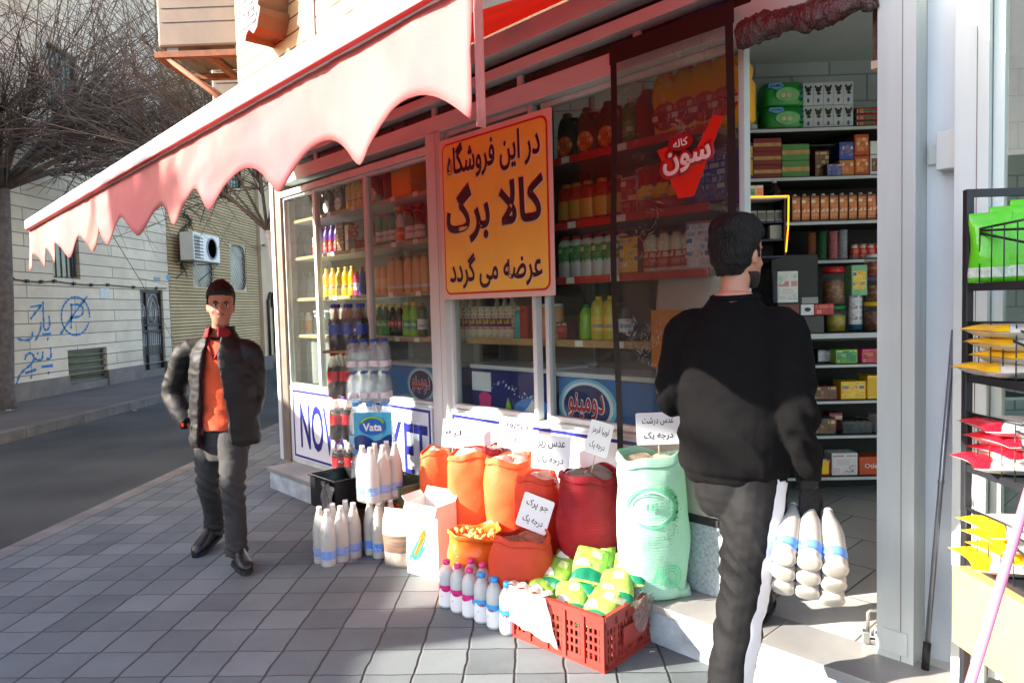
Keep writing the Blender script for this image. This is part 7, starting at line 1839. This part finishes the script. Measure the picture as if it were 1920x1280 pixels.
def djk(p, n):
    side = min(1, max(0, (abs(p.x-cx)-.15)/.06))
    puff = .0010*math.sin((p.z+abs(p.x-cx)*.35)*78+3*nz(p, 7, 7, 7, 1))*side
    return n*(.008*nz(p, 6, 6, 9, 3)+puff*(.5+1.2*nz(p, 6, 6, 6, 4))+.003*nz(p, 20, 20, 34, 6)+.007*(ridge(p+Vector((0,0,p.x*.7)), 5, 5, 10, 18)-.3)*side+.008*(ridge(p, 4, 4, 11, 8)-.3)*(1-side))
fuse('jacket', m_, jk, man, .0075, 2, djk)
lin_ = M('crimson lining', (136, 18, 42), .6, .1, 6)
m_ = MB()
for a in (0, 1):
    m_.grid(lambda u, v, a=a: ((lambda z, rx, ry, a0, a1: (cx+(rx-.022)*math.cos(R(a1-24*u if a else a0+26*u)), (ry-.022)*math.sin(R(a1-24*u if a else a0+26*u)), z))(*spec_[min(9, int(round(v*9)))])), 6, 9)
m_.build('lining', lin_, man)
m_ = MB()
def colp(u, v, s): a = R((232 if s < 0 else -52)+s*0+(-s)*0+(-20+50*u)*(-1 if s < 0 else 1)); return (cx-.0+(.084+.018*v)*math.cos(a)*1.0, (.088+.02*v)*math.sin(a)-.006, zs+.05+.062*(1-v)*(1-.35*u))
for s in (-1, 1):
    m_ = MB(); m_.grid(lambda u, v, s=s: colp(u, v, s), 10, 6); m_.build('collar_lining', M('dark red fleece', (128, 20, 26), .9, .12, 30), man, solid=.006)
m_ = MB(); m_.box(tuple(wrL+Vector((-.01, -.095, -.01))), tuple(wrL+Vector((.006, -.085, .012)))); m_.build('red_tag', RED, man)

# --- man going into the shop, seen from behind, right
rroot = Vector((.70, 2.42, 0))
mn2 = thing('person', 'man in a black sweatshirt and striped track trousers stepping into the shop with bottles', 'person', rroot, R(-36.9))
HM2 = T(.0, .05, 1.548, 180-14, 0) @ Matrix.Scale(1.0, 4)
B = MB(); head_parts(B, HM2)
B.loft([ellring(0, .0, z, rx, ry) for z, rx, ry in ((.86, .15, .10), (1.0, .155, .10), (1.2, .16, .105), (1.38, .17, .10), (1.46, .13, .085), (1.53, .062, .062))])
hR, kR, aR = Vector((.085, -.01, .90)), Vector((.062, -.105, .50)), Vector((.04, -.215, .09))
hL, kL, aL = Vector((-.06, .03, .90)), Vector((-.055, .36, .66)), Vector((-.08, .43, .275))
sR, eR, wR = Vector((.190, -.005, 1.395)), Vector((.232, -.035, 1.13)), Vector((.248, .04, .905))
sL, eL, wL = Vector((-.190, -.005, 1.395)), Vector((-.235, .0, 1.155)), Vector((-.15, .22, 1.10))
for a, b, c in ((hR, kR, aR), (hL, kL, aL)): limb(B, [a, b, c], [.08, .056, .038])
for a, b, c in ((sR, eR, wR), (sL, eL, wL)): limb(B, [a, b, c], [.052, .042, .03])
def hand(mb, wrist, dirx, diry, dirz, k=1.0):
    """dirx: away from the palm, diry: thumb side, dirz: back towards the forearm"""
    mt = Matrix((dirx, diry, dirz)).transposed().to_4x4(); mt.translation = wrist
    m_ = MB()
    m_.loft([[(.0+x*.9, y, z) for x, y in ell(.017+.004*t_, w_, 14)] for t_, z, w_ in ((0, .02, .028), (.5, -.02, .036), (1, -.055, .042), (.8, -.085, .042), (.3, -.094, .038))])
    for i, (y, l) in enumerate(((.032, 1.0), (.011, 1.12), (-.011, 1.05), (-.032, .85))):
        limb(m_, [(0, y*.95, -.075), (.004, y, -.098), (-.004, y, -.098-.026*l), (-.030, y*.98, -.098-.036*l), (-.048, y*.95, -.098-.018*l), (-.046, y*.95, -.09)], [.0115, .0115, .0108, .0102, .0092, .008], 10)
    limb(m_, [(0, .026, -.02), (-.006, .05, -.045), (-.014, .058, -.078), (-.028, .046, -.105), (-.040, .03, -.115)], [.015, .0145, .013, .0115, .0095], 10)
    m_.xf(mt @ Matrix.Scale(k, 4)); q = len(mb.v); mb.v += m_.v; mb.f += [[i+q for i in f] for f in m_.f]; mb.m += m_.m; mb.s += m_.s
HX, HY, HZ = Vector((.86, -.5, .05)).normalized(), None, None
HZ = Vector((-.05, .03, 1)).normalized(); HX = (HX-HZ*HX.dot(HZ)).normalized(); HY = HZ.cross(HX)
hand(B, wR+Vector((.002, .006, -.03)), HX, HY, HZ, .80)
hand(B, wL+Vector((.03, .06, 0)), Vector((-.2, .1, 1)).normalized(), Vector((.9, .3, 0)).normalized(), Vector((-.35, -.9, 0)).normalized(), .9)
fuse('body', B, skin2, mn2, .006, 2, face_disp(HM2))
face_bits(mn2, HM2, .004, False)
hair_mesh(mn2, HM2, .262, .182, .09, .040, .013, 1.03, 4)
m_ = MB()
m_.loft([[(x, y, z) for x, y, z in ellring(0, cy, zz, rx, ry, 20)] for zz, rx, ry, cy in ((-.004, .030, .032, -.062), (.012, .045, .047, -.053), (.03, .0555, .063, -.038), (.055, .0645, .073, -.018))])
m_.xf(HM2); fuse('beard', m_, M('short dark beard', (44, 32, 28), .8, .3, 90, .3, 250), mn2, .005, 2)
blk = M('black sweatshirt', (13, 12, 13), .95, .12, 5, .2, 150, spec=.15)
m_ = MB()
m_.loft([ellring(0, cy, z, rx, ry, 32) for z, rx, ry, cy in ((.872, .176, .128, .0), (.89, .19, .142, .0), (.95, .206, .158, -.005), (1.02, .212, .160, -.008), (1.12, .212, .150, -.006), (1.25, .212, .144, -.006), (1.34, .210, .138, -.008), (1.40, .195, .126, -.004), (1.455, .150, .106, .002), (1.495, .102, .090, .01), (1.522, .080, .079, .016))])
for s, a, b, c in ((1, sR, eR, wR), (-1, sL, eL, wL)):
    limb(m_, [Vector((s*.10, 0, 1.40)), a+Vector((s*.0, 0, -.005)), (a+b)/2+Vector((s*.010, -.006, 0)), b+Vector((s*.004, -.008, 0)), (b+c)/2+Vector((s*.004, -.006, .0)), c+Vector((0, 0, .02)), c+Vector((0, 0, -.012) if s > 0 else (.01, .02, 0))], [.075, .078, .074, .068, .062, .052, .044], 20)
def dsw(p, n):
    arm = max(0, min(1, (abs(p.x)-.215)/.03))
    low = max(0, min(1, (1.22-p.z)/.25))
    a = .007*nz(p, 6, 6, 10, 3)+.003*nz(p, 18, 18, 30, 8)
    a += low*(1-arm)*.013*(ridge(p+Vector((p.z*.5, 0, p.x*.75)), 3.2, 3.2, 9, 5)-.35)
    for e in (eR, eL): a += arm*.006*math.exp(-((p.z-e.z+.05)/.13)**2)*math.sin(p.z*70+p.y*60+p.x*20+4*nz(p, 6, 6, 6, 2))
    a += .012*math.exp(-((p.z-.93)/.035)**2)*(1+.5*nz(p, 16, 16, 4, 2))*(1-arm)
    a -= .006*math.exp(-((p.z-.905)/.012)**2)*(1-arm)
    return n*a
fuse('sweatshirt', m_, blk, mn2, .0075, 2, dsw)
m_ = MB(); pts_ = [(.082*math.cos(R(a)), .010+.080*math.sin(R(a)), 1.552+.006*math.sin(R(a))) for a in range(0, 360, 15)]; m_.tube(pts_+[pts_[0]], .013, 8); m_.xf(Matrix.Translation((0, .006, -.040))); m_.build('neck_rib', blk, mn2)
# glove over the carrying hand
glv = M('black knit glove', (18, 18, 19), .85, .15, 40, .35, 260)
m_ = MB(); hand(m_, wR+Vector((.002, .006, -.03)), HX, HY, HZ, 1.05); limb(m_, [wR+Vector((0, .003, .02)), wR+Vector((0, .006, -.035))], [.044, .035], 16)
fuse('glove', m_, glv, mn2, .0042, 1)
trk = M('dark grey track fabric', (17, 16, 17), .75, .1, 5, .12, 140, spec=.25)
m_ = MB()
m_.loft([ellring(0, .0, z, rx, ry) for z, rx, ry in ((.76, .13, .11), (.82, .160, .132), (.90, .164, .13), (.96, .155, .12))])
limb(m_, [hR+Vector((.006, 0, .0)), (hR+kR)/2+Vector((.008, -.004, 0)), kR+Vector((.002, .008, 0)), (kR+aR)/2+Vector((0, -.012, 0)), aR+Vector((0, -.004, .02)), aR+Vector((0, 0, -.03))], [.112, .106, .086, .08, .076, .072], 20)
limb(m_, [hL, (hL+kL)/2, kL+Vector((0, .008, 0)), (kL+aL)/2+Vector((0, -.012, 0)), aL+Vector((0, 0, -.02))], [.096, .092, .08, .074, .07], 20)
def dtk(p, n):
    a = .007*nz(p, 7, 7, 11, 11)+.003*nz(p, 22, 22, 40, 12)
    a += .014*(ridge(p+Vector((0, 0, p.x*.9+p.y*.3)), 4, 4, 15, 15)-.3)*math.exp(-((p.z-.64)/.16)**2)
    a += .006*math.sin(p.z*55+p.x*40+3*nz(p, 5, 5, 5, 2))*math.exp(-((p.z-.46)/.12)**2)+.005*math.sin(p.z*80+p.x*40)*math.exp(-((p.z-.15)/.09)**2)
    return n*a
tr = fuse('trousers', m_, trk, mn2, .0075, 2, dtk)
# white side stripe taken from the trouser surface itself, raised 2 mm
def stripe(o, axis, outd, half, zlo, zhi, name, mt):
    from mathutils.bvhtree import BVHTree
    me = o.data
    bv = BVHTree.FromPolygons([v.co for v in me.vertices], [list(p.vertices) for p in me.polygons])
    def axp(z):
        for a, b in zip(axis, axis[1:]):
            if b.z <= z <= a.z: return a.lerp(b, (a.z-z)/(a.z-b.z+1e-9))
        return axis[0] if z > axis[0].z else axis[-1]
    side = Vector((-outd.y, outd.x, 0)); vs, fs = [], []
    nz_, nc = 90, 7
    for i in range(nz_+1):
        z = zlo+(zhi-zlo)*i/nz_
        for j in range(nc):
            st = axp(z); st = Vector((st.x, st.y, z))+side*(half*(2*j/(nc-1)-1)+.008*math.sin(z*15))
            hit = bv.ray_cast(st+outd*.35, -outd)
            vs.append((hit[0] if hit[0] else st)+outd*.003)
            if i and j: k = i*nc+j; fs.append((k, k-1, k-nc-1, k-nc))
    m2 = bpy.data.meshes.new(name); m2.from_pydata([tuple(v) for v in vs], [], fs); m2.materials.append(mt)
    m2.polygons.foreach_set('use_smooth', [True]*len(fs))
    s_ = bpy.data.objects.new(name, m2); C.objects.link(s_); s_.parent = o; return s_
stripe(tr, [hR+Vector((0, 0, .1)), hR, kR, aR], Vector((.92, -.39, 0)).normalized(), .030, .06, .91, 'side_stripe', M('white stripe fabric', (214, 214, 218), .7, .05, 6))
shoe(mn2, Matrix.Translation((aR.x, aR.y-.01, .004)) @ Matrix.Rotation(R(180-6), 4, 'Z') @ Matrix.Rotation(R(0), 4, 'X'), shoem, solem)
shoe(mn2, Matrix.Translation((aL.x, aL.y-.015, FLZ+.008)) @ Matrix.Rotation(R(180+4), 4, 'Z'), M('brown grey trainer', (96, 90, 84), .7, .15, 14), solem)
# carried pack: bottle necks in the glove, round feet towards the camera
mn2.scale = (.93, .95, 1); man.scale = (.92, 1, 1)
HMW = Matrix.Translation(rroot) @ Matrix.Rotation(R(-36.9), 4, 'Z') @ Matrix.Diagonal((.93, .95, 1, 1))
grip = HMW @ (wR + Vector((-.012, .012, -.118)))
dv = Vector((-.36, -.76, -.54)).normalized()             # neck -> foot
rw = Vector((.014, .046, -.075)); rw = (rw-dv*rw.dot(dv)).normalized()*.080
cl = rw.normalized().cross(dv).normalized(); cl = cl if cl.x < 0 else -cl; cl *= .076
q0 = (-dv).to_track_quat('Z', 'Y')
for j in range(3):
    for i in range(-1, 2):
        conv = .7                                         # necks drawn together in the fist
        foot = grip+dv*.235+cl*(i-.35)+rw*(j-.25)+(rw*.15 if i < 0 else Vector())
        neck = grip+(cl*(i-.35)+rw*(j-.25))*conv+Vector((0, 0, -.004))
        ax2_ = (neck-foot).normalized()
        r = put('yog', yb_fn, foot, 0, 'white yoghurt drink bottle in the pack carried by the man in black', 'yoghurt drink bottles, carried pack')
        r.scale = (.9, .9, .72); r.rotation_euler = ax2_.to_track_quat('Z', 'Y').to_euler()
